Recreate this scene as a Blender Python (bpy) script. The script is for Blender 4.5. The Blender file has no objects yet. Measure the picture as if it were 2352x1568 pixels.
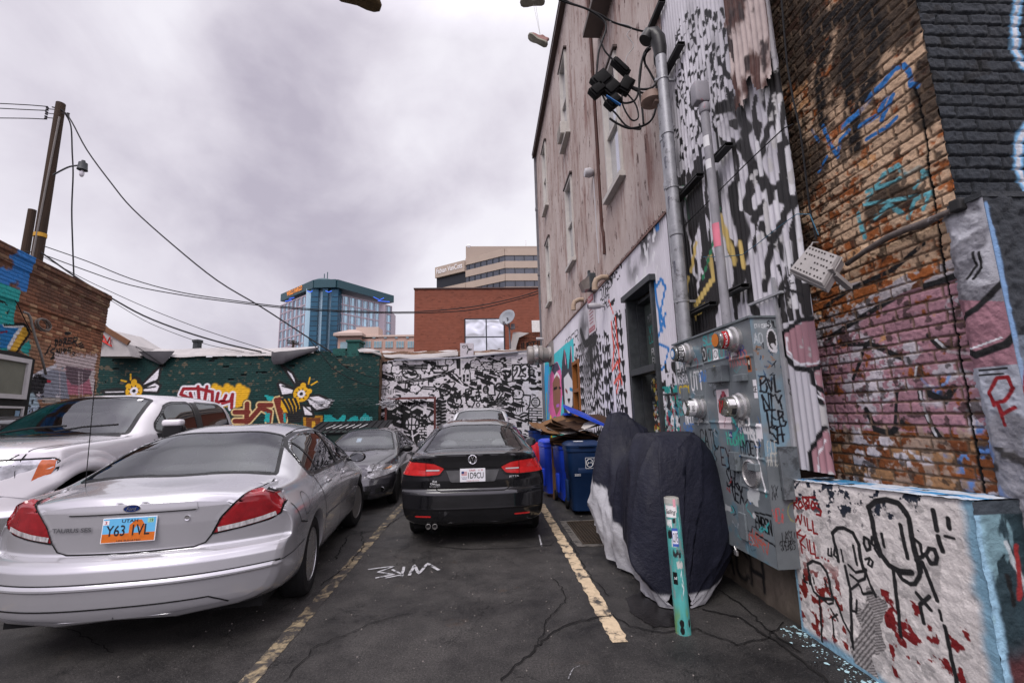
import bpy,bmesh,math,random
import numpy as np
from mathutils import Vector,Matrix
from mathutils.bvhtree import BVHTree
random.seed(7)
SC=bpy.context.scene
COL=SC.collection
PI=math.pi
# -------------- camera
FPX,PW,PH,CAMH=1013.0,2352,1568,1.68
def _axes():
 d=np.array([1117-PW/2,951-PH/2,FPX]);d/=np.linalg.norm(d)
 r=math.radians(0.9);up=np.array([-math.sin(r),-math.cos(r),0.])
 up=up-d*(up@d);up/=np.linalg.norm(up)
 rt=np.cross(d,up)
 if rt[0]<0:rt=-rt
 return np.array([rt,d,up])
RM=_axes()
cam=bpy.data.cameras.new('camera');camo=bpy.data.objects.new('camera',cam);COL.objects.link(camo)
cam.sensor_width=36;cam.lens=FPX/PW*36;cam.clip_start=.05;cam.clip_end=3000
_m=Matrix.Identity(4)
for i in range(3):
 _m[i][0]=RM[i,0];_m[i][1]=-RM[i,1];_m[i][2]=-RM[i,2]
_m[2][3]=CAMH
camo.matrix_world=_m
SC.camera=camo
def _ray(px,py):return RM@np.array([px-PW/2,py-PH/2,FPX])
def onX(px,py,X):
 r=_ray(px,py);t=X/r[0];return(X,t*r[1],CAMH+t*r[2])
def onY(px,py,Y):
 r=_ray(px,py);t=Y/r[1];return(t*r[0],Y,CAMH+t*r[2])
def onZ(px,py,z=0.):
 r=_ray(px,py);t=(z-CAMH)/r[2];return(t*r[0],t*r[1],z)
 # -------------- light
SUN_EL,SUN_AZ=math.radians(52),math.radians(205)
w=bpy.data.worlds.new("World");SC.world=w;w.use_nodes=True
nt=w.node_tree;nt.nodes.clear()
def N(nt,t,**k):
 n=nt.nodes.new(t)
 for a,b in k.items():setattr(n,a,b)
 return n
out=N(nt,'ShaderNodeOutputWorld');bg=N(nt,'ShaderNodeBackground');sky=N(nt,'ShaderNodeTexSky')
sky.sky_type='NISHITA';sky.sun_disc=False;sky.sun_elevation=SUN_EL;sky.sun_rotation=SUN_AZ
sky.air_density=1.0;sky.dust_density=3.0
tc=N(nt,'ShaderNodeTexCoord')
mp=N(nt,'ShaderNodeMapping');mp.inputs['Scale'].default_value=(1,1,1.35);mp.inputs['Location'].default_value=(3.1,.4,1.7)
n1=N(nt,'ShaderNodeTexNoise');n1.inputs['Scale'].default_value=1.6;n1.inputs['Detail'].default_value=7;n1.inputs['Roughness'].default_value=.5;n1.inputs['Distortion'].default_value=.35
n2=N(nt,'ShaderNodeTexNoise');n2.inputs['Scale'].default_value=4.2;n2.inputs['Detail'].default_value=6;n2.inputs['Roughness'].default_value=.55;n2.inputs['Distortion'].default_value=.6
L=nt.links.new
L(tc.outputs['Generated'],mp.inputs[0]);L(mp.outputs[0],n1.inputs[0]);L(mp.outputs[0],n2.inputs[0])
mx=N(nt,'ShaderNodeMath',operation='MULTIPLY_ADD');mx.inputs[1].default_value=.26
L(n2.outputs[0],mx.inputs[0]);L(n1.outputs[0],mx.inputs[2])
dp=N(nt,'ShaderNodeVectorMath',operation='DOT_PRODUCT');dp.inputs[1].default_value=(.52,.78,.36)
L(tc.outputs['Generated'],dp.inputs[0])
ma=N(nt,'ShaderNodeMath',operation='MULTIPLY_ADD');ma.inputs[1].default_value=.22
L(dp.outputs['Value'],ma.inputs[0]);L(mx.outputs[0],ma.inputs[2])
cr=N(nt,'ShaderNodeValToRGB')
e=cr.color_ramp.elements
e[0].position=.58;e[0].color=(.47,.43,.51,1)
e[1].position=1.02;e[1].color=(.89,.87,.90,1)
x=e.new(.73);x.color=(.69,.65,.72,1)
x=e.new(.85);x.color=(.83,.80,.86,1)
L(ma.outputs[0],cr.inputs[0])
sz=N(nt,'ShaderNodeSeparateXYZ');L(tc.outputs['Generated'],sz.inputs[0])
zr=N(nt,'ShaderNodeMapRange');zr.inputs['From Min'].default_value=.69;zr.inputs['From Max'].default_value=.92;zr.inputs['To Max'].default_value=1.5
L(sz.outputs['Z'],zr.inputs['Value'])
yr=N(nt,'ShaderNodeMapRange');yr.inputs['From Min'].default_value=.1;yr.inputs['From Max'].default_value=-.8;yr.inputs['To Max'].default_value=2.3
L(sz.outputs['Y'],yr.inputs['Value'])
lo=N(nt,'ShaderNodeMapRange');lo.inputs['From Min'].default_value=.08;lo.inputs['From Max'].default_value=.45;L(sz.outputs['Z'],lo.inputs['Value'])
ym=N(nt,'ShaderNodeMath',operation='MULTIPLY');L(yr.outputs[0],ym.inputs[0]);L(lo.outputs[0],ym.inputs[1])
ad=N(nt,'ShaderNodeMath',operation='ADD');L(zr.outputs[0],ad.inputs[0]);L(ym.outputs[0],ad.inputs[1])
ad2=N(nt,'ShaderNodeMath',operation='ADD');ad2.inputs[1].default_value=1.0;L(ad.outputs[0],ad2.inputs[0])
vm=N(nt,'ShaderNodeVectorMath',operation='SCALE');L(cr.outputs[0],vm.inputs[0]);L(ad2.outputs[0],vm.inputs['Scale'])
sk=N(nt,'ShaderNodeVectorMath',operation='SCALE');sk.inputs['Scale'].default_value=.012;L(sky.outputs[0],sk.inputs[0])
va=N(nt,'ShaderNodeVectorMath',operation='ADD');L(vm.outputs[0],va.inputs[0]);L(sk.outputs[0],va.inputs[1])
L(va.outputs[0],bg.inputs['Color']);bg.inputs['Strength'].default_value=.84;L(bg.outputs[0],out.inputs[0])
sun=bpy.data.lights.new('sun','SUN');sun.energy=1.5;sun.angle=math.radians(28);sun.color=(1,.965,.92)
suno=bpy.data.objects.new('sun',sun);COL.objects.link(suno)
_sd=Vector((-math.sin(SUN_AZ)*-1*math.cos(SUN_EL)*-1,math.cos(SUN_AZ)*math.cos(SUN_EL),math.sin(SUN_EL)))
_sd=Vector((math.sin(SUN_AZ)*math.cos(SUN_EL),math.cos(SUN_AZ)*math.cos(SUN_EL),math.sin(SUN_EL)))
suno.rotation_euler=_sd.to_track_quat('Z','Y').to_euler()
SC.view_settings.view_transform='Standard';SC.view_settings.look='None'
SC.view_settings.exposure=0.33;SC.view_settings.gamma=1.0
SC.render.engine='CYCLES';SC.cycles.use_denoising=True
SC.cycles.max_bounces=8;SC.cycles.transparent_max_bounces=12
# -------------- helpers: colour and materials
def lin(c):
 """display colour (0..255 triple or hex string) -> linear"""
 if isinstance(c,str):c=tuple(int(c[i:i+2],16)for i in(0,2,4))
 r=[]
 for v in c[:3]:
  v=v/255.;r.append(v/12.92 if v<=.04045 else((v+.055)/1.055)**2.4)
 return tuple(r)
def M(name,col,rough=.6,metal=0.,var=.12,scale=6.,bump=0.,bscale=60.,coat=0.,dirt=None,dscale=2.5,dthr=.58,spec=.28,attr=False,stretch=(1,1,1),rvar=.1,emit=0.):
 """principled surface with uneven pigment, optional dirt patches, micro relief; attr=True reads the pigment from the mesh"""
 m=bpy.data.materials.new(name);m.use_nodes=True
 nt=m.node_tree;b=nt.nodes['Principled BSDF'];L=nt.links.new
 if isinstance(col,str):col=lin(col)
 tc=N(nt,'ShaderNodeTexCoord');mp=N(nt,'ShaderNodeMapping');mp.inputs['Scale'].default_value=stretch
 L(tc.outputs['Object'],mp.inputs[0])
 if attr:
  a=N(nt,'ShaderNodeAttribute',attribute_name='Col');src=a.outputs['Color']
 else:
  a=N(nt,'ShaderNodeRGB');a.outputs[0].default_value=(*col,1);src=a.outputs[0]
 if var:
  nz=N(nt,'ShaderNodeTexNoise');nz.inputs['Scale'].default_value=scale;nz.inputs['Detail'].default_value=6;nz.inputs['Roughness'].default_value=.65
  L(mp.outputs[0],nz.inputs[0])
  mr=N(nt,'ShaderNodeMapRange');mr.inputs['From Min'].default_value=.3;mr.inputs['From Max'].default_value=.7
  mr.inputs['To Min'].default_value=1-var;mr.inputs['To Max'].default_value=1+var;L(nz.outputs[0],mr.inputs['Value'])
  s=N(nt,'ShaderNodeVectorMath',operation='SCALE');L(src,s.inputs[0]);L(mr.outputs[0],s.inputs['Scale']);src=s.outputs[0]
  if rvar:
   rr=N(nt,'ShaderNodeMapRange');rr.inputs['From Min'].default_value=.3;rr.inputs['From Max'].default_value=.7
   rr.inputs['To Min'].default_value=max(.02,rough-rvar);rr.inputs['To Max'].default_value=min(1,rough+rvar);L(nz.outputs[0],rr.inputs['Value']);L(rr.outputs[0],b.inputs['Roughness'])
 if not(var and rvar):b.inputs['Roughness'].default_value=rough
 if dirt is not None:
  if isinstance(dirt,str):dirt=lin(dirt)
  nz=N(nt,'ShaderNodeTexNoise');nz.inputs['Scale'].default_value=dscale;nz.inputs['Detail'].default_value=9;nz.inputs['Roughness'].default_value=.72;nz.inputs['Distortion'].default_value=.3
  L(mp.outputs[0],nz.inputs[0])
  mr=N(nt,'ShaderNodeMapRange');mr.inputs['From Min'].default_value=dthr;mr.inputs['From Max'].default_value=dthr+.1;L(nz.outputs[0],mr.inputs['Value'])
  mix=N(nt,'ShaderNodeMix',data_type='RGBA');L(mr.outputs[0],mix.inputs[0]);L(src,mix.inputs[6]);mix.inputs[7].default_value=(*dirt,1);src=mix.outputs[2]
 L(src,b.inputs['Base Color'])
 b.inputs['Metallic'].default_value=metal;b.inputs['Specular IOR Level'].default_value=spec
 if coat:b.inputs['Coat Weight'].default_value=coat;b.inputs['Coat Roughness'].default_value=.04
 if emit:L(src,b.inputs['Emission Color']);b.inputs['Emission Strength'].default_value=emit
 if bump:
  bz=N(nt,'ShaderNodeTexNoise');bz.inputs['Scale'].default_value=bscale;bz.inputs['Detail'].default_value=5;bz.inputs['Roughness'].default_value=.7
  L(mp.outputs[0],bz.inputs[0])
  bn=N(nt,'ShaderNodeBump');bn.inputs['Strength'].default_value=min(1,bump);bn.inputs['Distance'].default_value=.02*max(1,bump)
  L(bz.outputs[0],bn.inputs['Height']);L(bn.outputs[0],b.inputs['Normal'])
 return m
def glass(name,tint=(.5,.55,.56),rough=.02,trans=.55,base=(.02,.022,.025)):
 m=bpy.data.materials.new(name);m.use_nodes=True;nt=m.node_tree;L=nt.links.new
 nt.nodes.clear();o=N(nt,'ShaderNodeOutputMaterial')
 tr=N(nt,'ShaderNodeBsdfTransparent');tr.inputs[0].default_value=(*tint,1)
 df=N(nt,'ShaderNodeBsdfDiffuse');df.inputs[0].default_value=(*base,1)
 gl=N(nt,'ShaderNodeBsdfGlossy');gl.inputs['Roughness'].default_value=rough;gl.inputs[0].default_value=(.95,.97,1,1)
 m1=N(nt,'ShaderNodeMixShader');m1.inputs[0].default_value=trans;L(df.outputs[0],m1.inputs[1]);L(tr.outputs[0],m1.inputs[2])
 fr=N(nt,'ShaderNodeFresnel');fr.inputs[0].default_value=1.9
 m2=N(nt,'ShaderNodeMixShader');L(fr.outputs[0],m2.inputs[0]);L(m1.outputs[0],m2.inputs[1]);L(gl.outputs[0],m2.inputs[2])
 L(m2.outputs[0],o.inputs[0]);return m
 # -------------- helpers: objects
def tag(o,label=None,cat=None,group=None,kind=None):
 if label:o['label']=label
 if cat:o['category']=cat
 if group:o['group']=group
 if kind:o['kind']=kind
 return o
def empty(name,loc=(0,0,0),rz=0.,label=None,cat=None,group=None,parent=None):
 o=bpy.data.objects.new(name,None);COL.objects.link(o);o.location=loc;o.rotation_euler=(0,0,rz);o.empty_display_size=.2
 if parent:o.parent=parent
 return tag(o,label,cat,group)
def mesh_obj(name,V,F,mats,parent=None,mi=None,smooth=False,cols=None,world=True):
 """world=True: vertices are given in world space even when there is a parent"""
 me=bpy.data.meshes.new(name)
 V=np.asarray(V,dtype=np.float32)
 if isinstance(F,np.ndarray):
  nf,k=F.shape
  me.vertices.add(len(V));me.vertices.foreach_set('co',V.ravel())
  me.loops.add(nf*k);me.loops.foreach_set('vertex_index',F.ravel().astype(np.int32))
  me.polygons.add(nf);me.polygons.foreach_set('loop_start',np.arange(0,nf*k,k,dtype=np.int32));me.polygons.foreach_set('loop_total',np.full(nf,k,dtype=np.int32))
  me.update(calc_edges=True)
 else:
  me.from_pydata([tuple(v)for v in V],[],F)
 if not isinstance(mats,(list,tuple)):mats=[mats]
 for m in mats:me.materials.append(m)
 if mi is not None:me.polygons.foreach_set('material_index',np.asarray(mi,dtype=np.int32))
 if smooth:me.polygons.foreach_set('use_smooth',np.ones(len(me.polygons),dtype=bool))
 if cols is not None:
  a=me.color_attributes.new('Col','FLOAT_COLOR','POINT')
  c=np.ones((len(V),4),dtype=np.float32);c[:,:3]=cols;a.data.foreach_set('color',c.ravel())
 me.update()
 o=bpy.data.objects.new(name,me);COL.objects.link(o)
 if parent:
  o.parent=parent
  if world:
   bpy.context.view_layer.update()if False else None
   o.matrix_parent_inverse=wm(parent).inverted()
 return o
def wm(o):
 m=Matrix.LocRotScale(o.location,o.rotation_euler,o.scale)
 return(wm(o.parent)@o.matrix_parent_inverse@m)if o.parent else m
class MB:
 def __init__(s):s.v=[];s.f=[];s.m=[];s.mt=0
 def add(s,V,F):
  b=len(s.v);s.v+=[tuple(map(float,v))for v in V];s.f+=[tuple(i+b for i in f)for f in F];s.m+=[s.mt]*len(F);return s
 def mat(s,i):s.mt=i;return s
 def box(s,c,d,rz=0.,R=None,bev=0.):
  x,y,z=d[0]/2,d[1]/2,d[2]/2
  if bev:
   bm=bmesh.new();bmesh.ops.create_cube(bm,size=1)
   for v in bm.verts:v.co=Vector((v.co.x*d[0],v.co.y*d[1],v.co.z*d[2]))
   bmesh.ops.bevel(bm,geom=bm.edges[:],offset=bev,segments=2,affect='EDGES',profile=.5)
   P=[v.co.copy()for v in bm.verts];bm.verts.index_update();F=[[v.index for v in f.verts]for f in bm.faces];bm.free()
  else:
   P=[Vector((a*x,b*y,g*z))for a,b,g in((-1,-1,-1),(1,-1,-1),(1,1,-1),(-1,1,-1),(-1,-1,1),(1,-1,1),(1,1,1),(-1,1,1))]
   F=[(0,3,2,1),(4,5,6,7),(0,1,5,4),(1,2,6,5),(2,3,7,6),(3,0,4,7)]
  if R is None:R=Matrix.Rotation(rz,3,'Z')
  c=Vector(c);return s.add([R@p+c for p in P],F)
 def bar(s,a,b,w,h=None,up=(0,0,1)):
  a,b=Vector(a),Vector(b);d=b-a;l=d.length
  if l<1e-6:return s
  d/=l;u=Vector(up)
  if abs(d.dot(u))>.98:u=Vector((1,0,0))
  r=d.cross(u).normalized();u=r.cross(d)
  R=Matrix((r,d,u)).transposed();return s.box((a+b)/2,(w,l,h or w),R=R)
 def tube(s,pts,r,n=8,cap=True,closed=False):
  P=[Vector(p)for p in pts];k=len(P);R=r if isinstance(r,(list,tuple))else[r]*k
  V=[];F=[];prev=None
  for i,p in enumerate(P):
   a=P[i-1]if(i>0 or closed)else P[i];b=P[(i+1)%k]if(i<k-1 or closed)else P[i]
   d=(b-a).normalized()if(b-a).length>1e-9 else Vector((0,0,1))
   if prev is None:
    u=Vector((0,0,1))if abs(d.z)<.9 else Vector((1,0,0));u=(u-d*u.dot(d)).normalized()
   else:
    u=prev-d*prev.dot(d);u=u.normalized()if u.length>1e-6 else d.orthogonal().normalized()
   prev=u;v=d.cross(u)
   for j in range(n):
    t=2*PI*j/n;V.append(p+(u*math.cos(t)+v*math.sin(t))*R[i])
  m=k if closed else k-1
  for i in range(m):
   for j in range(n):
    F.append((i*n+j,((i+1)%k)*n+j,((i+1)%k)*n+(j+1)%n,i*n+(j+1)%n))
  if cap and not closed:F+=[tuple(range(n)),tuple((k-1)*n+j for j in reversed(range(n)))]
  return s.add(V,F)
 def lathe(s,prof,c=(0,0,0),axis='Z',n=24,R=None):
  """prof: (radius, height along the axis) pairs"""
  if R is None:R={'Z':Matrix.Identity(3),'X':Matrix.Rotation(PI/2,3,'Y'),'Y':Matrix.Rotation(-PI/2,3,'X')}[axis]
  V=[];F=[];c=Vector(c)
  for r,h in prof:
   for j in range(n):
    t=2*PI*j/n;V.append(R@Vector((r*math.cos(t),r*math.sin(t),h))+c)
  for i in range(len(prof)-1):
   for j in range(n):F.append((i*n+j,i*n+(j+1)%n,(i+1)*n+(j+1)%n,(i+1)*n+j))
  if prof[0][0]>1e-5:F.append(tuple(reversed(range(n))))
  if prof[-1][0]>1e-5:F.append(tuple((len(prof)-1)*n+j for j in range(n)))
  return s.add(V,F)
 def ball(s,c,r,n=12,sc=(1,1,1)):
  m=n//2;prof=[]
  V=[];F=[];c=Vector(c)
  for i in range(m+1):
   a=PI*i/m
   for j in range(n):V.append((c.x+r*sc[0]*math.sin(a)*math.cos(2*PI*j/n),c.y+r*sc[1]*math.sin(a)*math.sin(2*PI*j/n),c.z+r*sc[2]*math.cos(a)))
  for i in range(m):
   for j in range(n):F.append((i*n+j,(i+1)*n+j,(i+1)*n+(j+1)%n,i*n+(j+1)%n))
  return s.add(V,F)
 def prism(s,poly,f0,f1):
  """poly 2-D points, f0/f1 map (a,b) -> xyz of the two faces"""
  n=len(poly);V=[f0(*p)for p in poly]+[f1(*p)for p in poly]
  F=[tuple(range(n)),tuple(reversed(range(n,2*n)))]+[(i,i+n,(i+1)%n+n,(i+1)%n)for i in range(n)]
  return s.add(V,F)
 def quad(s,a,b,c,d):return s.add([a,b,c,d],[(0,1,2,3)])
 def build(s,name,mats,parent=None,smooth=False,world=True,auto=None):
  if not isinstance(mats,(list,tuple)):mats=[mats]
  o=mesh_obj(name,s.v,s.f,mats,parent,s.m if len(mats)>1 else None,smooth,world=world)
  if auto is not None:
   bm=bmesh.new();bm.from_mesh(o.data);bm.normal_update()
   for f in bm.faces:f.smooth=True
   for ed in bm.edges:
    if len(ed.link_faces)==2 and ed.calc_face_angle(0)>math.radians(auto):ed.smooth=False
   bm.to_mesh(o.data);bm.free()
  return o
def copy_tree(o,parent=None):
 c=o.copy();COL.objects.link(c);c.parent=parent
 if parent:c.matrix_parent_inverse=o.matrix_parent_inverse.copy()
 for ch in list(o.children):copy_tree(ch,c)
 return c
_tc={}
def text_geo(s,size=1.,font_shear=0.,bold=0.,ext=0.):
 """the words as flat polygons: verts (x, y) and faces, centred on the origin"""
 k=(s,font_shear,bold)
 if k not in _tc:
  cu=bpy.data.curves.new('lettering','FONT');cu.body=s;cu.size=1;cu.align_x='CENTER';cu.align_y='CENTER';cu.shear=font_shear;cu.offset=bold;cu.resolution_u=3
  ob=bpy.data.objects.new('lettering',cu);COL.objects.link(ob)
  dg=bpy.context.evaluated_depsgraph_get();me=ob.evaluated_get(dg).to_mesh()
  _tc[k]=([tuple(v.co)for v in me.vertices],[tuple(p.vertices)for p in me.polygons])
  ob.evaluated_get(dg).to_mesh_clear();bpy.data.objects.remove(ob);bpy.data.curves.remove(cu)
 V,F=_tc[k]
 return[(x*size,y*size,z)for x,y,z in V],F
def text_fit(s,w,h,**k):
 V,F=text_geo(s,1.,**k);a=np.array(V);x0,x1=a[:,0].min(),a[:,0].max();y0,y1=a[:,1].min(),a[:,1].max()
 return[((x-(x0+x1)/2)/(x1-x0)*w,(y-(y0+y1)/2)/(y1-y0)*h,0)for x,y,z in V],F
def put_text(mb,s,c,r,u,w,h,**k):
 """lettering on a plane: centre c, right vector r, up vector u"""
 V,F=text_fit(s,w,h,**k);c,r,u=Vector(c),Vector(r).normalized(),Vector(u).normalized()
 return mb.add([c+r*x+u*y for x,y,z in V],F)
 # -------------- helpers: noise and the paint rasteriser
def vnoise(x,y,seed=0):
 xi=np.floor(x).astype(np.int64);yi=np.floor(y).astype(np.int64);xf=x-xi;yf=y-yi
 def h(a,b):
  n=(a*374761393+b*668265263+seed*1442695041)&0xffffffff
  n=((n^(n>>13))*1274126177)&0xffffffff
  return((n^(n>>16))&0xffff)/65535.
 u=xf*xf*(3-2*xf);v=yf*yf*(3-2*yf)
 return(h(xi,yi)*(1-u)+h(xi+1,yi)*u)*(1-v)+(h(xi,yi+1)*(1-u)+h(xi+1,yi+1)*u)*v
def fbm(x,y,seed=0,o=4):
 r=0;a=.5;t=0
 for i in range(o):r=r+a*vnoise(x*2**i,y*2**i,seed+i*17);t+=a;a*=.5
 return r/t
def sstep(a,b,x):t=np.clip((x-a)/(b-a),0,1);return t*t*(3-2*t)
class Canvas:
 """pigment on a wall: u (columns), v (rows) in metres on the wall plane"""
 def __init__(s,us,vs,base):
  s.u=np.asarray(us,float);s.v=np.asarray(vs,float);s.U,s.V=np.meshgrid(s.u,s.v)
  s.c=np.empty(s.U.shape+(3,));s.c[:]=lin(base)if not isinstance(base,np.ndarray)else base
  s.keep=None;s.k=1.
 def win(s,u0,u1,v0,v1):
  i0,i1=np.searchsorted(s.u,[u0,u1]);j0,j1=np.searchsorted(s.v,[v0,v1])
  return slice(max(0,j0-1),j1+1),slice(max(0,i0-1),i1+1)
 def put(s,sl,a,col):
  if s.keep is not None:a=a*s.keep[sl]
  a=(a*s.k)[...,None];s.c[sl]=s.c[sl]*(1-a)+np.array(col)*a
 def stroke(s,pts,w,col,soft=.3,ends=None):
  """brush line through pts; w half width (number or one per point)"""
  if isinstance(col,str):col=lin(col)
  n=len(pts);W=list(w)if isinstance(w,(list,tuple))else[w]*n
  mw=max(W)*(1+soft)+.004;P=np.array(pts,float)
  sl=s.win(P[:,0].min()-mw,P[:,0].max()+mw,P[:,1].min()-mw,P[:,1].max()+mw)
  U=s.U[sl];V=s.V[sl]
  if U.size==0:return
  best=np.full(U.shape,9.)
  for i in range(n-1):
   ax,ay=P[i];dx,dy=P[i+1]-P[i];l=dx*dx+dy*dy+1e-12
   t=np.clip(((U-ax)*dx+(V-ay)*dy)/l,0,1)
   d=np.hypot(U-ax-t*dx,V-ay-t*dy)/(W[i]*(1-t)+W[i+1]*t)
   np.minimum(best,d,out=best)
  s.put(sl,1-sstep(1-soft*.5,1+soft*.5,best),col)
 def poly(s,pts,col,noise=0.,seed=0):
  if isinstance(col,str):col=lin(col)
  P=np.array(pts,float)
  sl=s.win(P[:,0].min(),P[:,0].max(),P[:,1].min(),P[:,1].max());U=s.U[sl];V=s.V[sl]
  if U.size==0:return
  if noise:
   U=U+(fbm(U*20,V*20,seed)-.5)*noise;V=V+(fbm(U*20+9,V*20,seed+3)-.5)*noise
  ins=np.zeros(U.shape,bool);n=len(P)
  for i in range(n):
   x0,y0=P[i];x1,y1=P[(i+1)%n]
   if y0==y1:continue
   c=((y0>V)!=(y1>V))&(U<(x1-x0)*(V-y0)/(y1-y0)+x0);ins^=c
  s.put(sl,ins.astype(float),col)
 def disc(s,c,r,col,soft=.1):s.stroke([c,(c[0]+1e-4,c[1])],r,col,soft)
 def ell(s,c,rx,ry,col,rot=0.,n=24):
  s.poly(ellp(c,rx,ry,rot,n),col)
 def text(s,st,o,h,w,bw,col,slant=0.,rise=0.,soft=.3,flip=1,jit=0.):
  """hand lettering: o lower-left corner, letter height h, advance w, brush half width bw"""
  x,y=o;rg=random.Random(st)
  for ch in st:
   g=GL.get(ch.upper())
   if g:
    for sp in g.split('|'):
     pts=[(int(q[0])/4.,int(q[1])/6.)for q in sp.split()]
     P=[(x+flip*(a*w*.78+b*h*slant)+rg.uniform(-jit,jit)*h,y+b*h+rg.uniform(-jit,jit)*h)for a,b in pts]
     if len(P)==1:P=P+[(P[0][0]+1e-3,P[0][1])]
     s.stroke(P,bw,col,soft)
   x+=flip*w;y+=rise*w
GL={'A':'00 26 40|12 32','B':'00 06 36 45 34 03|33 42 41 30 00','C':'45 36 16 05 01 10 30 41','D':'00 06 26 45 41 20 00','E':'46 06 00 40|03 33','F':'46 06 00|03 33','G':'45 36 16 05 01 10 30 41 43 23','H':'06 00|46 40|03 43','I':'26 20','J':'36 31 20 10 01','K':'06 00|46 03 40','L':'06 00 40','M':'00 06 23 46 40','N':'00 06 40 46','O':'16 05 01 10 30 41 45 36 16','P':'00 06 36 45 44 33 03','Q':'16 05 01 10 30 41 45 36 16|22 50','R':'00 06 36 45 44 33 03|23 40','S':'45 36 16 05 04 33 42 41 30 10 01','T':'06 46|26 20','U':'06 01 10 30 41 46','V':'06 20 46','W':'06 10 24 30 46','X':'06 40|46 00','Y':'06 23 46|23 20','Z':'06 46 00 40','0':'16 05 01 10 30 41 45 36 16','1':'15 26 20','2':'05 16 36 45 44 00 40','3':'05 16 36 45 34 23|23 42 41 30 10 01','4':'30 36 02 42','5':'46 06 04 34 42 41 30 00','6':'36 05 01 10 30 41 42 33 03','7':'06 46 20','8':'13 04 15 36 45 34 13 02 01 10 30 41 42 33','9':'10 41 45 36 16 05 04 13 43','.':'20','!':'26 22|20','-':'13 33',"'":'26 25'}
def ellp(c,rx,ry,rot=0.,n=24):
 return[(c[0]+rx*math.cos(t)*math.cos(rot)-ry*math.sin(t)*math.sin(rot),c[1]+rx*math.cos(t)*math.sin(rot)+ry*math.sin(t)*math.cos(rot))for t in(2*PI*i/n for i in range(n))]
def grid_faces(nv,nu):
 a=np.arange(nv*nu).reshape(nv,nu)
 return np.stack([a[:-1,:-1],a[:-1,1:],a[1:,1:],a[1:,:-1]],-1).reshape(-1,4)
def painted(name,cv,XYZ,mat,parent=None,mask=None,smooth=True):
 """XYZ: function (U,V) -> array (...,3)"""
 P=XYZ(cv.U,cv.V).reshape(-1,3);F=grid_faces(*cv.U.shape)
 if mask is not None:
  mk=mask(cv.U,cv.V);q=mk[:-1,:-1]&mk[:-1,1:]&mk[1:,1:]&mk[1:,:-1];F=F[q.reshape(-1)]
 return mesh_obj(name,P,F,mat,parent,smooth=smooth,cols=cv.c.reshape(-1,3))
def brickfield(U,V,bw=.21,bh=.075,mort=.010,seed=0,rough=.004):
 """-> brick id noise 0..1, mortar mask 0..1, relief in metres"""
 Uw=U+(fbm(U*3,V*3,seed+5)-.5)*.012;Vw=V+(fbm(U*2.3,V*2.3,seed+9)-.5)*.014
 r=np.floor(Vw/bh);off=(r%2)*.5+vnoise(r*1.7,r*0+3,seed)*.12
 cu=Uw/bw+off;ci=np.floor(cu);fu=(cu-ci)*bw;fv=Vw-r*bh
 d=np.minimum(np.minimum(fu,bw-fu),np.minimum(fv,bh-fv))
 e=d+(fbm(U*60,V*60,seed+2,2)-.5)*.007
 m=1-sstep(mort*.35,mort*.95,e)
 idn=vnoise(ci*7.31+.5,r*3.77+.5,seed+21);id2=vnoise(ci*3.1+9.5,r*5.3+2.5,seed+31)
 rel=-m*.010+(idn-.5)*.006+(fbm(U*45,V*45,seed+4,3)-.5)*rough*2
 return idn,id2,m,rel
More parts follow.
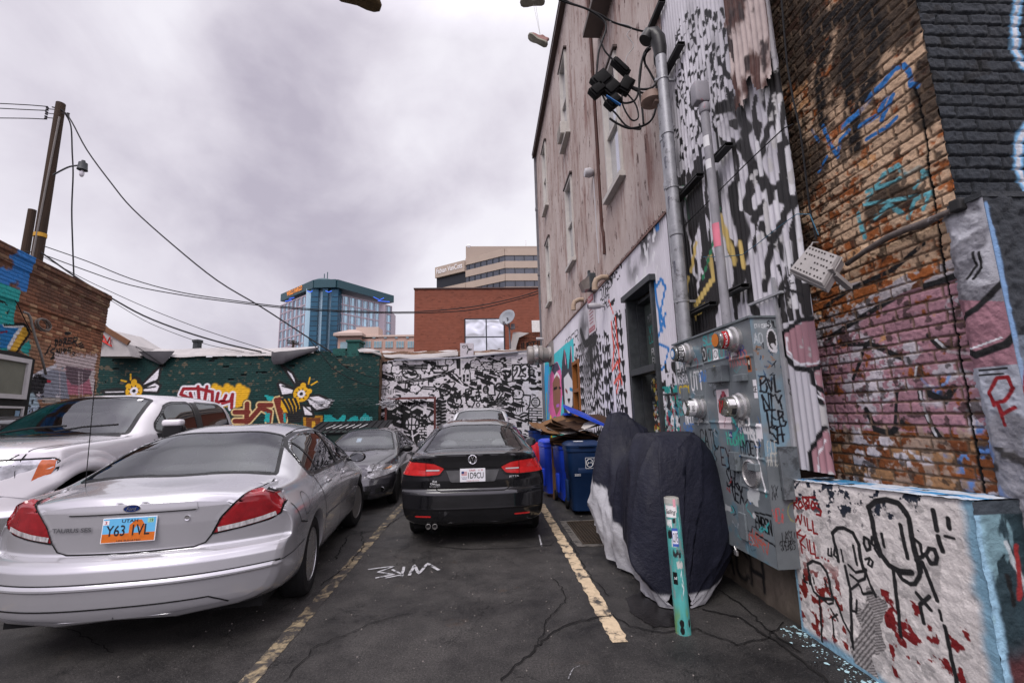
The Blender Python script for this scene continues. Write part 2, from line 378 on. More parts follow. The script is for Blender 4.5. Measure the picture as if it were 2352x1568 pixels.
 # ============== GROUND
def ground_material():
 m=bpy.data.materials.new('asphalt');m.use_nodes=True;nt=m.node_tree;b=nt.nodes['Principled BSDF'];b.inputs['Specular IOR Level'].default_value=.3;L=nt.links.new
 tc=N(nt,'ShaderNodeTexCoord')
 def nz(s,d=6,r=.65,dist=0.):
  n=N(nt,'ShaderNodeTexNoise');n.inputs['Scale'].default_value=s;n.inputs['Detail'].default_value=d;n.inputs['Roughness'].default_value=r;n.inputs['Distortion'].default_value=dist
  L(tc.outputs['Object'],n.inputs[0]);return n
 big=nz(.55,5,.6,.4);mid=nz(3.5,7,.7);fine=nz(60,5,.85);speck=nz(120,2,.6)
 c=N(nt,'ShaderNodeValToRGB');e=c.color_ramp.elements
 e[0].position=.38;e[0].color=(.010,.0095,.0095,1);e[1].position=.62;e[1].color=(.058,.054,.050,1)
 a=N(nt,'ShaderNodeMath',operation='MULTIPLY_ADD');a.inputs[1].default_value=.55;L(big.outputs[0],a.inputs[0])
 s=N(nt,'ShaderNodeMath',operation='MULTIPLY');s.inputs[1].default_value=.45;L(mid.outputs[0],s.inputs[0]);L(s.outputs[0],a.inputs[2]);L(a.outputs[0],c.inputs[0])
 fr=N(nt,'ShaderNodeMapRange');fr.inputs['From Min'].default_value=.35;fr.inputs['From Max'].default_value=.7;fr.inputs['To Min'].default_value=.35;fr.inputs['To Max'].default_value=2.1;L(fine.outputs[0],fr.inputs['Value'])
 sc=N(nt,'ShaderNodeVectorMath',operation='SCALE');L(c.outputs[0],sc.inputs[0]);L(fr.outputs[0],sc.inputs['Scale'])
 sp=N(nt,'ShaderNodeMapRange');sp.inputs['From Min'].default_value=.63;sp.inputs['From Max'].default_value=.70;L(speck.outputs[0],sp.inputs['Value'])
 mx=N(nt,'ShaderNodeMix',data_type='RGBA');L(sp.outputs[0],mx.inputs[0]);L(sc.outputs[0],mx.inputs[6]);mx.inputs[7].default_value=(.15,.145,.135,1)
 vo=N(nt,'ShaderNodeTexVoronoi',feature='DISTANCE_TO_EDGE');vo.inputs['Scale'].default_value=1.15
 dn=nz(2.2,6,.7);mm=N(nt,'ShaderNodeVectorMath',operation='MULTIPLY_ADD');mm.inputs[1].default_value=(.85,.85,.85);L(dn.outputs['Color'],mm.inputs[0]);L(tc.outputs['Object'],mm.inputs[2]);L(mm.outputs[0],vo.inputs[0])
 cw=N(nt,'ShaderNodeMapRange');cw.inputs['From Min'].default_value=.002;cw.inputs['From Max'].default_value=.0065;cw.inputs['To Min'].default_value=1;cw.inputs['To Max'].default_value=0;L(vo.outputs['Distance'],cw.inputs['Value'])
 pr=N(nt,'ShaderNodeMapRange');pr.inputs['From Min'].default_value=.47;pr.inputs['From Max'].default_value=.56;L(nz(.9,3).outputs[0],pr.inputs['Value'])
 cm=N(nt,'ShaderNodeMath',operation='MULTIPLY');L(cw.outputs[0],cm.inputs[0]);L(pr.outputs[0],cm.inputs[1])
 m2=N(nt,'ShaderNodeMix',data_type='RGBA');L(cm.outputs[0],m2.inputs[0]);L(mx.outputs[2],m2.inputs[6]);m2.inputs[7].default_value=(.006,.006,.006,1)
 st=N(nt,'ShaderNodeMapRange');st.inputs['From Min'].default_value=.64;st.inputs['From Max'].default_value=.76;st.inputs['To Max'].default_value=.5;L(nz(1.7,6,.6).outputs[0],st.inputs['Value'])
 m3=N(nt,'ShaderNodeMix',data_type='RGBA');L(st.outputs[0],m3.inputs[0]);L(m2.outputs[2],m3.inputs[6]);m3.inputs[7].default_value=(.10,.062,.035,1)
 L(m3.outputs[2],b.inputs['Base Color'])
 rr=N(nt,'ShaderNodeMapRange');rr.inputs['From Min'].default_value=.35;rr.inputs['From Max'].default_value=.65;rr.inputs['To Min'].default_value=.42;rr.inputs['To Max'].default_value=.85;L(big.outputs[0],rr.inputs['Value']);L(rr.outputs[0],b.inputs['Roughness'])
 hs=N(nt,'ShaderNodeMath',operation='SUBTRACT');L(fine.outputs[0],hs.inputs[0]);L(cm.outputs[0],hs.inputs[1])
 bn=N(nt,'ShaderNodeBump');bn.inputs['Strength'].default_value=.8;bn.inputs['Distance'].default_value=.014;L(hs.outputs[0],bn.inputs['Height']);L(bn.outputs[0],b.inputs['Normal'])
 return m
m_asph=ground_material()
o=MB().quad((-600,-60,0),(600,-60,0),(600,900,0),(-600,900,0)).build('ground',m_asph);tag(o,kind='structure')
m_line=M('worn line paint',(.52,.41,.27),rough=.75,var=.18,scale=14,dirt=(.05,.046,.043),dscale=6.5,dthr=.50,bump=.25)
m_line2=M('faded line paint',(.27,.215,.13),rough=.75,var=.25,scale=14,dirt=(.045,.041,.038),dscale=6.5,dthr=.43,bump=.25)
rg=random.Random(3)
def gstrip(name,pts,hw,mat,z=.004,jag=.0,step=.05,kind='structure',parent=None):
 """a thin sheet lying on the asphalt along pts"""
 P=[];
 for(x0,y0),(x1,y1)in zip(pts[:-1],pts[1:]):
  n=max(1,int(math.hypot(x1-x0,y1-y0)/step))
  P+=[(x0+(x1-x0)*i/n,y0+(y1-y0)*i/n)for i in range(n)]
 P.append(pts[-1]);V=[];F=[]
 for i,(x,y)in enumerate(P):
  a=P[max(0,i-1)];b=P[min(len(P)-1,i+1)];dx,dy=b[0]-a[0],b[1]-a[1];l=math.hypot(dx,dy)or 1;nx,ny=dy/l,-dx/l
  h=hw if not isinstance(hw,(list,tuple))else hw[0]+(hw[1]-hw[0])*i/len(P)
  V+=[(x-nx*(h+rg.uniform(-jag,jag)),y-ny*(h+rg.uniform(-jag,jag)),z),(x+nx*(h+rg.uniform(-jag,jag)),y+ny*(h+rg.uniform(-jag,jag)),z)]
  if i:F.append((2*i-2,2*i-1,2*i+1,2*i))
 if isinstance(name,MB):name.add(V,F);return
 o=mesh_obj(name,V,F,mat,parent);return tag(o,kind=kind)if kind and not parent else o
def G(px,py):a=onZ(px,py);return(a[0],a[1])
gstrip('parking_line',[G(1425,1475),G(1243,1157)],.062,m_line,jag=.012)
gstrip('parking_line',[(.955,8.9),(.96,16.5)],.06,m_line,jag=.006)
gstrip('parking_line',[G(540,1600),G(900,1187),(-1.62,13.)],.06,m_line2,jag=.008)
gstrip('parking_line',[(-4.35,3.2),(-5.0,9.)],.06,m_line2,jag=.008)
m_crack=M('crack',(.007,.0065,.006),rough=.95,var=0)
cm=MB()
def crack(pp,w=.006,amp=.03):
 P=[G(*p)for p in pp];Q=[]
 for a,b in zip(P[:-1],P[1:]):
  n=max(2,int(math.dist(a,b)/.05))
  Q+=[(a[0]+(b[0]-a[0])*i/n+rg.uniform(-amp,amp)*.6,a[1]+(b[1]-a[1])*i/n+rg.uniform(-amp,amp)*.6)for i in range(n)]
 Q.append(P[-1]);gstrip(cm,Q,w,None,z=.0095,jag=w*.6,step=.03)
crack([(1145,1568),(1175,1540),(1240,1480),(1290,1440),(1360,1420),(1405,1415)],.007)
crack([(1240,1480),(1250,1430),(1300,1380),(1290,1350),(1270,1330)],.004)
crack([(650,1568),(720,1490),(860,1430),(940,1410)],.004)
crack([(760,1170),(830,1175),(880,1165)],.004);crack([(770,1285),(800,1230),(880,1215),(930,1180)],.007)
crack([(1000,1255),(1080,1262),(1200,1258),(1270,1252)],.007,.015);crack([(1405,1415),(1450,1440),(1520,1452),(1600,1447),(1690,1480)],.006)
crack([(1610,1400),(1700,1420),(1790,1480),(1900,1568)],.009);crack([(1690,1480),(1760,1470),(1800,1430)],.005);crack([(1640,1350),(1700,1385),(1755,1440),(1840,1500)],.007)
crack([(0,1440),(80,1432),(180,1455),(260,1500)],.004);crack([(1310,1240),(1345,1310),(1400,1370)],.004);crack([(735,1345),(800,1300),(835,1255),(830,1220)],.005)
o=cm.build('asphalt_cracks',m_crack);tag(o,kind='structure')
m_wet=M('wet asphalt',(.012,.011,.011),rough=.12,var=.3,scale=9,bump=.15,bscale=40)
def gpoly(name,pp,mat,z=.006,world=None,kind='structure',jag=.01,parent=None):
 P=world or[G(*p)for p in pp];Q=[]
 for i in range(len(P)):
  a,b=P[i],P[(i+1)%len(P)];n=max(1,int(math.dist(a,b)/.05))
  Q+=[(a[0]+(b[0]-a[0])*k/n+rg.uniform(-jag,jag),a[1]+(b[1]-a[1])*k/n+rg.uniform(-jag,jag))for k in range(n)]
 c=(sum(p[0]for p in Q)/len(Q),sum(p[1]for p in Q)/len(Q))
 V=[(*c,z)]+[(*q,z)for q in Q];F=[(0,i+1,(i+1)%len(Q)+1)for i in range(len(Q))]
 o=mesh_obj(name,V,F,mat,parent);return tag(o,kind=kind)if kind else o
gpoly('puddle',[(1435,1375),(1450,1410),(1500,1440),(1560,1440),(1580,1400),(1540,1370),(1470,1360)],m_wet)
m_chalk=M('road scribble paint',(.40,.40,.41),rough=.8,var=.25,scale=20,dirt=(.04,.04,.04),dscale=9,dthr=.50)
sm=MB()
def scr(pp,w=.012):
 P=[G(*p)for p in pp];gstrip(sm,P,w,None,z=.0065,jag=.004,step=.04)
scr([(845,1308),(905,1301),(868,1314),(905,1320),(862,1328)],.016);scr([(885,1328),(925,1320),(900,1308)],.015);scr([(928,1302),(922,1326)],.015);scr([(940,1322),(952,1298),(962,1318),(982,1294),(1008,1310)],.018)
scr([(1305,1560),(1318,1535),(1332,1530)],.003);scr([(1238,1228),(1244,1255)],.010)
o=sm.build('road_scribble',m_chalk);tag(o,kind='structure')
sp=MB()
for i in range(260):
 t=rg.random();y=2.3+1.3*t;x=2.362-abs(rg.gauss(0,.045))-(.12*rg.random()**3);r=.0018+rg.expovariate(330)
 sp.add([(x+r*math.cos(a)*rg.uniform(.5,1.6),y+r*math.sin(a)*rg.uniform(.5,1.8),.0055)for a in(0,1.2,2.4,3.6,4.8)],[(0,1,2,3,4)])
o=sp.build('paint_spill',M('spilled pale blue paint',(.42,.62,.66),rough=.6));tag(o,kind='structure')
gr=MB()
for i in range(520):
 x=rg.uniform(-2.5,2.4);y=rg.uniform(2.6,9);r=rg.uniform(.002,.007)*(.6+y*.12)
 gr.ball((x,y,r*.5),r,6,(1,rg.uniform(.7,1.4),.7))
o=gr.build('gravel',M('grit stones',(.17,.155,.14),rough=.9,var=.5,scale=3));tag(o,kind='stuff')
# ============== RIGHT SIDE: tin-clad building
XW=2.45
def Wp(px,py):a=onX(px,py,XW);return(a[1],a[2])
m_paint=M('sprayed sheet steel',(1,1,1),rough=.42,metal=0.,var=.10,scale=5,attr=True,bump=.12,bscale=30,dirt=(.12,.07,.045),dscale=3.2,dthr=.70,stretch=(1,1,.35))
m_wallp=M('painted masonry',(1,1,1),rough=.8,var=.13,scale=11,attr=True,bump=.5,bscale=90)
m_dark=M('dark grey frame paint',(.045,.05,.053),rough=.5,var=.25,scale=12,dirt=(.16,.16,.16),dscale=7,dthr=.68)
m_steel=M('galvanised steel',(.33,.335,.35),rough=.5,metal=.4,var=.22,scale=7,dirt=(.12,.115,.12),dscale=6,dthr=.56,bump=.1)
m_black=M('black rubber',(.008,.008,.009),rough=.6,var=.2,spec=.25)
m_white=M('white enamel',(.72,.72,.72),rough=.4,var=.06,dirt=(.35,.3,.25),dthr=.7)
bld=empty('tin_clad_building',(XW,8,0),0,'tall three storey building clad in rusty pink corrugated steel above graffiti covered sheeting','building')
PITCH=.068
def corr(U,a=.009):return XW-a-a*np.cos(2*PI*U/PITCH)
BLK=(.012,.012,.013);WHT=(.66,.655,.67)
us=np.arange(3.06,5.42,.0085);vs=np.arange(.46,7.6,.0115)
cv=Canvas(us,vs,'c9c7cc');U,V=cv.U,cv.V
nn=fbm(U*2,V*1.3,3);cv.c*=(.82+.36*nn)[...,None]
zb=4.55+(fbm(U*6,V*0+2,8)-.5)*.15-(5.2-U)*.06
tong=fbm(U*10.5+fbm(U*2,V*2,12)*3.2,V*1.25+U*.8,41,2)
low=(V<zb)&(V>2.35)
dkm=sstep(.50,.52,tong+.10*(U>4.2)-.02*(U<3.5))*low
cv.c=cv.c*(1-dkm[...,None])+np.array((.022,.020,.020))*dkm[...,None]
st=lambda pp,w,col,soft=.35:cv.stroke([Wp(*p)for p in pp],w,col,soft)
for pp,w in[([(1560,480),(1580,620),(1600,780)],.10),([(1610,470),(1625,560),(1640,640)],.06),([(1685,440),(1710,540),(1700,640)],.10),([(1590,440),(1600,520)],.07)]:
 st(pp,w,(.018,.017,.017))
for pp,w in[([(1765,150),(1775,260),(1745,380),(1760,420)],.045),([(1700,330),(1760,430),(1850,480)],.05),([(1735,500),(1800,420),(1830,300),(1800,200)],.055),([(1750,520),(1790,560),(1840,640)],.05),([(1710,300),(1730,380),(1715,470)],.05),([(1810,480),(1770,580),(1760,660)],.045),([(1720,620),(1725,690),(1740,720)],.05),([(1800,650),(1790,700)],.03),([(1650,250),(1690,240),(1720,300)],.06)]:
 st(pp,w,(.018,.017,.017))
for pp,w in[([(1765,205),(1762,260)],.022),([(1790,240),(1792,320)],.028),([(1740,330),(1752,400)],.022),([(1812,340),(1822,440)],.025),([(1760,440),(1772,520)],.026),([(1785,440),(1792,500)],.02),([(1835,480),(1850,640)],.03),([(1700,420),(1705,480)],.018),([(1650,300),(1662,380)],.02),([(1725,560),(1735,610)],.018),([(1815,560),(1830,700)],.035),([(1800,530),(1808,610)],.02),([(1665,560),(1672,640)],.03)]:
 st(pp,w,WHT)
yel=lin('c9b06a')
for pp,w in[([(1582,640),(1575,700),(1590,800)],.035),([(1600,560),(1590,620)],.035),([(1600,700),(1640,640),(1632,590)],.04),([(1655,500),(1670,540),(1690,600)],.045),([(1700,560),(1712,610)],.035),([(1545,470),(1560,560)],.03),([(1620,700),(1600,730)],.03)]:
 st(pp,w,yel,.6)
st([(1616,640),(1640,560),(1655,480)],.02,lin('2c7a53'));st([(1570,430),(1585,500)],.02,lin('2c7a53'))
def haze(px,py,r,a=.75,col=(.05,.05,.05)):
 c=Wp(px,py);d=np.hypot((U-c[0])/1.,(V-c[1])/1.9)/r
 m=np.clip(1.15-d,0,1)*a*sstep(.3,.62,fbm(U*9,V*4,int(px)))
 cv.c[:]=cv.c*(1-m[...,None])+np.array(col)*m[...,None]
for p in[(1700,250,.22,.9),(1665,300,.18,.8),(1620,200,.2,.6),(1590,60,.22,.5),(1580,480,.2,.9),(1560,380,.15,.6),(1640,120,.15,.7),(1700,60,.12,.5),(1540,200,.16,.4),(1655,420,.14,.9),(1590,330,.16,.8)]:haze(*p)
rgb=random.Random(5)
for i in range(330):
 px=rgb.uniform(1550,1700);py=rgb.uniform(20,420)
 if(px-1550)*.75+(330-py)*.35<-40:continue
 c=Wp(px,py)
 if c[1]<4.6:continue
 dx_=rgb.uniform(-3,3);st([(px,py),(px+dx_,py+rgb.uniform(2,12)),(px+dx_*2.2,py+rgb.uniform(10,26))],[rgb.uniform(.004,.02),rgb.uniform(.008,.03),.004],BLK)
cv.text('ELL',Wp(1615,400),.3,.18,.02,BLK,flip=-1);cv.text('XM',Wp(1660,205),.35,.2,.022,BLK,flip=-1)
pk=lin('a87f86')
def pol(pp,col,noise=.02):cv.poly([Wp(*p)for p in pp],col,noise,3)
pol([(1800,760),(1870,730),(1905,735),(1915,820),(1880,850),(1830,830),(1805,800)],pk);pol([(1865,830),(1915,790),(1925,900),(1880,880)],pk);pol([(1880,880),(1925,870),(1930,950),(1900,950)],pk)
pol([(1870,1090),(1865,1040),(1900,970),(1930,930),(1935,1100)],pk)
for pp,w in[([(1900,725),(1840,735),(1800,765),(1803,810),(1828,845),(1870,850),(1910,825)],.02),([(1865,845),(1870,880),(1900,905),(1930,890)],.018),([(1880,900),(1895,940),(1932,955)],.016),([(1935,940),(1890,990),(1862,1040),(1868,1095)],.018),([(1935,1010),(1910,1040),(1925,1080)],.014),([(1790,610),(1805,660),(1850,680)],.012)]:
 st(pp,w,BLK)
for pp,w in[([(1810,775),(1812,805),(1835,835),(1875,835),(1912,812)],.007),([(1880,905),(1900,925)],.006),([(1900,1010),(1880,1050),(1882,1090)],.006)]:st(pp,w,(.75,.75,.78))
def tagc(c,px,py,s,h,wd,bw,col,W=None,**k):
 o=(W or Wp)(px,py);c.text(s,o,h,wd,bw,col,flip=-1,**k)
tagc(cv,1808,640,'DAG',.10,.055,.005,BLK);tagc(cv,1812,662,'CFW',.055,.04,.0045,BLK,jit=.05);tagc(cv,1822,680,'17',.05,.04,.0045,BLK)
for i,ch in enumerate('PIX'):tagc(cv,1813,880+i*14,ch,.04,.04,.0035,BLK)
cv.text('HNU',Wp(1600,760),.16,.1,.012,BLK,flip=-1)
pe=sstep(.66,.70,fbm(U*9,V*6,77,5))*(U<3.6);cv.c=cv.c*(1-pe[...,None])+np.array((.50,.49,.48))*pe[...,None]
SHE=lambda U,V:np.stack([corr(U)-.004*((V>4.55)),U,V],-1)
rustedge=lambda U,V:~((V>2.35)&(U>99))
near=painted('corrugated_sheet',cv,SHE,m_paint,bld,mask=lambda U,V:(V>1.19)|(U>3.46))
us=np.arange(3.02,3.86,.0085);vs=np.arange(4.25,7.6,.014);cr_=Canvas(us,vs,'b9aaa4');U2,V2=cr_.U,cr_.V
rs=fbm(U2*7,V2*2.2,5,6);mk=sstep(.46,.56,rs)[...,None];cr_.c=cr_.c*(1-mk)+np.array(lin('4a2a20'))*mk
mk=sstep(.60,.68,fbm(U2*14,V2*4,9,5))[...,None];cr_.c=cr_.c*(1-mk)+np.array(lin('2b1a17'))*mk
edge=lambda U,V:(V>4.42+np.abs(U-3.2)*.25+(fbm(U*8,U*0,4)-.5)*.5)&(U<3.62+(V-4.4)*.02+(fbm(V*5,V*0,4)-.5)*.10)&(U>3.05)
painted('rusty_sheet',cr_,lambda U,V:np.stack([corr(U,.012)-.03-.05*np.clip(5.0-V,0,1)*fbm(U*6,V*5,3)-.02*fbm(U*5,V*5,8),U,V],-1),m_paint,bld,mask=edge)
us=5.42*(18.32/5.42)**(np.linspace(0,1,1250));vs=np.concatenate([np.arange(.0,4.32,.022)])
cf=Canvas(us,vs,'cfccd2');U,V=cf.U,cf.V;cv_near=cv;cv=cf
cf.c*=(.85+.3*fbm(U*1.2,V*1,13))[...,None]
def haze2(px,py,r,a,col=(.04,.04,.04)):
 c=Wp(px,py);d=np.hypot((U-c[0]),(V-c[1]))/r;m=np.clip(1.3-d,0,1)*a*sstep(.35,.6,fbm(U*2.4,V*2.4,int(px)));cf.c[:]=cf.c*(1-m[...,None])+np.array(col)*m[...,None]
rgp=random.Random(11)
y=6.0+1.25
col_i=np.floor(U/.21).astype(int);fu=(U/.21)%1;ptn=fbm(U*6,V*5.2,61,2)
hsh=vnoise(col_i*3.7+.5,col_i*0+.5,9)
tri=((V*3.6+hsh*9)%1)>np.abs(fu-.5)*1.9;dia=(np.abs((V*3.1+hsh*5)%1-.5)+np.abs(fu-.5))<.42;zig=((V*6.5+np.abs(fu-.5)*2.2)%1)>.5
blkm=np.select([hsh<.22,hsh<.42,hsh<.60,hsh<.74,hsh<.86],[fu<.12,tri,~dia,zig,ptn>.5],dia)
stripe=(fu<.10)&(hsh>.3)
zone=(U>7.3)&(U<13.2)&(V<3.35+(fbm(U*2,V*0,3)-.5)*.8)
mk=(blkm&zone)|(stripe&zone&(V<2.9));cf.c[mk]=(.014,.014,.015)
for p in[(1350,800,.9,.9),(1362,850,.6,.8),(1340,760,.5,.7),(1480,560,.35,.95),(1500,520,.35,.95),(1455,610,.3,.9)]:haze2(*p)
for pp,w in[([(1335,760),(1345,790),(1370,775)],.10),([(1357,775),(1360,870)],.12),([(1372,800),(1380,850),(1372,880)],.08)]:cf.stroke([Wp(*p)for p in pp],w,(.03,.03,.03))
for i in range(26):
 px=rgp.uniform(1462,1512);py=rgp.uniform(500,640)
 cf.stroke([Wp(px,py),Wp(px+rgp.uniform(-4,4),py+rgp.uniform(8,26))],rgp.uniform(.02,.05),WHT)
for s,px,py,h,wd in[('JUKSN',1395,650,.22,.2),('EWFC',1398,665,.22,.2),('DTR',1380,690,.22,.22),('FRZ',1385,715,.22,.2),('ORER',1300,805,.3,.5),('CAT',1302,830,.3,.5),('TAMF',1402,705,.07,.09)]:
 cf.text(s,Wp(px,py),h,wd,.018,BLK,flip=-1,jit=.04)
red=lin('d8594c')
for pp,w in[([(1405,740),(1412,800),(1408,840)],.035),([(1415,730),(1420,790),(1425,830)],.035),([(1408,850),(1420,830),(1430,880)],.03),([(1412,880),(1425,860),(1418,900)],.03),([(1410,905),(1412,940)],.012),([(1400,690),(1410,720)],.02)]:cf.stroke([Wp(*p)for p in pp],w,red,.9)
blu=lin('2a76b8')
for pp,w in[([(1505,640),(1512,700),(1522,760)],.035),([(1508,660),(1520,640),(1530,660),(1518,720),(1530,750)],.03),([(1512,780),(1530,720)],.025),([(1515,790),(1538,800),(1528,840),(1520,850)],.02),([(1500,370),(1508,450),(1512,520)],.07)]:cf.stroke([Wp(*p)for p in pp],w,blu,.6)
mz=(U<6.0)&(V<2.3)&(fbm(U*12,V*8,31)>.5);cf.c[mz]=(.02,.02,.02)
mz=(U>5.4)&(U<6.05)&(V<2.0)&(fbm(U*9,V*9,35)>.56);cf.c[mz]=lin('2d8c86')
tq=lin('45b9c0')
def pf(pp,col):cf.poly([Wp(*p)for p in pp],col)
def sf(pp,w,col,soft=.3):cf.stroke([Wp(*p)for p in pp],w,col,soft)
pf([(1252,830),(1318,775),(1324,1000),(1248,1010)],tq);pf([(1252,840),(1262,835),(1262,1000),(1249,1000)],lin('3aa5d8'))
pf([(1264,862),(1272,835),(1281,830),(1290,850),(1293,900),(1288,960),(1270,985),(1262,940)],lin('d86aa0'));pf([(1268,850),(1274,834),(1281,832),(1287,848),(1280,852),(1275,862)],lin('4a4658'))
pf([(1270,880),(1276,862),(1286,866),(1289,905),(1286,940),(1279,955),(1272,930)],lin('8a6250'));sf([(1273,893),(1280,890)],.05,BLK);sf([(1285,890),(1289,891)],.04,BLK);sf([(1279,932),(1285,930)],.05,lin('b06ac0'));sf([(1274,866),(1280,856),(1286,866)],.05,(.7,.7,.7))
sf([(1262,860),(1259,920),(1264,980)],.05,lin('c85a9a'))
pf([(1292,830),(1296,800),(1301,812),(1306,850),(1312,790),(1316,830),(1322,880),(1320,960),(1298,960),(1290,880)],lin('3c3c44'))
pf([(1296,868),(1306,855),(1316,875),(1316,930),(1308,950),(1299,935)],(.62,.62,.64));sf([(1300,895),(1304,900)],.05,lin('803030'));sf([(1310,893),(1315,895)],.05,lin('2a8ab8'));pf([(1304,915),(1311,915),(1308,928)],BLK)
sf([(1298,806),(1300,835)],.045,lin('d890a8'));sf([(1313,798),(1314,830)],.045,lin('d890a8'))
sf([(1318,850),(1322,880)],.05,lin('d8c048'),.8);sf([(1256,905),(1256,960)],.08,lin('b0b020'),.9);pf([(1246,985),(1325,975),(1330,1040),(1246,1050)],lin('46a89a'))
def hole_far(U,V):return ~(((U>6.02)&(U<7.16)&(V<3.5))|((U>11.35)&(U<12.2)&(V>.9)&(V<3.05)))
painted('graffiti_sheet',cf,lambda U,V:np.stack([corr(U),U,V],-1),m_paint,bld,mask=hole_far)
m_rust=bpy.data.materials.new('rusty pink cladding');m_rust.use_nodes=True;nt=m_rust.node_tree;b=nt.nodes['Principled BSDF'];L=nt.links.new
tc=N(nt,'ShaderNodeTexCoord')
def rn(s,st,d=8,r=.68):
 mp=N(nt,'ShaderNodeMapping');mp.inputs['Scale'].default_value=st;L(tc.outputs['Object'],mp.inputs[0])
 n=N(nt,'ShaderNodeTexNoise');n.inputs['Scale'].default_value=s;n.inputs['Detail'].default_value=d;n.inputs['Roughness'].default_value=r;L(mp.outputs[0],n.inputs[0]);return n.outputs[0]
def ramp(src,p):
 c=N(nt,'ShaderNodeValToRGB');e=c.color_ramp.elements;e[0].position,e[0].color=p[0][0],(*p[0][1],1);e[1].position,e[1].color=p[-1][0],(*p[-1][1],1)
 for q in p[1:-1]:x=e.new(q[0]);x.color=(*q[1],1)
 L(src,c.inputs[0]);return c.outputs[0]
base=ramp(rn(.8,(1,1,.55)),[(.3,lin('8a7a74')),(.45,lin('a1928b')),(.6,lin('b1a59f')),(.75,lin('947e77'))])
def mixc(f,a,c):
 m=N(nt,'ShaderNodeMix',data_type='RGBA');L(f,m.inputs[0]);L(a,m.inputs[6]);m.inputs[7].default_value=(*c,1);return m.outputs[2]
def thr(src,a,b_,mx=1.):
 m=N(nt,'ShaderNodeMapRange');m.inputs['From Min'].default_value=a;m.inputs['From Max'].default_value=b_;m.inputs['To Max'].default_value=mx;L(src,m.inputs['Value']);return m.outputs[0]
c1=mixc(thr(rn(3.2,(1,1,.16)),.525,.65,.75),base,lin('6b4034'));c2=mixc(thr(rn(7,(1,1,.35)),.58,.65,.9),c1,lin('42241c'));c3=mixc(thr(rn(1.3,(1,1,.3)),.60,.74,.5),c2,lin('5d4a47'))
L(c3,b.inputs['Base Color']);b.inputs['Roughness'].default_value=.7
zr=[4.28,6.62,8.95,11.2,13.25]
wins=[(yc,z0,z1)for yc in(7.28,11.42,15.7)for z0,z1 in((5.68,8.05),(9.35,11.9))]
uy=np.arange(5.02,18.34,PITCH/6)
for k in range(4):
 zz=np.array(sorted([zr[k]]+[q for q in(5.68,8.05,9.35,11.9)if zr[k]<q<zr[k+1]]+[zr[k+1]+.05]))
 Ug,Vg=np.meshgrid(uy,zz);Vg=Vg.copy();Vg[0]+=(vnoise(uy*14,uy*0+k,3)-.5)*.05+.02*np.cos(2*PI*uy/PITCH)
 P=np.stack([corr(Ug)-.010*(3-k)+0*Vg,Ug,Vg],-1).reshape(-1,3);F=grid_faces(*Ug.shape);cy=P[F].mean(1);kp=np.ones(len(F),bool)
 for yc,z0,z1 in wins:kp&=~((abs(cy[:,1]-yc)<.45)&(cy[:,2]>z0)&(cy[:,2]<z1))
 mesh_obj('cladding',P,F[kp],m_rust,bld,smooth=True)
bm_=MB().box((7.4,11.6,6.5),(8.8,13.2,13.0));bm_.build('building_core',M('core brick',lin('5d4a44'),rough=.9),bld)
m_gut=M('brown gutter',lin('4c3f3b'),rough=.5,var=.15)
g_=MB();g_.box((XW-.10,11.8,13.20),(.15,13.3,.13));g_.box((XW-.02,11.8,13.31),(.34,13.3,.05));g_.build('gutter',m_gut,bld)
d_=MB();d_.box((XW-.07,18.30,6.6),(.10,.10,13.0))
for z in(4.4,7.6,10.6):d_.box((XW-.07,18.29,z),(.135,.13,.12))
d_.build('downspout',M('grey downspout',lin('6d6c70'),rough=.5,var=.2,scale=3),bld)
MB().box((XW-.03,18.36,6.6),(.12,.06,13.2)).build('corner_trim',m_gut,bld)
m_wf=M('grey white window frame',lin('bab5ae'),rough=.6,var=.1);m_pane=M('reflecting window pane',(.62,.64,.68),rough=.06,metal=.85,var=.15,scale=.8,rvar=0)
m_int=M('dark interior',(.02,.02,.022),rough=.9,var=0)
for i,(yc,z0,z1)in enumerate(wins):
 f=MB();w2=.45;t=.07;x0=XW-.02
 for a in(-1,1):f.box((x0,yc+a*(w2-t/2),(z0+z1)/2),(.12,t,z1-z0))
 f.box((x0,yc,z1-t/2),(.118,2*w2-2*t,t));f.box((x0,yc,z0+t/2),(.118,2*w2-2*t,t));f.box((x0+.02,yc,(z0+z1)/2),(.07,2*w2-2*t,.06))
 wo=f.build('window',m_wf,bld)
 MB().box((x0+.045,yc,(z0+z1)/2),(.01,2*w2-2*t,z1-z0-2*t)).build('pane',m_pane,wo)
 MB().box((x0+.35,yc,(z0+z1)/2),(.02,2*w2,z1-z0)).build('blind',M('window blind',lin('b5b2ad'),rough=.9,var=.1,scale=2),wo)
 MB().box((XW-.08,yc,z0-.05),(.15,1.08,.09)).build('sill',m_wf,wo)
 MB().box((XW-.06,yc,z1+.03),(.10,1.05,.05)).build('head_flashing',m_gut,wo)
ac=MB();ac.box((XW-.10,11.42,9.58),(.30,.56,.36),bev=.01);[ac.box((XW-.255,11.42,9.46+.035*i),(.01,.5,.012))for i in range(8)];ac.build('air_conditioner',m_wf,bld)
ac=MB();ac.box((XW-.13,7.1,9.2),(.5,1.25,.10));ac.build('window_ledge',M('ledge',lin('5e5550')),bld)
MB().box((XW-.028,11.8,4.27),(.02,13.0,.035)).build('flashing',M('rust flashing',lin('7a5f57'),rough=.8,var=.3,scale=9),bld)
p_=MB().tube([(XW-.06,8.28,13.1),(XW-.06,8.28,5.35),(XW-.06,8.2,5.1),(XW-.06,8.22,4.75)],.035,8);p_.build('rain_pipe',M('rust brown pipe',lin('4a2f29'),rough=.7,var=.3),bld)
df=MB()
y0,y1=6.0,7.18
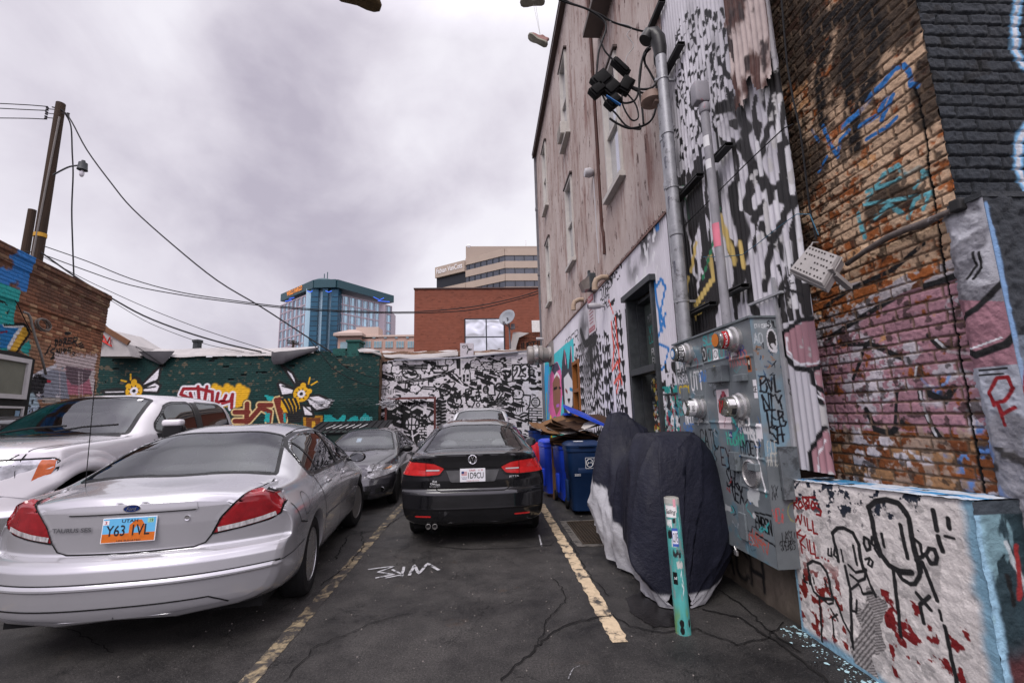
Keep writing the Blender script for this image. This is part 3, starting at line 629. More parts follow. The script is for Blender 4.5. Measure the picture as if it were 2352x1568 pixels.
df.box((XW+.02,y0+.035,1.86),(.16,.07,3.38));df.box((XW+.02,y1-.035,1.86),(.16,.07,3.38));df.box((XW+.0,(y0+y1)/2,3.55),(.22,y1-y0+.16,.09));df.box((XW+.02,(y0+y1)/2,2.28),(.20,y1-y0-.14,.10))
df.box((XW+.22,y0+.09,1.8),(.24,.04,3.4));df.box((XW+.22,y1-.09,1.8),(.24,.04,3.4));df.box((XW+.22,(y0+y1)/2,3.44),(.24,y1-y0-.2,.05))
do=df.build('door_frame',m_dark,bld)
us=np.arange(y0+.09,y1-.09,.012);vs=np.arange(.16,2.23,.014);cd=Canvas(us,vs,'3a3d3d')
pal=[lin(c)for c in('d8d4c8','262626','c8a860','8f9a94','7c2f2a','2e7c7a','e6e3dc','b8653a','1c1c20','9aa0a6','d8cf5c')]
rgd=random.Random(8)
for i in range(420):
 cx,cy=rgd.uniform(us[0],us[-1]),rgd.uniform(.2,2.2);w_,h_=rgd.uniform(.015,.07),rgd.uniform(.015,.06);a=rgd.uniform(0,3)
 cd.poly([(cx+w_*math.cos(a+q)*1.,cy+h_*math.sin(a+q))for q in(0,1.6,3.1,4.7)],rgd.choice(pal))
for i in range(60):cx,cy=rgd.uniform(us[0],us[-1]),rgd.uniform(.2,2.2);cd.stroke([(cx,cy),(cx+rgd.uniform(-.06,.06),cy+rgd.uniform(-.06,.06)),(cx+rgd.uniform(-.08,.08),cy+rgd.uniform(-.06,.06))],.005,rgd.choice(pal))
dr=painted('door',cd,lambda U,V:np.stack([XW+.24+0*U,U,V],-1),m_wallp,bld,smooth=False)
MB().lathe([(.0,0),(.03,.0),(.03,.03),(.02,.06),(0,.06)],(XW+.24,y1-.18,1.02),R=Matrix.Rotation(-PI/2,3,'Y')).build('handle',m_steel,dr)
us=np.arange(y0+.11,y1-.11,.010);vs=np.arange(2.34,3.4,.012);cd=Canvas(us,vs,'4d5450')
for s,px,py,h,col in[('LUBE',1492,800,.12,'2f9c92'),('PROA',1492,845,.10,'b8b8b8'),('ELRI',1500,870,.1,'a0a0a0'),('VIBE',1490,780,.12,'2f9c92'),('MTR',1492,720,.1,'8f8f8f')]:cd.text(s,(us[-1]-.1-rgd.uniform(0,.1),{800:2.75,845:2.55,870:2.4,780:2.9,720:3.1}[py]),h,.09,.008,lin(col),flip=-1,jit=.05)
painted('transom',cd,lambda U,V:np.stack([XW+.22+0*U,U,V],-1),M('scribbled dark glass',(1,1,1),rough=.15,attr=True,var=.1),do,smooth=False)
fm=MB()
def wtext(mb,s,y,z,x,w,h,**k):return put_text(mb,s,(x,y,z),(0,-1,0),(0,0,1),w,h,**k)
wo_=MB();yc,z0,z1=11.78,.9,3.05;w2=.425
for a in(-1,1):wo_.box((XW+.03,yc+a*(w2-.045),(z0+z1)/2),(.14,.09,z1-z0))
for z in(z0+.05,2.25,z1-.05):wo_.box((XW+.03,yc,z),(.138,2*w2-.18,.09))
wq=wo_.build('wooden_window',M('varnished brown wood',lin('8a5526'),rough=.45,var=.25,scale=4,stretch=(1,1,.2)),bld)
MB().box((XW+.07,yc,(z0+z1)/2),(.01,.68,z1-z0-.1)).build('pane',glass('amber pane',trans=.2,base=(.06,.05,.02)),wq)
us=np.arange(3.5,7.4,.02);vs=np.arange(0,.46,.02);cg=Canvas(us,vs,'6a6156');cg.c*=(.35+1.2*fbm(cg.U*3,cg.V*6,4))[...,None]
cg.text('ACH',(4.7,.08),.26,.24,.02,(.02,.02,.02),flip=-1,soft=1)
painted('foundation',cg,lambda U,V:np.stack([XW-.045+.03*V+(fbm(U*12,V*12,6)-.5)*.03,U,V],-1),m_wallp,bld)
MB().box((XW+.10,5.4,.475),(.30,3.9,.03)).build('foundation_ledge',M('ledge concrete',lin('5a5148'),rough=.9),bld)
# -------------- things on the tin wall
XS=XW-.06
m_strut=M('black strut channel',(.03,.03,.03),rough=.5,var=.3,scale=20,dirt=(.3,.3,.3),dscale=12,dthr=.66)
for k,(a,b_)in enumerate([((1494,70),(1526,6)),((1532,173),(1570,97)),((1558,457),(1614,407)),((1646,369),(1681,331)),((1579,727),(1643,695)),((1670,680),(1718,654))]):
 A=onX(*a,XW-.05);B=onX(*b_,XW-.05);zc=(A[2]+B[2])/2;s=MB();ym=(A[1]+B[1])/2;ly=abs(A[1]-B[1])
 s.box((XW-.075,ym,zc+.020),(.085,ly,.006));s.box((XW-.075,ym,zc-.020),(.085,ly,.006));s.box((XW-.034,ym,zc),(.004,ly,.034));s.box((XW-.1155,ym,zc+.013),(.004,ly,.010));s.box((XW-.1155,ym,zc-.013),(.004,ly,.010))
 o=s.build('strut_channel',m_strut)
 tag(o,['short black strut channel holding the service cable above the hooded conduit top','black strut channel on pale sheeting, just below the cable hood','long black strut channel clamping the thick conduit pipe halfway up','short black strut channel clamping the slimmer conduit near its grey cap','long black strut channel just above the meter cabinet, clamping the thick conduit','short black strut channel above the meter cabinet, clamping the slimmer conduit'][k],'strut','strut channels on the tin wall')
def sticker(mb,i,y,z,x,w,h):mb.mat(i);mb.box((x,y,z),(.002,w,h))
A=onX(1524,130,XW-.13);yc=4.80;XC=XW-.18
cnd=empty('service_conduit',(XC,yc,2.5),0,'thick galvanised conduit pipe rising from the meter cabinet to a hooded cable head','conduit pipe')
pm=MB();pm.tube([(XC,yc,2.43),(XC,yc,6.12)],.066,20)
pm.build('pipe',m_steel,cnd,auto=40)
fm=MB()
for z in(3.75,5.05):fm.lathe([(.070,-.06),(.076,-.055),(.076,.055),(.070,.06)],(XC,yc,z),n=20)
fm.build('coupling',m_steel,cnd,auto=40)
cl=MB()
for z in(2.90,4.30,5.75):
 cl.lathe([(.068,-.014),(.074,-.014),(.074,.014),(.068,.014)],(XC,yc,z),n=20);cl.box((XC+.09,yc,z),(.12,.03,.028));cl.box((XC-.085,yc+.0,z),(.03,.02,.035))
cl.build('clamp',m_steel,cnd)
hd=MB();hd.tube([(XC,yc,6.08),(XC,yc,6.2),(XC-.01,yc+.01,6.33),(XC-.05,yc+.03,6.42),(XC-.11,yc+.05,6.43),(XC-.16,yc+.06,6.36)],[.072,.085,.095,.10,.10,.085],16)
hd.build('cable_head',M('dark cast head',(.035,.035,.035),rough=.4,metal=.3,var=.3),cnd,auto=60)
st_=MB()
for k,(s,z,w_,h_)in enumerate([('FUNG',3.55,.10,.05),('OUTS ITP',3.44,.10,.06)]):
 pass
for s,z in(('BOOGY',4.9),('THMOE',4.62),('LMT',4.1),('SWXPR',3.3)):
 V_,F_=text_fit(s,.06,.16,font_shear=.2)
 st_.add([(XC-math.cos(x/.0675)*.0675,yc-math.sin(x/.0675)*.0675-.0,z+y)for x,y,_ in V_],F_)
st_.build('scribble',M('marker ink',(.06,.06,.1),rough=.6,var=0),cnd)
y2=yc+.14
c2_=empty('side_conduit',(XC+.02,y2,2.5),0,'galvanised conduit pipe directly behind the thickest one with a flat round cap','conduit pipe')
pm=MB();pm.tube([(XC+.02,y2,2.40),(XC+.02,y2,5.55)],.052,18);pm.build('pipe',m_steel,c2_,auto=40)
cl=MB();[cl.lathe([(.056,-.05),(.06,-.045),(.06,.045),(.056,.05)],(XC+.02,y2,z),n=18)for z in(3.0,4.4,5.05)];cl.build('coupling',m_steel,c2_)
hd=MB();hd.lathe([(0,.16),(.06,.15),(.13,.10),(.14,0),(.10,-.03),(0,-.03)],(XC-.08,y2+.05,5.58),n=20);hd.box((XC-.02,y2,5.57),(.14,.11,.10),bev=.02);hd.build('cable_head',M('rust brown cap',lin('8a7468'),rough=.6,var=.2),c2_,auto=40)
A=onX(1648,500,XW-.12);y3=3.98;X3=XW-.155
c3_=empty('slim_conduit',(X3,y3,2.5),0,'slim sticker covered conduit with a square grey cap rising from the meter cabinet','conduit pipe')
pm=MB();pm.tube([(X3,y3,2.45),(X3,y3,4.73)],.043,18);pm.build('pipe',M('smeared grey pipe',lin('8d8c90'),rough=.5,var=.25,scale=9,dirt=(.03,.03,.03),dscale=4,dthr=.56,stretch=(1,1,.5)),c3_,auto=40)
hd=MB();hd.lathe([(.048,-.05),(.056,-.04),(.056,.04),(.05,.05)],(X3,y3,4.73),n=18);hd.box((X3-.03,y3,4.90),(.16,.13,.24),bev=.03);hd.build('cap',M('cast grey cap',lin('8f8d92'),rough=.5,dirt=lin('b0485a'),dscale=11,dthr=.6),c3_,auto=40)
sk=MB()
for k,z in enumerate((4.35,3.35,4.1)):
 w_=(.9,1.1,.8)[k];sk.mat((0,1,0)[k]);n=8;V_=[];h_=(.06,.12,.05)[k]
 for j in range(n+1):
  a=-w_+2*w_*j/n+PI*.15;V_+=[(X3-math.cos(a)*.0445,y3-math.sin(a)*.0445,z-h_),(X3-math.cos(a)*.0445,y3-math.sin(a)*.0445,z+h_)]
 sk.add(V_,[(2*j,2*j+2,2*j+3,2*j+1)for j in range(n)])
sk.build('sticker',[M('white sticker',(.7,.7,.7)),M('pink sticker',lin('d87a8c'))],c3_)
# -------------- meter cabinet
CX,CY0,CY1,CZ0,CZ1=2.19,3.46,4.96,.46,2.41
m_cab=M('grey cabinet paint',(1,1,1),rough=.42,attr=True,var=.14,scale=6,bump=.08,dirt=lin('8d8f8c'),dscale=5,dthr=.72)
m_cabp=M('plain cabinet paint',lin('6a7174'),rough=.42,var=.2,scale=7,bump=.08,dirt=lin('3c4040'),dscale=4,dthr=.55)
cab=empty('meter_cabinet',(2.32,4.2,.46),0,'grey steel cabinet of round electricity meters covered with tags and stickers','meter cabinet')
c=MB();c.box(((CX+XW-.03)/2+.005,(CY0+CY1)/2,(CZ0+CZ1)/2),(XW-.05-CX,CY1-CY0-.012,CZ1-CZ0-.01));c.box(((CX+XW)/2-.01,(CY0+CY1)/2,CZ1+.01),(XW-CX+.02,CY1-CY0+.03,.018));c.build('case',m_cabp,cab)
FT=1
def tagf(c_,s,y,z,h,adv,bw,col,**k):
 c_.text(s,(y+len(s)*adv/2,z),h,adv,bw,lin(col)if isinstance(col,str)else col,flip=-1,**k)
us=np.arange(CY0,CY1+.004,.0062);vs=np.arange(CZ0,CZ1,.0075);cc=Canvas(us,vs,'70777a');U,V=cc.U,cc.V
cc.c*=(.78+.44*fbm(U*3,V*3,2))[...,None]
md=sstep(.58,.7,fbm(U*5,V*5,12,5))[...,None];cc.c=cc.c*(1-.5*md)+np.array(lin('48798a'))*.5*md
T_=lambda *a,**k:tagf(cc,*a,**k)
T_('WA',4.83,2.10,.16,.10,.010,'d8d8d8',jit=.03);T_('WSBA',4.80,1.96,.10,.07,.007,'e2e2e2');T_('EWEA',4.80,2.05,.07,.06,.006,'222222',jit=.05);T_('GYEM',4.78,1.86,.07,.06,.009,'d8b92c');T_('UTT',4.47,1.88,.18,.09,.010,'e0e0e0',jit=.02)
T_('SLEV',4.12,2.30,.09,.07,.007,'35a8a6');T_('SAMZ',4.80,1.62,.14,.07,.008,'3fb0b0',jit=.06);T_('NGO',4.72,1.52,.13,.06,.008,'e6e6e6');T_('OECE',3.98,1.99,.05,.045,.004,'9a9a9a');T_('MIKRO',3.68,2.04,.12,.055,.006,'b86a68',jit=.04)
T_('COCHR',3.72,2.13,.07,.06,.006,'4a4a80',jit=.05);T_('D8',3.98,2.14,.18,.10,.006,'38a0a0');T_('D',4.15,2.14,.12,.08,.006,'38a0a0');T_('DISBER',4.05,1.90,.09,.055,.003,'9ea4a8',jit=.06);T_('CATC',4.33,1.30,.17,.09,.008,'1c1c1c',jit=.05)
T_('HOBAM',3.86,1.36,.10,.055,.007,'4fb89a',jit=.05);T_('REL',3.66,1.47,.12,.07,.012,'e2e2e2');T_('ICUN',3.58,1.42,.08,.05,.010,'d8d8d8',jit=.08);T_('HYDEY!',3.64,1.29,.11,.05,.006,'17171c',jit=.03)
T_('EY',4.05,1.16,.15,.09,.008,'33262a',jit=.06);T_('SEC',3.97,.98,.16,.07,.009,'17171c',jit=.1);T_('YEX',3.92,.86,.16,.06,.009,'17171c',jit=.1);T_('EMRSN',3.58,.70,.11,.042,.007,'0d0d0d');T_('SERV',3.68,.55,.08,.07,.005,'b0584a',jit=.2);T_('JURS',3.70,.60,.07,.06,.004,'b0584a',jit=.3)
T_('BLOAM',4.5,2.02,.06,.05,.004,'a0a8a8',jit=.1);T_('CRVZ',4.33,1.95,.1,.04,.005,'3a78c0',jit=.1);T_('SABE',4.75,1.42,.10,.06,.006,'3a78c0',jit=.1);T_('OBE',4.80,1.30,.12,.07,.006,'3aa090',jit=.1)
cc.stroke([(3.68,.83),(3.46,.85)],.007,BLK);cc.stroke([(3.70,.66),(3.46,.63)],.007,BLK)
cc.stroke([(3.60,1.47),(3.55,1.36),(3.56,1.30),(3.53,1.12),(3.50,1.02)],.010,(.75,.75,.75));cc.stroke([(3.99,1.73),(3.8,1.5),(3.9,1.42)],.012,lin('4fb8b0'))
rgc=random.Random(4)
for i in range(70):
 y,z=rgc.uniform(CY0,CY1),rgc.uniform(.5,2.38);P=[(y,z)]
 for k in range(rgc.randint(2,6)):P.append((P[-1][0]+rgc.uniform(-.05,.05),P[-1][1]+rgc.uniform(-.05,.05)))
 cc.stroke(P,rgc.uniform(.002,.006),lin(rgc.choice(['3aa6a6','2a6fb0','20242a','c9cdd0','8f3a3a','1b1b1f','9aa0a4'])))
def sheet(c_,y,z,w,h,col,n=.01):c_.poly([(y-w/2,z-h/2),(y+w/2,z-h/2),(y+w/2,z+h/2),(y-w/2,z+h/2)],lin(col),n,4)
sheet(cc,4.0,1.67,.22,.36,'d8c9cc',.002);cc.poly(ellp((4.0,1.72),.08,.11),lin('b04a58'),.08,3);T_('CRAIT',4.0,1.64,.08,.036,.006,'101010');cc.stroke([(4.06,1.76),(4.03,1.80),(4.0,1.75),(3.96,1.80),(3.94,1.74)],.006,BLK);cc.stroke([(3.98,1.62),(4.02,1.5)],.004,lin('803040'))
sheet(cc,4.27,2.22,.09,.15,'16181a');cc.poly(ellp((4.27,2.22),.035,.06),lin('b8bcbc'));cc.poly(ellp((4.27,2.22),.02,.04),lin('16181a'));sheet(cc,4.05,2.19,.09,.10,'e8e8e8',0);cc.stroke(ellp((4.05,2.19),.03,.035),.004,BLK);cc.ell((4.10,2.03),.038,.052,lin('d9b928'));T_('FLY',4.10,2.015,.03,.02,.003,'202020')
sheet(cc,3.535,2.04,.055,.13,'b0622e',0);sheet(cc,3.535,2.04,.038,.10,'2b1d1a',0);cc.ell((3.535,2.05),.012,.02,lin('d8d0c0'));sheet(cc,3.49,1.83,.05,.15,'e4e2e4',0);T_('SZE',3.49,1.80,.05,.014,.003,'202020');sheet(cc,3.49,1.49,.08,.12,'e4e2e4',.01)
sheet(cc,3.93,1.445,.05,.05,'4a4588',0);T_('UAL',3.93,1.435,.02,.014,.002,'e8e8e8');sheet(cc,3.66,1.215,.07,.05,'e4e4e4',0);T_('CYB',3.66,1.20,.03,.02,.003,'202020');cc.poly(ellp((3.67,.97),.09,.08),lin('bfc3c2'),.09,6);cc.ell((3.70,.80),.025,.022,lin('c4c4c4'));sheet(cc,4.10,.78,.09,.05,'b8bcbc',.02)
door_z=[CZ0,.95,1.28,1.52,2.12,CZ1]
grooves=[4.62,4.30,3.84]
def relief(U,V):
 x=CX+0*U
 for y in grooves:x=x+.006*np.exp(-((U-y)/.007)**2)
 for y0,zs in((3.46,(1.02,1.27,1.53,2.10)),(3.84,(1.55,2.13)),(4.3,(1.54,2.12)),(4.62,(1.2,1.8))):
  y1={3.46:3.84,3.84:4.3,4.3:4.62,4.62:4.96}[y0]
  for z in zs:x=x-.010*np.exp(-((V-z)/.009)**2)*((U>y0+.01)&(U<y1-.01))
 return x
painted('doors',cc,lambda U,V:np.stack([relief(U,V),U,V],-1),m_cab,cab)
us=np.arange(CX,XW-.02,.0062);cs=Canvas(us,vs,'7f8689');U,V=cs.U,cs.V
cs.c*=(.75+.5*fbm(U*4,V*3,22))[...,None];md=sstep(.45,.65,fbm(U*6,V*4,32,5))[...,None];cs.c=cs.c*(1-.6*md*(V[...,None]>1.3))+np.array(lin('6f95a8'))*.6*md*(V[...,None]>1.3)
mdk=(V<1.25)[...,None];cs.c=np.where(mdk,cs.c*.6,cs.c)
S_=lambda s,x,z,h,adv,bw,col,**k:cs.text(s,(x-len(s)*adv/2,z),h,adv,bw,lin(col),flip=1,**k)
S_('DISPO',2.30,2.33,.03,.03,.003,'c8ccce');S_('AO',2.25,2.20,.08,.04,.004,'b8c0c4');S_('SIL',2.38,2.33,.05,.03,.005,'202024',jit=.1)
for k,(s,z)in enumerate([('BVL',1.80),('NTY',1.66),('TEB',1.53),('SH',1.40)]):S_(s,2.31,z,.12,.06,.008,'15151a',jit=.10)
for i in range(26):x,z=rgc.uniform(2.2,2.42),rgc.uniform(1.9,2.2);cs.stroke([(x,z),(x+rgc.uniform(-.03,.03),z+rgc.uniform(-.03,.03)),(x+rgc.uniform(-.03,.03),z+rgc.uniform(-.03,.03))],.004,lin(rgc.choice(['20242a','8a6a50','35506a'])))
S_('FLE',2.26,1.32,.09,.03,.003,'a8a8a0',jit=.06);S_('HOOS',2.27,1.22,.10,.03,.003,'a8a8a0',jit=.06);S_('XX SY',2.28,.98,.09,.03,.003,'1a1a1e',jit=.1);S_('NEW',2.24,.80,.1,.03,.002,'b04848',jit=.05);S_('LAST!',2.31,.66,.07,.022,.003,'101012',jit=.08);S_('SHERBS',2.29,.60,.06,.02,.003,'101012',jit=.08)
cs.ell((2.36,2.22),.045,.10,(.62,.62,.64));cs.ell((2.36,2.225),.035,.08,(.03,.03,.03));cs.poly([(2.34,2.19),(2.37,2.20),(2.40,2.14),(2.38,2.11)],(.6,.6,.62));cs.stroke(ellp((2.37,.87),.05,.07),.003,lin('8a8a50'))
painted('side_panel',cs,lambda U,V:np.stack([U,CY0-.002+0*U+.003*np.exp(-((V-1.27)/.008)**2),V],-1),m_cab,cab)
m_mglass=glass('meter glass',tint=(.85,.86,.84),trans=.75,base=(.3,.3,.28),rough=.05)
m_alu=M('brushed aluminium',(.55,.54,.53),rough=.3,metal=.8,var=.15,scale=12)
m_mface=M('meter dial face',lin('8e8468'),rough=.5,var=.2,scale=30)
stx=[M('white sticker paper',(.72,.72,.72),rough=.6,dirt=(.2,.2,.2),dscale=30,dthr=.62),M('black sticker paper',(.02,.02,.02)),M('red sticker paper',lin('a82a2e')),M('orange sticker paper',lin('c7742a')),M('blue sticker paper',lin('3a7ab0')),M('pale sticker ink',(.75,.75,.75),var=0),M('dark sticker ink',(.02,.02,.02),var=0),M('green paint dots',lin('3f9a35')),M('yellow paint bar',lin('c8b860'))]
def meter(y,z,r=.085,ln=.17,kind=0):
 m=empty('meter',(0,0,0),parent=cab);m.matrix_parent_inverse=wm(cab).inverted()
 a=MB();a.lathe([(r+.030,0),(r+.030,.03),(r+.012,.04),(r+.012,.075),(r,.085),(r*.98,ln*.55)],(CX,y,z),n=28,R=Matrix.Rotation(-PI/2,3,'Y'));a.box((CX-.025,y,z-r-.045),(.03,.05,.03));a.tube([(CX-.04,y+.01,z-r-.05),(CX-.045,y+.01,z-r-.09)],.006,6);a.build('collar',m_alu,m,auto=40)
 a=MB();a.lathe([(r*.99,ln*.5),(r*.97,ln*.9),(r*.88,ln),(0,ln+.004)],(CX,y,z),n=28,R=Matrix.Rotation(-PI/2,3,'Y'));a.build('glass_dome',m_mglass,m,auto=50)
 a=MB();a.lathe([(r*.93,ln*.55),(0,ln*.56)],(CX,y,z),n=28,R=Matrix.Rotation(-PI/2,3,'Y'));a.box((CX-ln*.6,y,z+.01),(.01,.07,.03));a.build('dial',m_mface,m)
 xf=CX-ln-.006;s=MB()
 def band(i,a0,a1,l0,l1):
  s.mat(i);n=6;V_=[]
  for j in range(n+1):
   a=a0+(a1-a0)*j/n
   for l in(l0,l1):V_.append((CX-l,y+math.cos(a)*(r+.002),z+math.sin(a)*(r+.002)))
  s.add(V_,[(2*j,2*j+1,2*j+3,2*j+2)for j in range(n)])
 if kind==0:
  s.mat(4);s.lathe([(.055,0),(0,.001)],(xf,y+.01,z),n=20,R=Matrix.Rotation(-PI/2,3,'Y'));s.mat(0);s.lathe([(.038,.002),(0,.003)],(xf,y+.01,z),n=20,R=Matrix.Rotation(-PI/2,3,'Y'));band(1,PI*.62,PI*1.42,.085,.155)
  s.mat(5);V_,F_=text_fit('OUTS ITP',.17,.05,bold=.02);s.add([(CX-.12+yy,y+math.cos(PI*1.02-x*11.5)*(r+.004),z-math.sin(PI*1.02-x*11.5)*(r+.004)*-1)for x,yy,_ in V_],F_)
 if kind==1:
  s.mat(3);s.lathe([(.06,0),(0,.001)],(xf,y+.012,z),n=9,R=Matrix.Rotation(-PI/2,3,'Y'));band(2,PI*.72,PI*1.38,.10,.15)
  s.mat(5);V_,F_=text_fit('Leroy',.15,.032,bold=.01);s.add([(CX-.125+yy,y+math.cos(PI*1.05-x*11)*(r+.004),z+math.sin(PI*1.05-x*11)*(r+.004))for x,yy,_ in V_],F_)
 if kind==2:
  s.mat(0);s.add([(xf,y+.05*math.cos(a)*q,z+.06*math.sin(a)*q)for a,q in((0,1),(.8,.8),(1.6,1.1),(2.4,.7),(3.2,1),(4,.9),(4.8,1.1),(5.6,.7))],[tuple(range(8))]);band(0,PI*.7,PI*1.4,.09,.16);s.mat(6);V_,F_=text_fit('MAX',.07,.03,font_shear=.2);s.add([(CX-.125+yy,y+math.cos(PI*1.02-x*11)*(r+.004),z+math.sin(PI*1.02-x*11)*(r+.004))for x,yy,_ in V_],F_)
 if kind==3:
  s.mat(2);s.tube([(xf-.002,y+.04,z-.05),(xf-.002,y+.03,z+.05),(xf-.002,y-.02,z+.055),(xf-.002,y+.0,z),(xf-.002,y+.02,z-.02)],.005,5);band(0,PI*.75,PI*.95,.10,.16);band(1,PI*1.05,PI*1.25,.10,.14)
 if s.v:s.build('sticker',stx,m)
meter(4.60,2.27,kind=0);meter(3.70,2.27,kind=1);meter(4.43,1.69,kind=2);meter(3.70,1.69,kind=3,r=.088)
a=MB();a.lathe([(.115,0),(.115,.02),(.10,.028),(.10,.02)],(CX,3.66,1.14),n=28,R=Matrix.Rotation(-PI/2,3,'Y'));a.mat(1);a.lathe([(.10,.012),(0,.013)],(CX,3.66,1.14),n=28,R=Matrix.Rotation(-PI/2,3,'Y'))
a.mat(2);[a.lathe([(.026,.015),(0,.017)],(CX,3.66+dy,1.14+dz),n=10,R=Matrix.Rotation(-PI/2,3,'Y'))for dy,dz in((.045,.05),(-.045,.045),(.045,-.03),(-.045,-.035))];a.mat(3);a.box((CX-.016,3.66,1.15),(.003,.012,.15));a.build('round_window',[m_alu,M('olive dial',lin('76803a'),rough=.6,var=.3,scale=20),stx[7],stx[8]],cab)
for nme,y,z,w_,h_,d_ in(('junction_box',3.98,1.99,.27,.15,.08),('breaker_box',4.72,1.84,.07,.14,.06),('handle_box',4.42,1.79,.12,.055,.04),('handle_box',3.64,1.93,.15,.06,.05),('breaker_box',3.86,1.22,.10,.16,.05),('handle_box',3.60,1.20,.12,.06,.04),('handle_box',4.40,1.22,.12,.05,.04),('lower_hatch',3.86,.68,.10,.22,.02)):
 MB().box((CX-d_/2,y,z),(d_,w_,h_),bev=.006).build(nme,m_cabp,cab)
MB().box((2.36,CY0-.025,1.17),(.15,.03,.40),bev=.004).build('side_cover_plate',M('plate paint',lin('62676a'),rough=.45,var=.3,dirt=lin('45484a'),dscale=9,dthr=.5),cab)
ang=MB();ang.box((XW-.03,CY0-.02,1.9),(.02,.03,1.7));ang.box((XW-.04,CY0+.1,2.60),(.03,.45,.02));ang.build('edge_angle',M('pale angle strip',lin('9c9da0'),rough=.5,var=.2),cab)
MB().tube([(2.18,4.04,.47),(2.18,4.02,.44),(2.18,4.0,.47)],.005,6).box((2.18,4.02,.42),(.02,.045,.045),bev=.005).build('padlock',m_alu,cab)
us=np.arange(5.13,5.62,.008);vs=np.arange(.5,1.86,.009);q=Canvas(us,vs,'9aa09e')
for sd,col,th in((1,'e8e8e8',.52),(2,'2f7f92',.6),(3,'a83a4a',.62),(4,'22262a',.58),(5,'3aa090',.63)):mk=fbm(q.U*14,q.V*11,sd*7,4)>th;q.c[mk]=lin(col)
sc=empty('small_cabinet',(2.38,5.4,.5),0,'narrow upright cabinet splattered with white and colourful paint beside the dark door','cabinet')
painted('front',q,lambda U,V:np.stack([2.30+0*U,U,V],-1),m_cab,sc,smooth=False);MB().box((2.375,5.375,1.18),(.145,.49,1.36)).build('case',m_dark,sc);MB().box((2.37,5.375,1.872),(.18,.53,.02)).build('lid',m_dark,sc)
# ============== BRICK BUILDING at right
BX=2.66
def Bp(px,py):a=onX(px,py,BX);return(a[1],a[2])
bb=empty('brick_building',(3.2,2.5,0),0,'old brick building with peeling pink and cream paint and a dark grey painted end','building')
CYB=2.175
us=np.arange(CYB,3.36,.0040);vs=np.arange(.9,5.5,.0052);cb=Canvas(us,vs,'8a5535');U,V=cb.U,cb.V
idn,id2,mort,rel=brickfield(U,V,.205,.0735,.011,3,.006)
B1,B2,B3=np.array(lin('aa6434')),np.array(lin('7c4526')),np.array(lin('b88a60'))
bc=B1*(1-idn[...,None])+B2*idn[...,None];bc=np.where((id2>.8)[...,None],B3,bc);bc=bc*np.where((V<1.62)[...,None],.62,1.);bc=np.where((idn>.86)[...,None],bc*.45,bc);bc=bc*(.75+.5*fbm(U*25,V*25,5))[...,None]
n5=fbm(U*9,V*9,15,5)+(idn-.5)*.34;n6=fbm(U*26,V*26,25,4);nL=fbm(U*1.6,V*1.1,33,3)
def layer(mask,col):bc[:]=bc*(1-mask[...,None])+(np.array(col)if not isinstance(col,str)else np.array(lin(col)))*mask[...,None]
cream=sstep(.36,.48,n5*.55+n6*.45-.10*(U-2.5)+.06*np.clip(V-3,-1,1));cream*=(V>2.35)
layer(cream*.92,np.array(lin('cdb092'))*1.0)
soot=sstep(.585,.66,fbm(U*2.3+3,V*1.7,44,5)+.05*n6+.10*(V-4.0)+.06*(U-2.5));layer(soot*.9*(V>2.9),'ffffff' and lin('241d19'))
_pc=[Bp(*p)for p in((2260,590),(2215,625),(2150,650),(2080,668),(1980,728),(1905,775))];vt=np.interp(U,*zip(*_pc));zp=sstep(.40,.47,n5*.6+n6*.4+.07)*(V<vt)*(V>1.50)
layer(zp,'a9808a')
wb_=sstep(.40,.48,n5*.5+n6*.5)*(V>vt)*(V<vt+.10);layer(wb_*.9,'b4b0b6');low=sstep(.47,.56,n5*.4+n6*.6)*(V<=1.55);layer(low*.85,'a08c7c')
wh=sstep(.50,.56,n5*.5+n6*.5)*sstep(.5,.56,fbm(U*3.3,V*4.5,71,3));layer(wh*(V<2.55)*.9,'c6c2c8')
bl=sstep(.55,.62,fbm(U*4,V*4,81,4))*sstep(.5,.6,n6)*(V<1.75)*(U<2.5);layer(bl,'5f86c0')
moss=sstep(.60,.70,fbm(U*18,V*18,91,4));layer(moss*.8,'2c241f')
cb.c=bc;cb.keep=np.clip(sstep(.28,.38,n6)+.5,0,1)*(1-mort*.35)*(.35+.65*(idn<.8))
def bs(pp,w,col,soft=.5):cb.stroke([Bp(*p)for p in pp],w,col,soft)
K=(.016,.016,.017)
for pp,w in[([(1890,60),(1925,30),(1990,20),(2015,90),(2000,180),(1975,260)],.075),([(1900,100),(1880,180),(1890,280)],.06),([(1960,60),(1940,160),(1955,260),(1965,340)],.06),([(1850,20),(1860,120)],.05)]:bs(pp,w,lin('1d1a1a'),.9)
bl_=lin('2f72b4')
for pp,w in[([(1890,290),(1905,330),(1925,360)],.016),([(1925,350),(1930,320),(1950,300)],.014),([(1935,290),(1985,245),(2005,215),(2030,190),(2052,160)],.024),([(2052,160),(2075,150),(2088,165),(2092,195),(2108,198)],.017),([(1975,290),(2015,265),(2035,225)],.02),([(1990,320),(2040,290),(2060,270)],.014),([(2025,275),(2050,220)],.018),([(1880,395),(1900,360)],.012),([(1865,300),(1880,325)],.012)]:bs(pp,w,bl_)
ty=lin('64aab4')
for pp,w in[([(1990,460),(2030,400),(2060,380),(2080,400)],.016),([(1970,490),(1980,530),(1985,545)],.016),([(1990,440),(2050,420),(2110,385),(2125,400),(2100,430)],.014),([(2010,500),(2040,470),(2070,490)],.016),([(2085,500),(2100,460),(2135,440),(2120,480)],.014),([(1985,470),(2050,460),(2110,450)],.012)]:bs(pp,w,ty,.8)
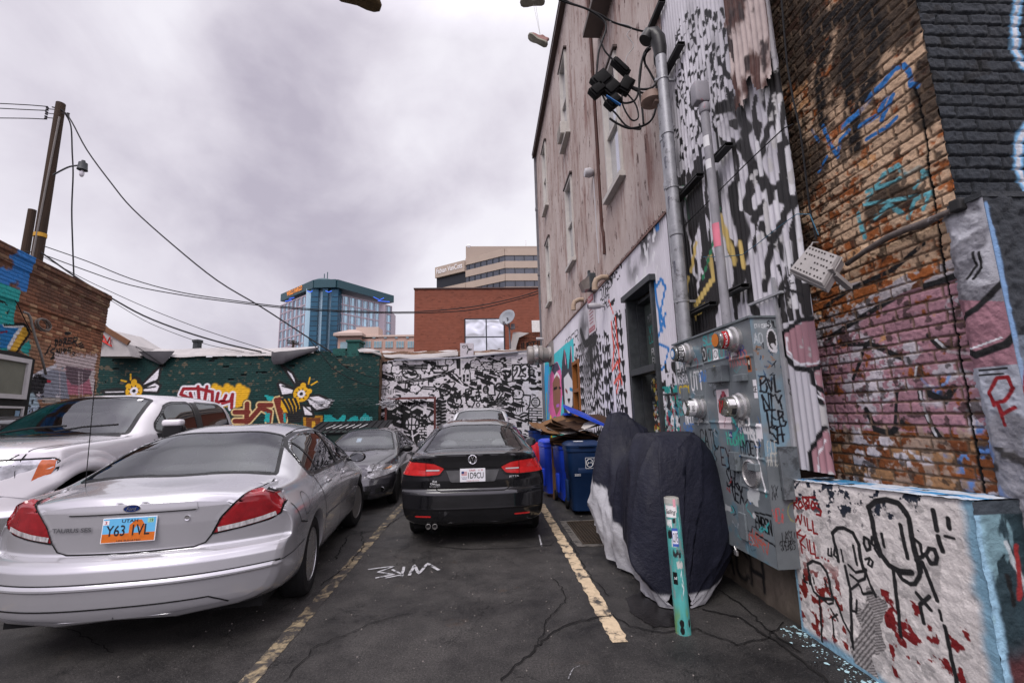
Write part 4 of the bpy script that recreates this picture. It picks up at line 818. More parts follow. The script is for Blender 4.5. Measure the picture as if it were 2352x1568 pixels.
for pp,w,c_ in[([(1905,775),(1980,728),(2080,668),(2150,650),(2215,625),(2260,590)],.020,K),([(1900,700),(1960,660),(2050,620),(2120,560)],.016,K),([(1930,790),(2000,790),(2090,830)],.018,K),([(2135,770),(2165,800),(2215,810)],.022,K),([(1990,940),(2010,985),(2045,995),(2070,970)],.02,K),([(2110,880),(2115,920),(2140,980),(2165,1030)],.018,K),([(2060,900),(2055,980)],.012,K),([(2120,870),(2135,905),(2170,920),(2190,890)],.022,K),([(1960,870),(1985,800),(2000,780)],.014,K),([(2130,960),(2165,1010),(2200,1040)],.012,K),([(2150,780),(2180,808),(2230,812)],.008,(.7,.7,.72)),([(2090,800),(2105,840),(2100,870)],.006,(.6,.6,.62)),([(2112,900),(2130,960),(2150,1000)],.008,(.6,.6,.62)),([(2115,868),(2140,893),(2175,880),(2180,860)],.008,lin('8aa8d8')),([(1920,640),(1935,660)],.02,(.6,.6,.6))]:bs(pp,w,c_,.4)
cb.c=cb.c*(.80+.40*id2)[...,None];mc=np.array(lin('6a5846'))*(.5+.9*n6)[...,None];keepm=(mort*.8)[...,None];cb.c=cb.c*(1-keepm)+mc*keepm
crk=np.abs(U-(2.305+(fbm(V*3,V*0,5)-.5)*.07-.02*(V-2)))
ck=(crk<.006+.006*fbm(V*4,V*0,8))&(V<3.6);cb.c[ck]=(.008,.007,.006)
gap=(id2<.06)&(mort<.3);
rel=rel*.8-.012*ck-.016*gap-.004*(1-cream)*(V>2.6)
Bsurf=lambda U,V:np.stack([BX-rel,U,V],-1)
m_brick=M('weathered brick',(1,1,1),rough=.85,attr=True,var=.14,scale=30,bump=.6,bscale=130)
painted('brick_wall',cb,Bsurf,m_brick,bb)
us=np.arange(2.015,2.30,.0042);vs=np.arange(.9,2.84,.005);cp=Canvas(us,vs,'8c8c92');U,V=cp.U,cp.V
cp.c*=(.55+.8*fbm(U*20,V*20,3))[...,None]
edge0=2.165+(fbm(V*3.3,V*0,25)-.5)*.10
def cl_(mask,col):cp.c[:]=cp.c*(1-mask[...,None])+np.array(lin(col))*mask[...,None]
cl_(sstep(.42,.55,fbm(U*8,V*8,5))*(V>2.28),'b9bac0');cl_(((V<2.20-.3*(2.1-U))&(V>1.86)).astype(float),'a07680');cl_(sstep(.3,.5,fbm(U*9,V*7,8))*(V<1.86)*(V>1.45),'aeb3bd');cl_(sstep(.5,.6,fbm(U*7,V*7,9))*(V<1.55)*(V>1.2),'7f95c0');cl_(sstep(.5,.6,fbm(U*7,V*9,19))*(V<1.45),'3c3a3a')
ps=lambda pp,w,col,soft=.4:cp.stroke([Bp(*p)for p in pp],w,col,soft)
for pp,w,c_ in[([(2215,735),(2260,710),(2320,650),(2345,610)],.016,K),([(2200,800),(2260,815),(2330,790),(2360,760)],.02,K),([(2190,800),(2250,800),(2320,775)],.005,(.75,.75,.78)),([(2255,580),(2262,610),(2240,640)],.008,K),([(2270,580),(2275,615),(2255,640)],.008,K),([(2265,850),(2330,845)],.006,K),([(2265,862),(2320,858)],.005,K)]:ps(pp,w,c_)
rd=lin('8e1f26')
for pp in[[(2300,930),(2290,900),(2305,868),(2330,865),(2345,890),(2325,920),(2300,925)],[(2310,930),(2325,975)],[(2320,950),(2350,935)]]:ps(pp,.010,rd)
cp.c*=(1-.0*V)[...,None]
ptop=lambda U:2.70-.0*U
prf=((fbm(U*25,V*25,66,4)-.5)*.02+(fbm(U*5,V*5,67,3)-.5)*.03)*sstep(0,.05,U-2.015)
Pm=lambda U,V:(U<(2.255+(fbm(V*3.3,V*0,25)-.5)*.09))&(V<2.76)
painted('plaster_pilaster',cp,lambda U,V:np.stack([BX-.045-prf+.05*sstep(2.19,2.27,U),U,V],-1),m_wallp,bb,mask=Pm)
m_dkb=M('dark grey painted masonry',(1,1,1),rough=.7,attr=True,var=.12,scale=20,bump=.7,bscale=110)
us=np.arange(BX-.045,3.65,.006);vs=np.arange(.9,2.77,.007);ce=Canvas(us,vs,'34383d');U,V=ce.U,ce.V
ce.c*=(.6+.8*fbm(U*9,V*9,3))[...,None];pr2=(fbm(U*22,V*22,6,4)-.5)*.035*sstep(0,.05,U-BX+.045)
ce.stroke([(BX-.03,2.7),(BX-.03,1.0)],.012,lin('7da0c8'),.9);mk=sstep(.5,.6,fbm(U*6,V*6,18))*(V<2.0);ce.c=ce.c*(1-.5*mk[...,None])+np.array(lin('8b97a6'))*.5*mk[...,None]
for pp in[[(2.62,1.7),(2.66,1.86),(2.74,1.8),(2.66,1.72),(2.78,1.62)],[(2.70,1.6),(2.75,1.75)]]:ce.stroke(pp,.012,rd)
ce.poly(ellp((2.66,1.40),.12,.19),lin('a8a2a4'),.02);ce.stroke(ellp((2.66,1.40),.12,.19)+[(2.78,1.4)],.016,K);ce.stroke([(2.63,1.44),(2.65,1.36)],.014,K);ce.stroke([(2.72,1.46),(2.74,1.36)],.014,K)
painted('pilaster_end',ce,lambda U,V:np.stack([U,2.015+pr2,V],-1),m_dkb,bb)
MB().box((3.13,2.10,2.755),(1.04,.175,.03)).build('pilaster_cap',M('cap mortar',lin('3a3d40'),rough=.9,bump=.6),bb)
us=np.arange(BX+.004,3.9,.0055);vs=np.arange(2.60,5.5,.0068);ck_=Canvas(us,vs,'2b3036');U,V=ck_.U,ck_.V
idn,id2,mort,rel3=brickfield(U,V,.215,.079,.011,13,.005)
ck_.c*=(.70+.35*idn+.5*(fbm(U*30,V*30,3)-.5))[...,None];ck_.c=ck_.c*(1-.45*mort[...,None])
for pp in[[(2340,-10),(2332,60),(2334,120),(2352,150)],[(2362,290),(2342,320),(2340,380),(2362,440)]]:pp=[(lambda a:(a[0],a[2]))(onY(*p,CYB))for p in pp];ck_.stroke(pp,.03,lin('7fb8e0'),.9);ck_.stroke(pp,.014,(.6,.62,.66),.9)
ob=MB();rgk=random.Random(9);obs=sstep(.66,.70,fbm(U*5,V*7,55,4))[...,None];ck_.c=ck_.c*(1-.7*obs)+np.array((.004,.004,.004))*.7*obs
oo=sstep(.55,.62,fbm(U*10,V*12,57,4))*(V<2.83);ck_.c=ck_.c*(1-oo[...,None])+np.array(lin('6a3a1c'))*oo[...,None]
painted('dark_end_wall',ck_,lambda U,V:np.stack([U,CYB-rel3*1.4,V],-1),m_dkb,bb)
MB().box((5.32,2.84,6.5),(5.25,1.1,13.0)).build('wall_core',M('core masonry',lin('3a302a'),rough=.9),bb)
pl=[onX(1945,607,BX-.05),onX(1990,575,BX-.05),onX(2040,545,BX-.05),onX(2085,525,BX-.055),onX(2120,515,BX-.05),onX(2160,495,BX-.05),onX(2200,478,BX-.05)]
o=MB().tube(pl,[.016,.018,.022,.021,.026,.018,.016],10).build('bent_pipe',M('smeared pipe',lin('5c5450'),rough=.6,var=.35,scale=18,dirt=lin('a8a4a6'),dscale=12,dthr=.58),smooth=True);tag(o,'dented grey pipe running slantwise across the peeling brick wall','pipe')
a=onX(2206,472,BX-.04);o=MB().box(a,(.08,.06,.07),bev=.01).build('pipe_end_box',M('black box',(.02,.02,.02)));tag(o,'small black box at the upper end of the dented pipe on brick','junction box')
P=[onX(x,y,XW-.03)for x,y in((1795,0),(1800,60),(1808,150),(1822,230),(1838,300),(1848,380),(1860,480),(1875,550))]
o=MB().tube(P,.007,6).build('black_cable',m_black);tag(o,'thin black cable hanging down the seam between tin sheets and brick','cable')
P=[onX(x,y,XW-.05)for x,y in((1560,530),(1620,470),(1720,370),(1800,295),(1822,285))]
o=MB().tube(P,.0055,6).build('black_cable',m_black);tag(o,'thin black cable running diagonally over black and white sheeting','cable')
P=[onX(x,y,XW-.05)for x,y in((1615,590),(1660,590),(1705,585),(1740,560),(1790,520),(1830,492),(1860,492),(1880,540))]
o=MB().tube(P,.0035,6).build('blue_cable',M('thin teal wire',lin('2c5e74')));tag(o,'thin teal wire looping across the sheeting to the white lamp','cable')
# -------------- flood lamp
fl=empty('flood_lamp',(2.38,2.86,2.55),0,'white tilted floodlight box with studded back fixed on the brick edge','flood lamp')
c0=Vector(onX(1882,606,2.30));e1=Vector(onX(1932,580,2.30))-Vector(onX(1838,645,2.30));rx=Vector((0,-1,.0));
A,B_,C_,D_=[Vector(onX(*p,q))for p,q in(((1815,622),2.20),((1862,566),2.36),((1930,590),2.36),((1892,657),2.20))]
nrm=(B_-A).cross(D_-A).normalized()
if nrm.x>0:nrm=-nrm
m_fl=M('aged white plastic',lin('8f8b88'),rough=.5,var=.15,dirt=lin('6f6862'),dscale=9,dthr=.6)
f=MB();ins=lambda p,k:p+((A+B_+C_+D_)/4-p)*k
T0=[ins(p,.06)+nrm*.02 for p in(A,B_,C_,D_)];T1=[p for p in(A,B_,C_,D_)];T2=[ins(p,.02)-nrm*.07 for p in(A,B_,C_,D_)];T3=[ins(p,.12)-nrm*.09 for p in(A,B_,C_,D_)]
V_=T0+T1+T2+T3;F_=[(0,1,2,3),(15,14,13,12)]
for k in range(3):F_+=[(4*k+i,4*k+4+i,4*k+4+(i+1)%4,4*k+(i+1)%4)for i in range(4)]
f.add(V_,F_);fr=T1;f.tube([ins(p,-.03)-nrm*.012 for p in T1],.006,6,closed=True);f.build('housing',m_fl,fl)
k_=MB();rgm=random.Random(2)
for i in range(9):
 for j in range(5):
  if rgm.random()<.3:continue
  u,v=.12+.78*i/8+rgm.uniform(-.02,.02),.12+.76*j/4;p=(A*(1-u)+D_*u)*(1-v)+(B_*(1-u)+C_*u)*v+nrm*.024;k_.ball(p,.0065,6)
k_.build('studs',M('stud grey',lin('4a4644')),fl)
k_=MB();p=(C_+D_)/2;k_.bar(p-nrm*.02,p+nrm*.03,.03,.02);k_.bar(p-nrm*.03,p-nrm*.16+Vector((.05,0,0)),.035,.03);k_.tube([B_,B_+Vector((.02,0,.03)),B_+Vector((.06,-.0,.03))],.006,6);k_.build('bracket',m_fl,fl)
# -------------- painted concrete block
HX,HY0,HY1=2.37,2.13,3.53
us=np.arange(HY0,HY1+.003,.0036);vs=np.arange(0,1.2,.0040);cc=Canvas(us,vs,'dcd6d1');U,V=cc.U,cc.V
def Hp(px,py):a=onX(px,py,HX);return(a[1],a[2])
def Z1(px,py):
 return Hp((2900+px/1.887)*.5742,(1900+py/1.887)*.5742)
cc.c*=(.86+.26*fbm(U*7,V*7,3))[...,None]
def hl(mask,col):cc.c[:]=cc.c*(1-mask[...,None])+np.array(lin(col))*mask[...,None]
hl(sstep(.60,.66,fbm(U*16,V*16,5,5))*.5,'8f8c8a')
hl(sstep(.60,.63,fbm(U*22,V*22,15,5))*sstep(.84,1.02,V)*(U>2.4),'232a36')
hl(sstep(.56,.60,fbm(U*20,V*20,25,5))*(1-sstep(.45,.75,V))*(np.abs(U-3.3)<.22),'7e241f');hl(sstep(.60,.64,fbm(U*15,V*15,35,5))*(V<.6)*(U<2.75),'7b1c1e')
hl(np.clip(sstep(.09,.03,U-HY0-(fbm(U*3,V*9,7)-.5)*.06)+sstep(.075,.02,V-(fbm(U*9,V*2,8)-.5)*.05)+sstep(.03,.012,HY1-U)*(V<.6),0,1),'7fa6ba')
sx=fbm(U*8,V*8,44,3);reg=((U-2.93)*.55+(V-.34)*1.0);pm_=(np.abs((U-2.86)+(V-.34)*.35)<.085+.16*(sx-.5))&(V>.02)&(V<.60+.3*(sx-.5))
strp=(np.sin((U*1.0+V*(.8+.9*(fbm(U*9,V*5,48,1)>.5)))*230)>0);cc.c[pm_&strp]=lin('6a6664');cc.c[pm_&~strp]=lin('aaa5a2')
hs=lambda pp,w,col=K,soft=.35:cc.stroke([Z1(*p)for p in pp],w,col,soft)
RB=lin('8e1c1f')
def lets(paths,w=.009):
 for p in paths:hs(p,w,RB)
lets([[(495,95),(510,180)],[(492,92),(535,100),(530,135),(505,140),(545,185)],[(560,125),(545,150),(560,185),(580,165),(565,130)],[(575,95),(600,190)],[(595,100),(615,120),(600,145),(625,170),(605,190)],[(575,95),(670,100)],[(622,100),(628,185)],[(650,130),(640,165),(655,195),(672,170),(655,132)],[(690,150),(665,145),(680,180),(720,210),(715,245),(685,235)]])
lets([[(500,205),(525,290),(540,240),(560,310),(570,235)],[(590,250),(600,320)],[(610,265),(618,355),(645,360)],[(650,285),(662,385),(690,390)]],.008)
lets([[(515,310),(545,420)],[(565,355),(535,385),(590,410)],[(560,440),(580,540)],[(600,400),(560,455)],[(560,455),(600,500)],[(610,430),(625,520)],[(630,440),(642,545),(665,550)],[(660,460),(680,580),(705,580)]],.008)
for p in((728,578),(752,592),(775,605)):hs([p,(p[0]+3,p[1])],.008,RB)
hs([(1075,200),(1110,340),(1130,450),(1165,560),(1230,650),(1320,705),(1405,712)],.018);hs([(1075,200),(1130,155),(1210,148),(1300,180),(1360,250),(1385,300),(1400,400),(1430,560),(1460,640),(1470,700)],.018)
hs([(1175,410),(1195,505)],.012);hs([(1315,345),(1375,600)],.013);hs([(1290,690),(1330,760),(1390,800),(1430,800),(1465,740),(1475,650)],.013)
hs([(1265,680),(1285,850),(1305,1000),(1330,1200)],.013);hs([(1490,640),(1540,770),(1600,930)],.013);hs([(1420,450),(1470,500),(1490,600)],.010);hs([(1440,620),(1475,600),(1520,575),(1540,535),(1580,545),(1600,600),(1590,650),(1555,650),(1525,590)],.012)
hs([(1045,430),(1040,480),(1060,530),(1085,520),(1080,450),(1050,430)],.011);hs([(1105,430),(1100,480),(1130,510),(1125,440)],.010);hs([(1120,520),(1160,580)],.010)
hs([(800,390),(830,500),(850,610)],.013);hs([(800,390),(840,350),(890,350),(960,390),(1000,480),(1020,600),(1045,680)],.014);hs([(870,520),(885,610)],.009);hs([(960,490),(995,640)],.010);hs([(925,640),(980,700),(1045,690)],.010)
hs([(900,650),(940,830),(945,1000),(965,1290)],.012);hs([(1050,680),(1090,790),(1135,890)],.010);hs([(940,720),(1000,770),(1050,750),(1060,680)],.010);hs([(950,830),(1000,790),(1025,830),(1035,870),(1115,860),(1080,760)],.009);hs([(775,510),(775,560),(800,570),(795,510)],.008);hs([(820,500),(815,560),(845,590)],.008);hs([(1050,600),(1085,590),(1110,620),(1100,660),(1075,640),(1085,600)],.008);hs([(950,900),(950,1000),(990,1010),(990,920)],.009)
hs([(620,640),(640,760),(665,850),(730,905),(800,910)],.012);hs([(620,630),(660,605),(720,630),(770,700),(790,800),(810,910)],.012);hs([(660,740),(670,785)],.008);hs([(755,760),(768,810)],.008);hs([(735,915),(780,950),(815,940),(820,900)],.008);hs([(710,890),(725,1050),(735,1250)],.010);hs([(835,920),(890,1080),(945,1180),(968,1300)],.010);hs([(590,720),(590,770),(615,780)],.009);hs([(625,730),(635,790)],.009)
hs([(795,990),(850,1080)],.008);hs([(845,1030),(805,1060),(820,1180)],.008);hs([(822,1200),(826,1212)],.010)
hs([(1440,870),(1550,1000)],.012);hs([(1540,900),(1470,960),(1500,1100)],.012);hs([(1570,250),(1600,400)],.014);hs([(1680,320),(1695,390)],.014);hs([(1660,450),(1730,470)],.008);hs([(1610,450),(1640,560)],.014);hs([(1660,1130),(1700,1340),(1750,1568)],.012);hs([(1620,1010),(1635,1080)],.010)
blk=empty('concrete_block',(2.45,2.8,0),0,'low white painted concrete block with red words and black cartoon outlines','concrete block')
m_blk=M('painted rough concrete',(1,1,1),rough=.72,attr=True,var=.09,scale=14,bump=.5,bscale=80)
topz=lambda U:1.112+(HY1-U)*.065
rl=(fbm(U*24,V*24,4,4)-.5)*.010+(fbm(U*5,V*5,6)-.5)*.012
painted('front_face',cc,lambda U,V:np.stack([HX-rl+.012*sstep(1.15,1.2,V),U,V/1.2*topz(U)],-1),m_blk,blk)
us=np.arange(HX-.004,2.80,.006);vs=np.arange(HY0,HY1+.003,.0075);ct=Canvas(us,vs,'c4ccd4');U,V=ct.U,ct.V
def tl(mask,col):ct.c[:]=ct.c*(1-mask[...,None])+np.array(lin(col))*mask[...,None]
tl(sstep(.5,.58,fbm(U*14,V*5,5,4)),'3e8fbf');tl(sstep(.62,.66,fbm(U*9,V*9,8,5)),'2b333c');tl(sstep(.035,.01,U-HX),'c9d2d8')
for i in range(14):y=rgm.uniform(2.2,3.4);ct.stroke([(2.42+rgm.uniform(0,.1),y),(2.48,y+.12),(2.40+rgm.uniform(0,.14),y+.25)],.008,lin('2f86bd'),.8)
painted('top_face',ct,lambda U,V:np.stack([U,V,topz(V)+(fbm(U*30,V*30,3)-.5)*.008],-1),m_blk,blk)
us=np.arange(HX-.004,3.3,.006);vs=np.arange(0,1.2,.006);cn=Canvas(us,vs,'22343a');U,V=cn.U,cn.V
def el(mask,col):cn.c[:]=cn.c*(1-mask[...,None])+np.array(lin(col))*mask[...,None]
cn.c*=(.6+.8*fbm(U*8,V*8,3))[...,None];el(sstep(.62,.45,V+(fbm(U*5,V*5,9)-.5)*.2),'4a2628');el(sstep(.42,.30,V+(fbm(U*5,V*5,19)-.5)*.2),'6a5226')
el(sstep(.05,.02,U-HX),'8fb4c8');el(sstep(.58,.64,fbm(U*12,V*4,29,4))*(V>.62)*.7,'7fa0a8');el((V>1.13).astype(float),'3b4248')
for pp,col in[([(2.50,1.0),(2.56,.8),(2.55,.6)],'b0b8ba'),([(2.62,.95),(2.66,.72),(2.64,.55)],'a8b0b4'),([(2.56,.98),(2.52,.75)],'8e2a2a'),([(2.48,.85),(2.49,.72)],'101010'),([(2.72,1.0),(2.78,.7),(2.74,.5)],'92a0a4')]:cn.stroke(pp,.012,lin(col),.7)
for a in range(5):q=1.2+a*.5;cn.stroke([(2.66,.22),(2.66+.09*math.cos(q),.22+.05*math.sin(q)+.03),(2.66+.15*math.cos(q),.20+.05*math.sin(q))],.012,lin('2f5a34'))
cn.stroke([(2.66,.22),(2.64,.0)],.012,lin('3c2c20'))
painted('end_face',cn,lambda U,V:np.stack([U,HY0-.002-(fbm(U*22,V*22,6,4)-.5)*.02,V/1.2*topz(HY0)],-1),m_blk,blk)
MB().box((2.84,2.84,.54),(.88,1.36,1.06)).build('core',m_cabp,blk)
# -------------- bollard
bx,by=1.475,3.60
bo=empty('bollard',(bx,by,0),0,'leaning turquoise steel bollard covered in torn stickers in front of the covered motorbike','bollard')
n=40;zs=np.linspace(0,.985,190);us=np.linspace(0,2*PI,n*3+1);cbz=Canvas(us,zs,'4e9c97');U,V=cbz.U,cbz.V
def bl(mask,col):cbz.c[:]=cbz.c*(1-mask[...,None])+np.array(lin(col))*mask[...,None]
cbz.c*=(.75+.5*fbm(U*3,V*9,3))[...,None]
bl(sstep(.55,.62,fbm(U*2.2,V*11,5,5))*.8,'7b8a88');bl(sstep(.92,.96,V)*1.,'a9a9a2');bl(sstep(.25,.1,V)*sstep(.4,.6,fbm(U*2,V*6,9))*.7,'6f8f3c')
F0=4.35
def rect(u,z,w,h,col,nz=0.):cbz.poly([(u-w/2,z-h/2),(u+w/2,z-h/2),(u+w/2,z+h/2),(u-w/2,z+h/2)],lin(col),nz,3)
rect(F0-.25,.91,1.7,.05,'d8d2d0');rect(F0+.3,.95,.35,.08,'d89aa4',.02)
for s,z,w_,h_ in[(1,.80,.8,.05),(2,.72,1.2,.06),(3,.66,.7,.05),(4,.58,1.1,.05),(5,.50,.8,.05)]:rect(F0-.9+.25*s,z,w_,h_,['d8d8d4','1c1c1e','c7c7c2','2a2a2c','bdbdb8'][s-1],.09)
rect(F0-.3,.885,1.5,.075,'e4e2e0');rect(F0+.05,.70,.75,.115,'dcdce6');rect(F0+.05,.70,.75,.115,'dcdce6');cbz.stroke([(F0-.32,.757),(F0+.42,.757),(F0+.42,.643),(F0-.32,.643),(F0-.32,.757)],.01,lin('3a5aa8'),.5)
rect(F0-.45,.40,.65,.09,'0e0e10')
cbz.stroke([(F0-.1,.82),(F0+.2,.825)],.018,(.02,.02,.02));
V_=np.stack([bx+.057*np.cos(U)-.0*V+.035*(V-.0)*-.35,by+.057*np.sin(U),V],-1).reshape(-1,3)
for pp in[[(F0+.3,.42),(F0+.5,.46),(F0+.45,.40),(F0+.6,.36)],[(F0+.35,.36),(F0+.6,.33),(F0+.4,.29)],[(F0+.7,.85),(F0+.8,.80),(F0+.75,.74)]]:cbz.stroke(pp,.012,lin('c8d8d8'),.6)
for z,r in((.085,.30),(.035,.3)):cbz.poly([(F0-.1+r*math.cos(t),z+.028*math.sin(t))for t in np.linspace(0,6,16)],(.01,.01,.01));
cbz.poly([(F0+1.0+.2*math.cos(t),.085+.03*math.sin(t))for t in np.linspace(0,6,16)],(.01,.01,.01))
P=np.stack([bx-.012*V+.057*np.cos(U),by+.057*np.sin(U),V],-1).reshape(-1,3)
mesh_obj('post',P,grid_faces(*U.shape),M('bollard paint',(1,1,1),attr=True,rough=.5,bump=.2,var=.1),bo,smooth=True,cols=cbz.c.reshape(-1,3))
MB().lathe([(.057,.0),(.050,.006),(.047,-.02),(0,-.03)],(bx-.012,by,.985),n=30).build('rim',M('bollard rim',lin('8c8b84'),rough=.7,var=.3,dirt=lin('5a4038')),bo)
tx=MB()
def ctext(mb,s,z,w,h,u0,r=.0586,**k):
 V_,F_=text_fit(s,w,h,**k);mb.add([(bx-.012*z+r*math.cos(u0+x/.0575),by+r*math.sin(u0+x/.0575),z+y)for x,y,_ in V_],F_)
ctext(tx,'Sailing',.885,.080,.045,F0-.3,font_shear=.35,bold=.01);ctext(tx,'CLIVE',.70,.035,.07,F0+.05,font_shear=.2);tx.build('sticker_writing',stx[6],bo)
tx=MB();ctext(tx,'sd',.405,.020,.022,F0-.38,bold=.01);tx.build('sticker_writing',stx[5],bo)
# -------------- motorbike cover
m_cov=M('two tone cover cloth',(1,1,1),attr=True,rough=.6,var=.25,scale=3,bump=1.2,bscale=5,spec=.25)
st=[(3.97,1.62,.16,.02,.09,.08,.06,.012,.12),(4.02,1.66,.72,.09,.25,.30,.17,.012,.13),(4.10,1.74,1.16,.17,.40,.42,.25,.012,.15),(4.22,1.82,1.37,.25,.50,.46,.33,.012,.19),(4.45,1.88,1.43,.30,.54,.48,.40,.02,.28),(4.80,1.90,1.43,.31,.51,.50,.44,.03,.46),(5.08,1.86,1.20,.24,.47,.55,.44,.05,.62),(5.32,1.78,1.18,.20,.42,.65,.41,.10,.78),(5.55,1.73,1.60,.14,.42,.80,.38,.18,.86),(5.72,1.71,1.63,.12,.38,.80,.34,.22,.88),(5.92,1.71,1.30,.10,.30,.70,.26,.24,.85),(6.12,1.72,.80,.04,.14,.55,.12,.30,.60)]
S=np.array(st);NS=190;t=np.linspace(0,len(st)-1,NS)
def cr1(P,t):
 n=len(P);i=np.clip(np.floor(t).astype(int),0,n-2);f=(t-i)[:,None]if P.ndim>1 else t-i
 p0,p1,p2,p3=P[np.maximum(i-1,0)],P[i],P[i+1],P[np.minimum(i+2,n-1)]
 return .5*((2*p1)+(-p0+p2)*f+(2*p0-5*p1+4*p2-p3)*f*f+(-p0+3*p1-3*p2+p3)*f**3)
Q=cr1(S,t);NA=84;V_=[];bnd=[]
for k in range(NS):
 y,x,zt,wt,wm_,zm,wh,zh,zb_=Q[k]
 pr=np.array([(0,zt),(wt*.55,zt-.008),(wt*.92,zt-.06),((wt+wm_)/2+.02,(zt*.60+zm*.40)),(wm_,zm),((wm_+wh)/2+.02,(zm+zh)/2),(wh,zh)])
 c_=cr1(pr,np.linspace(0,6,NA));sl=np.linspace(0,1,NA)
 for sgn in(-1,1):
  rr=range(NA-1,0,-1)if sgn<0 else range(NA)
  for j in rr:
   a=sl[j];u=y*1.0+sgn*.7
   rg1=(1-abs(2*vnoise(np.array([y*4.2+sgn*13+a*1.7]),np.array([a*2.2-y*1.3]),24)[0]-1))**4;rg2=(1-abs(2*vnoise(np.array([y*3.1+a*5+sgn*7]),np.array([a*3.5+y*2]),34)[0]-1))**5
   fold=.05*rg1+.035*rg2*(a>.1)+(vnoise(np.array([y*7+sgn*31+a*.6]),np.array([a*1.1]),4)[0]-.5)*.075*a+(vnoise(np.array([y*16+sgn*11]),np.array([a*2.5+y]),8)[0]-.5)*.03*a+(vnoise(np.array([y*5+a*4]),np.array([a*6-y*5]),14)[0]-.5)*.02
   ridge=-.035*math.exp(-((y-5.20-.10*a)/.07)**2)*(.3+a)
   w_=sgn*(c_[j,0]+fold+ridge);z_=c_[j,1]+(fold*.25 if a<.5 else 0)
   if sgn>0:
    zm_=.012+min(.34,max(0,(y-4.04)*1.0));z_=zm_+(z_-zh)*(zt-zm_)/max(.05,zt-zh)if z_<zt else z_;w_*=1-.30*max(0,1-(y-3.97)/.35)*a
   V_.append((x+w_,y,max(.012,z_)))
NW=2*NA-1;V_=np.array(V_);Fc=grid_faces(NS,NW)
cz=V_[Fc].mean(1);yb=cz[:,1];zb=np.interp(yb,S[:,0],S[:,8]);zb=np.where(cz[:,0]>np.interp(yb,S[:,0],S[:,1]),np.minimum(zb,.22),zb)
zv=np.interp(V_[:,1],S[:,0],S[:,8]);zv=np.where(V_[:,0]>np.interp(V_[:,1],S[:,0],S[:,1]),np.minimum(zv,.22),zv);sv=sstep(.012,-.012,V_[:,2]-zv)[:,None]
cvr=mesh_obj('motorbike_cover',V_,Fc,m_cov,smooth=True,cols=np.array((.009,.010,.019))*(1-sv)+np.array((.40,.40,.415))*sv);tag(cvr,'dark navy and silver fabric cover draped over a parked motorbike beside the meter cabinet','vehicle cover')
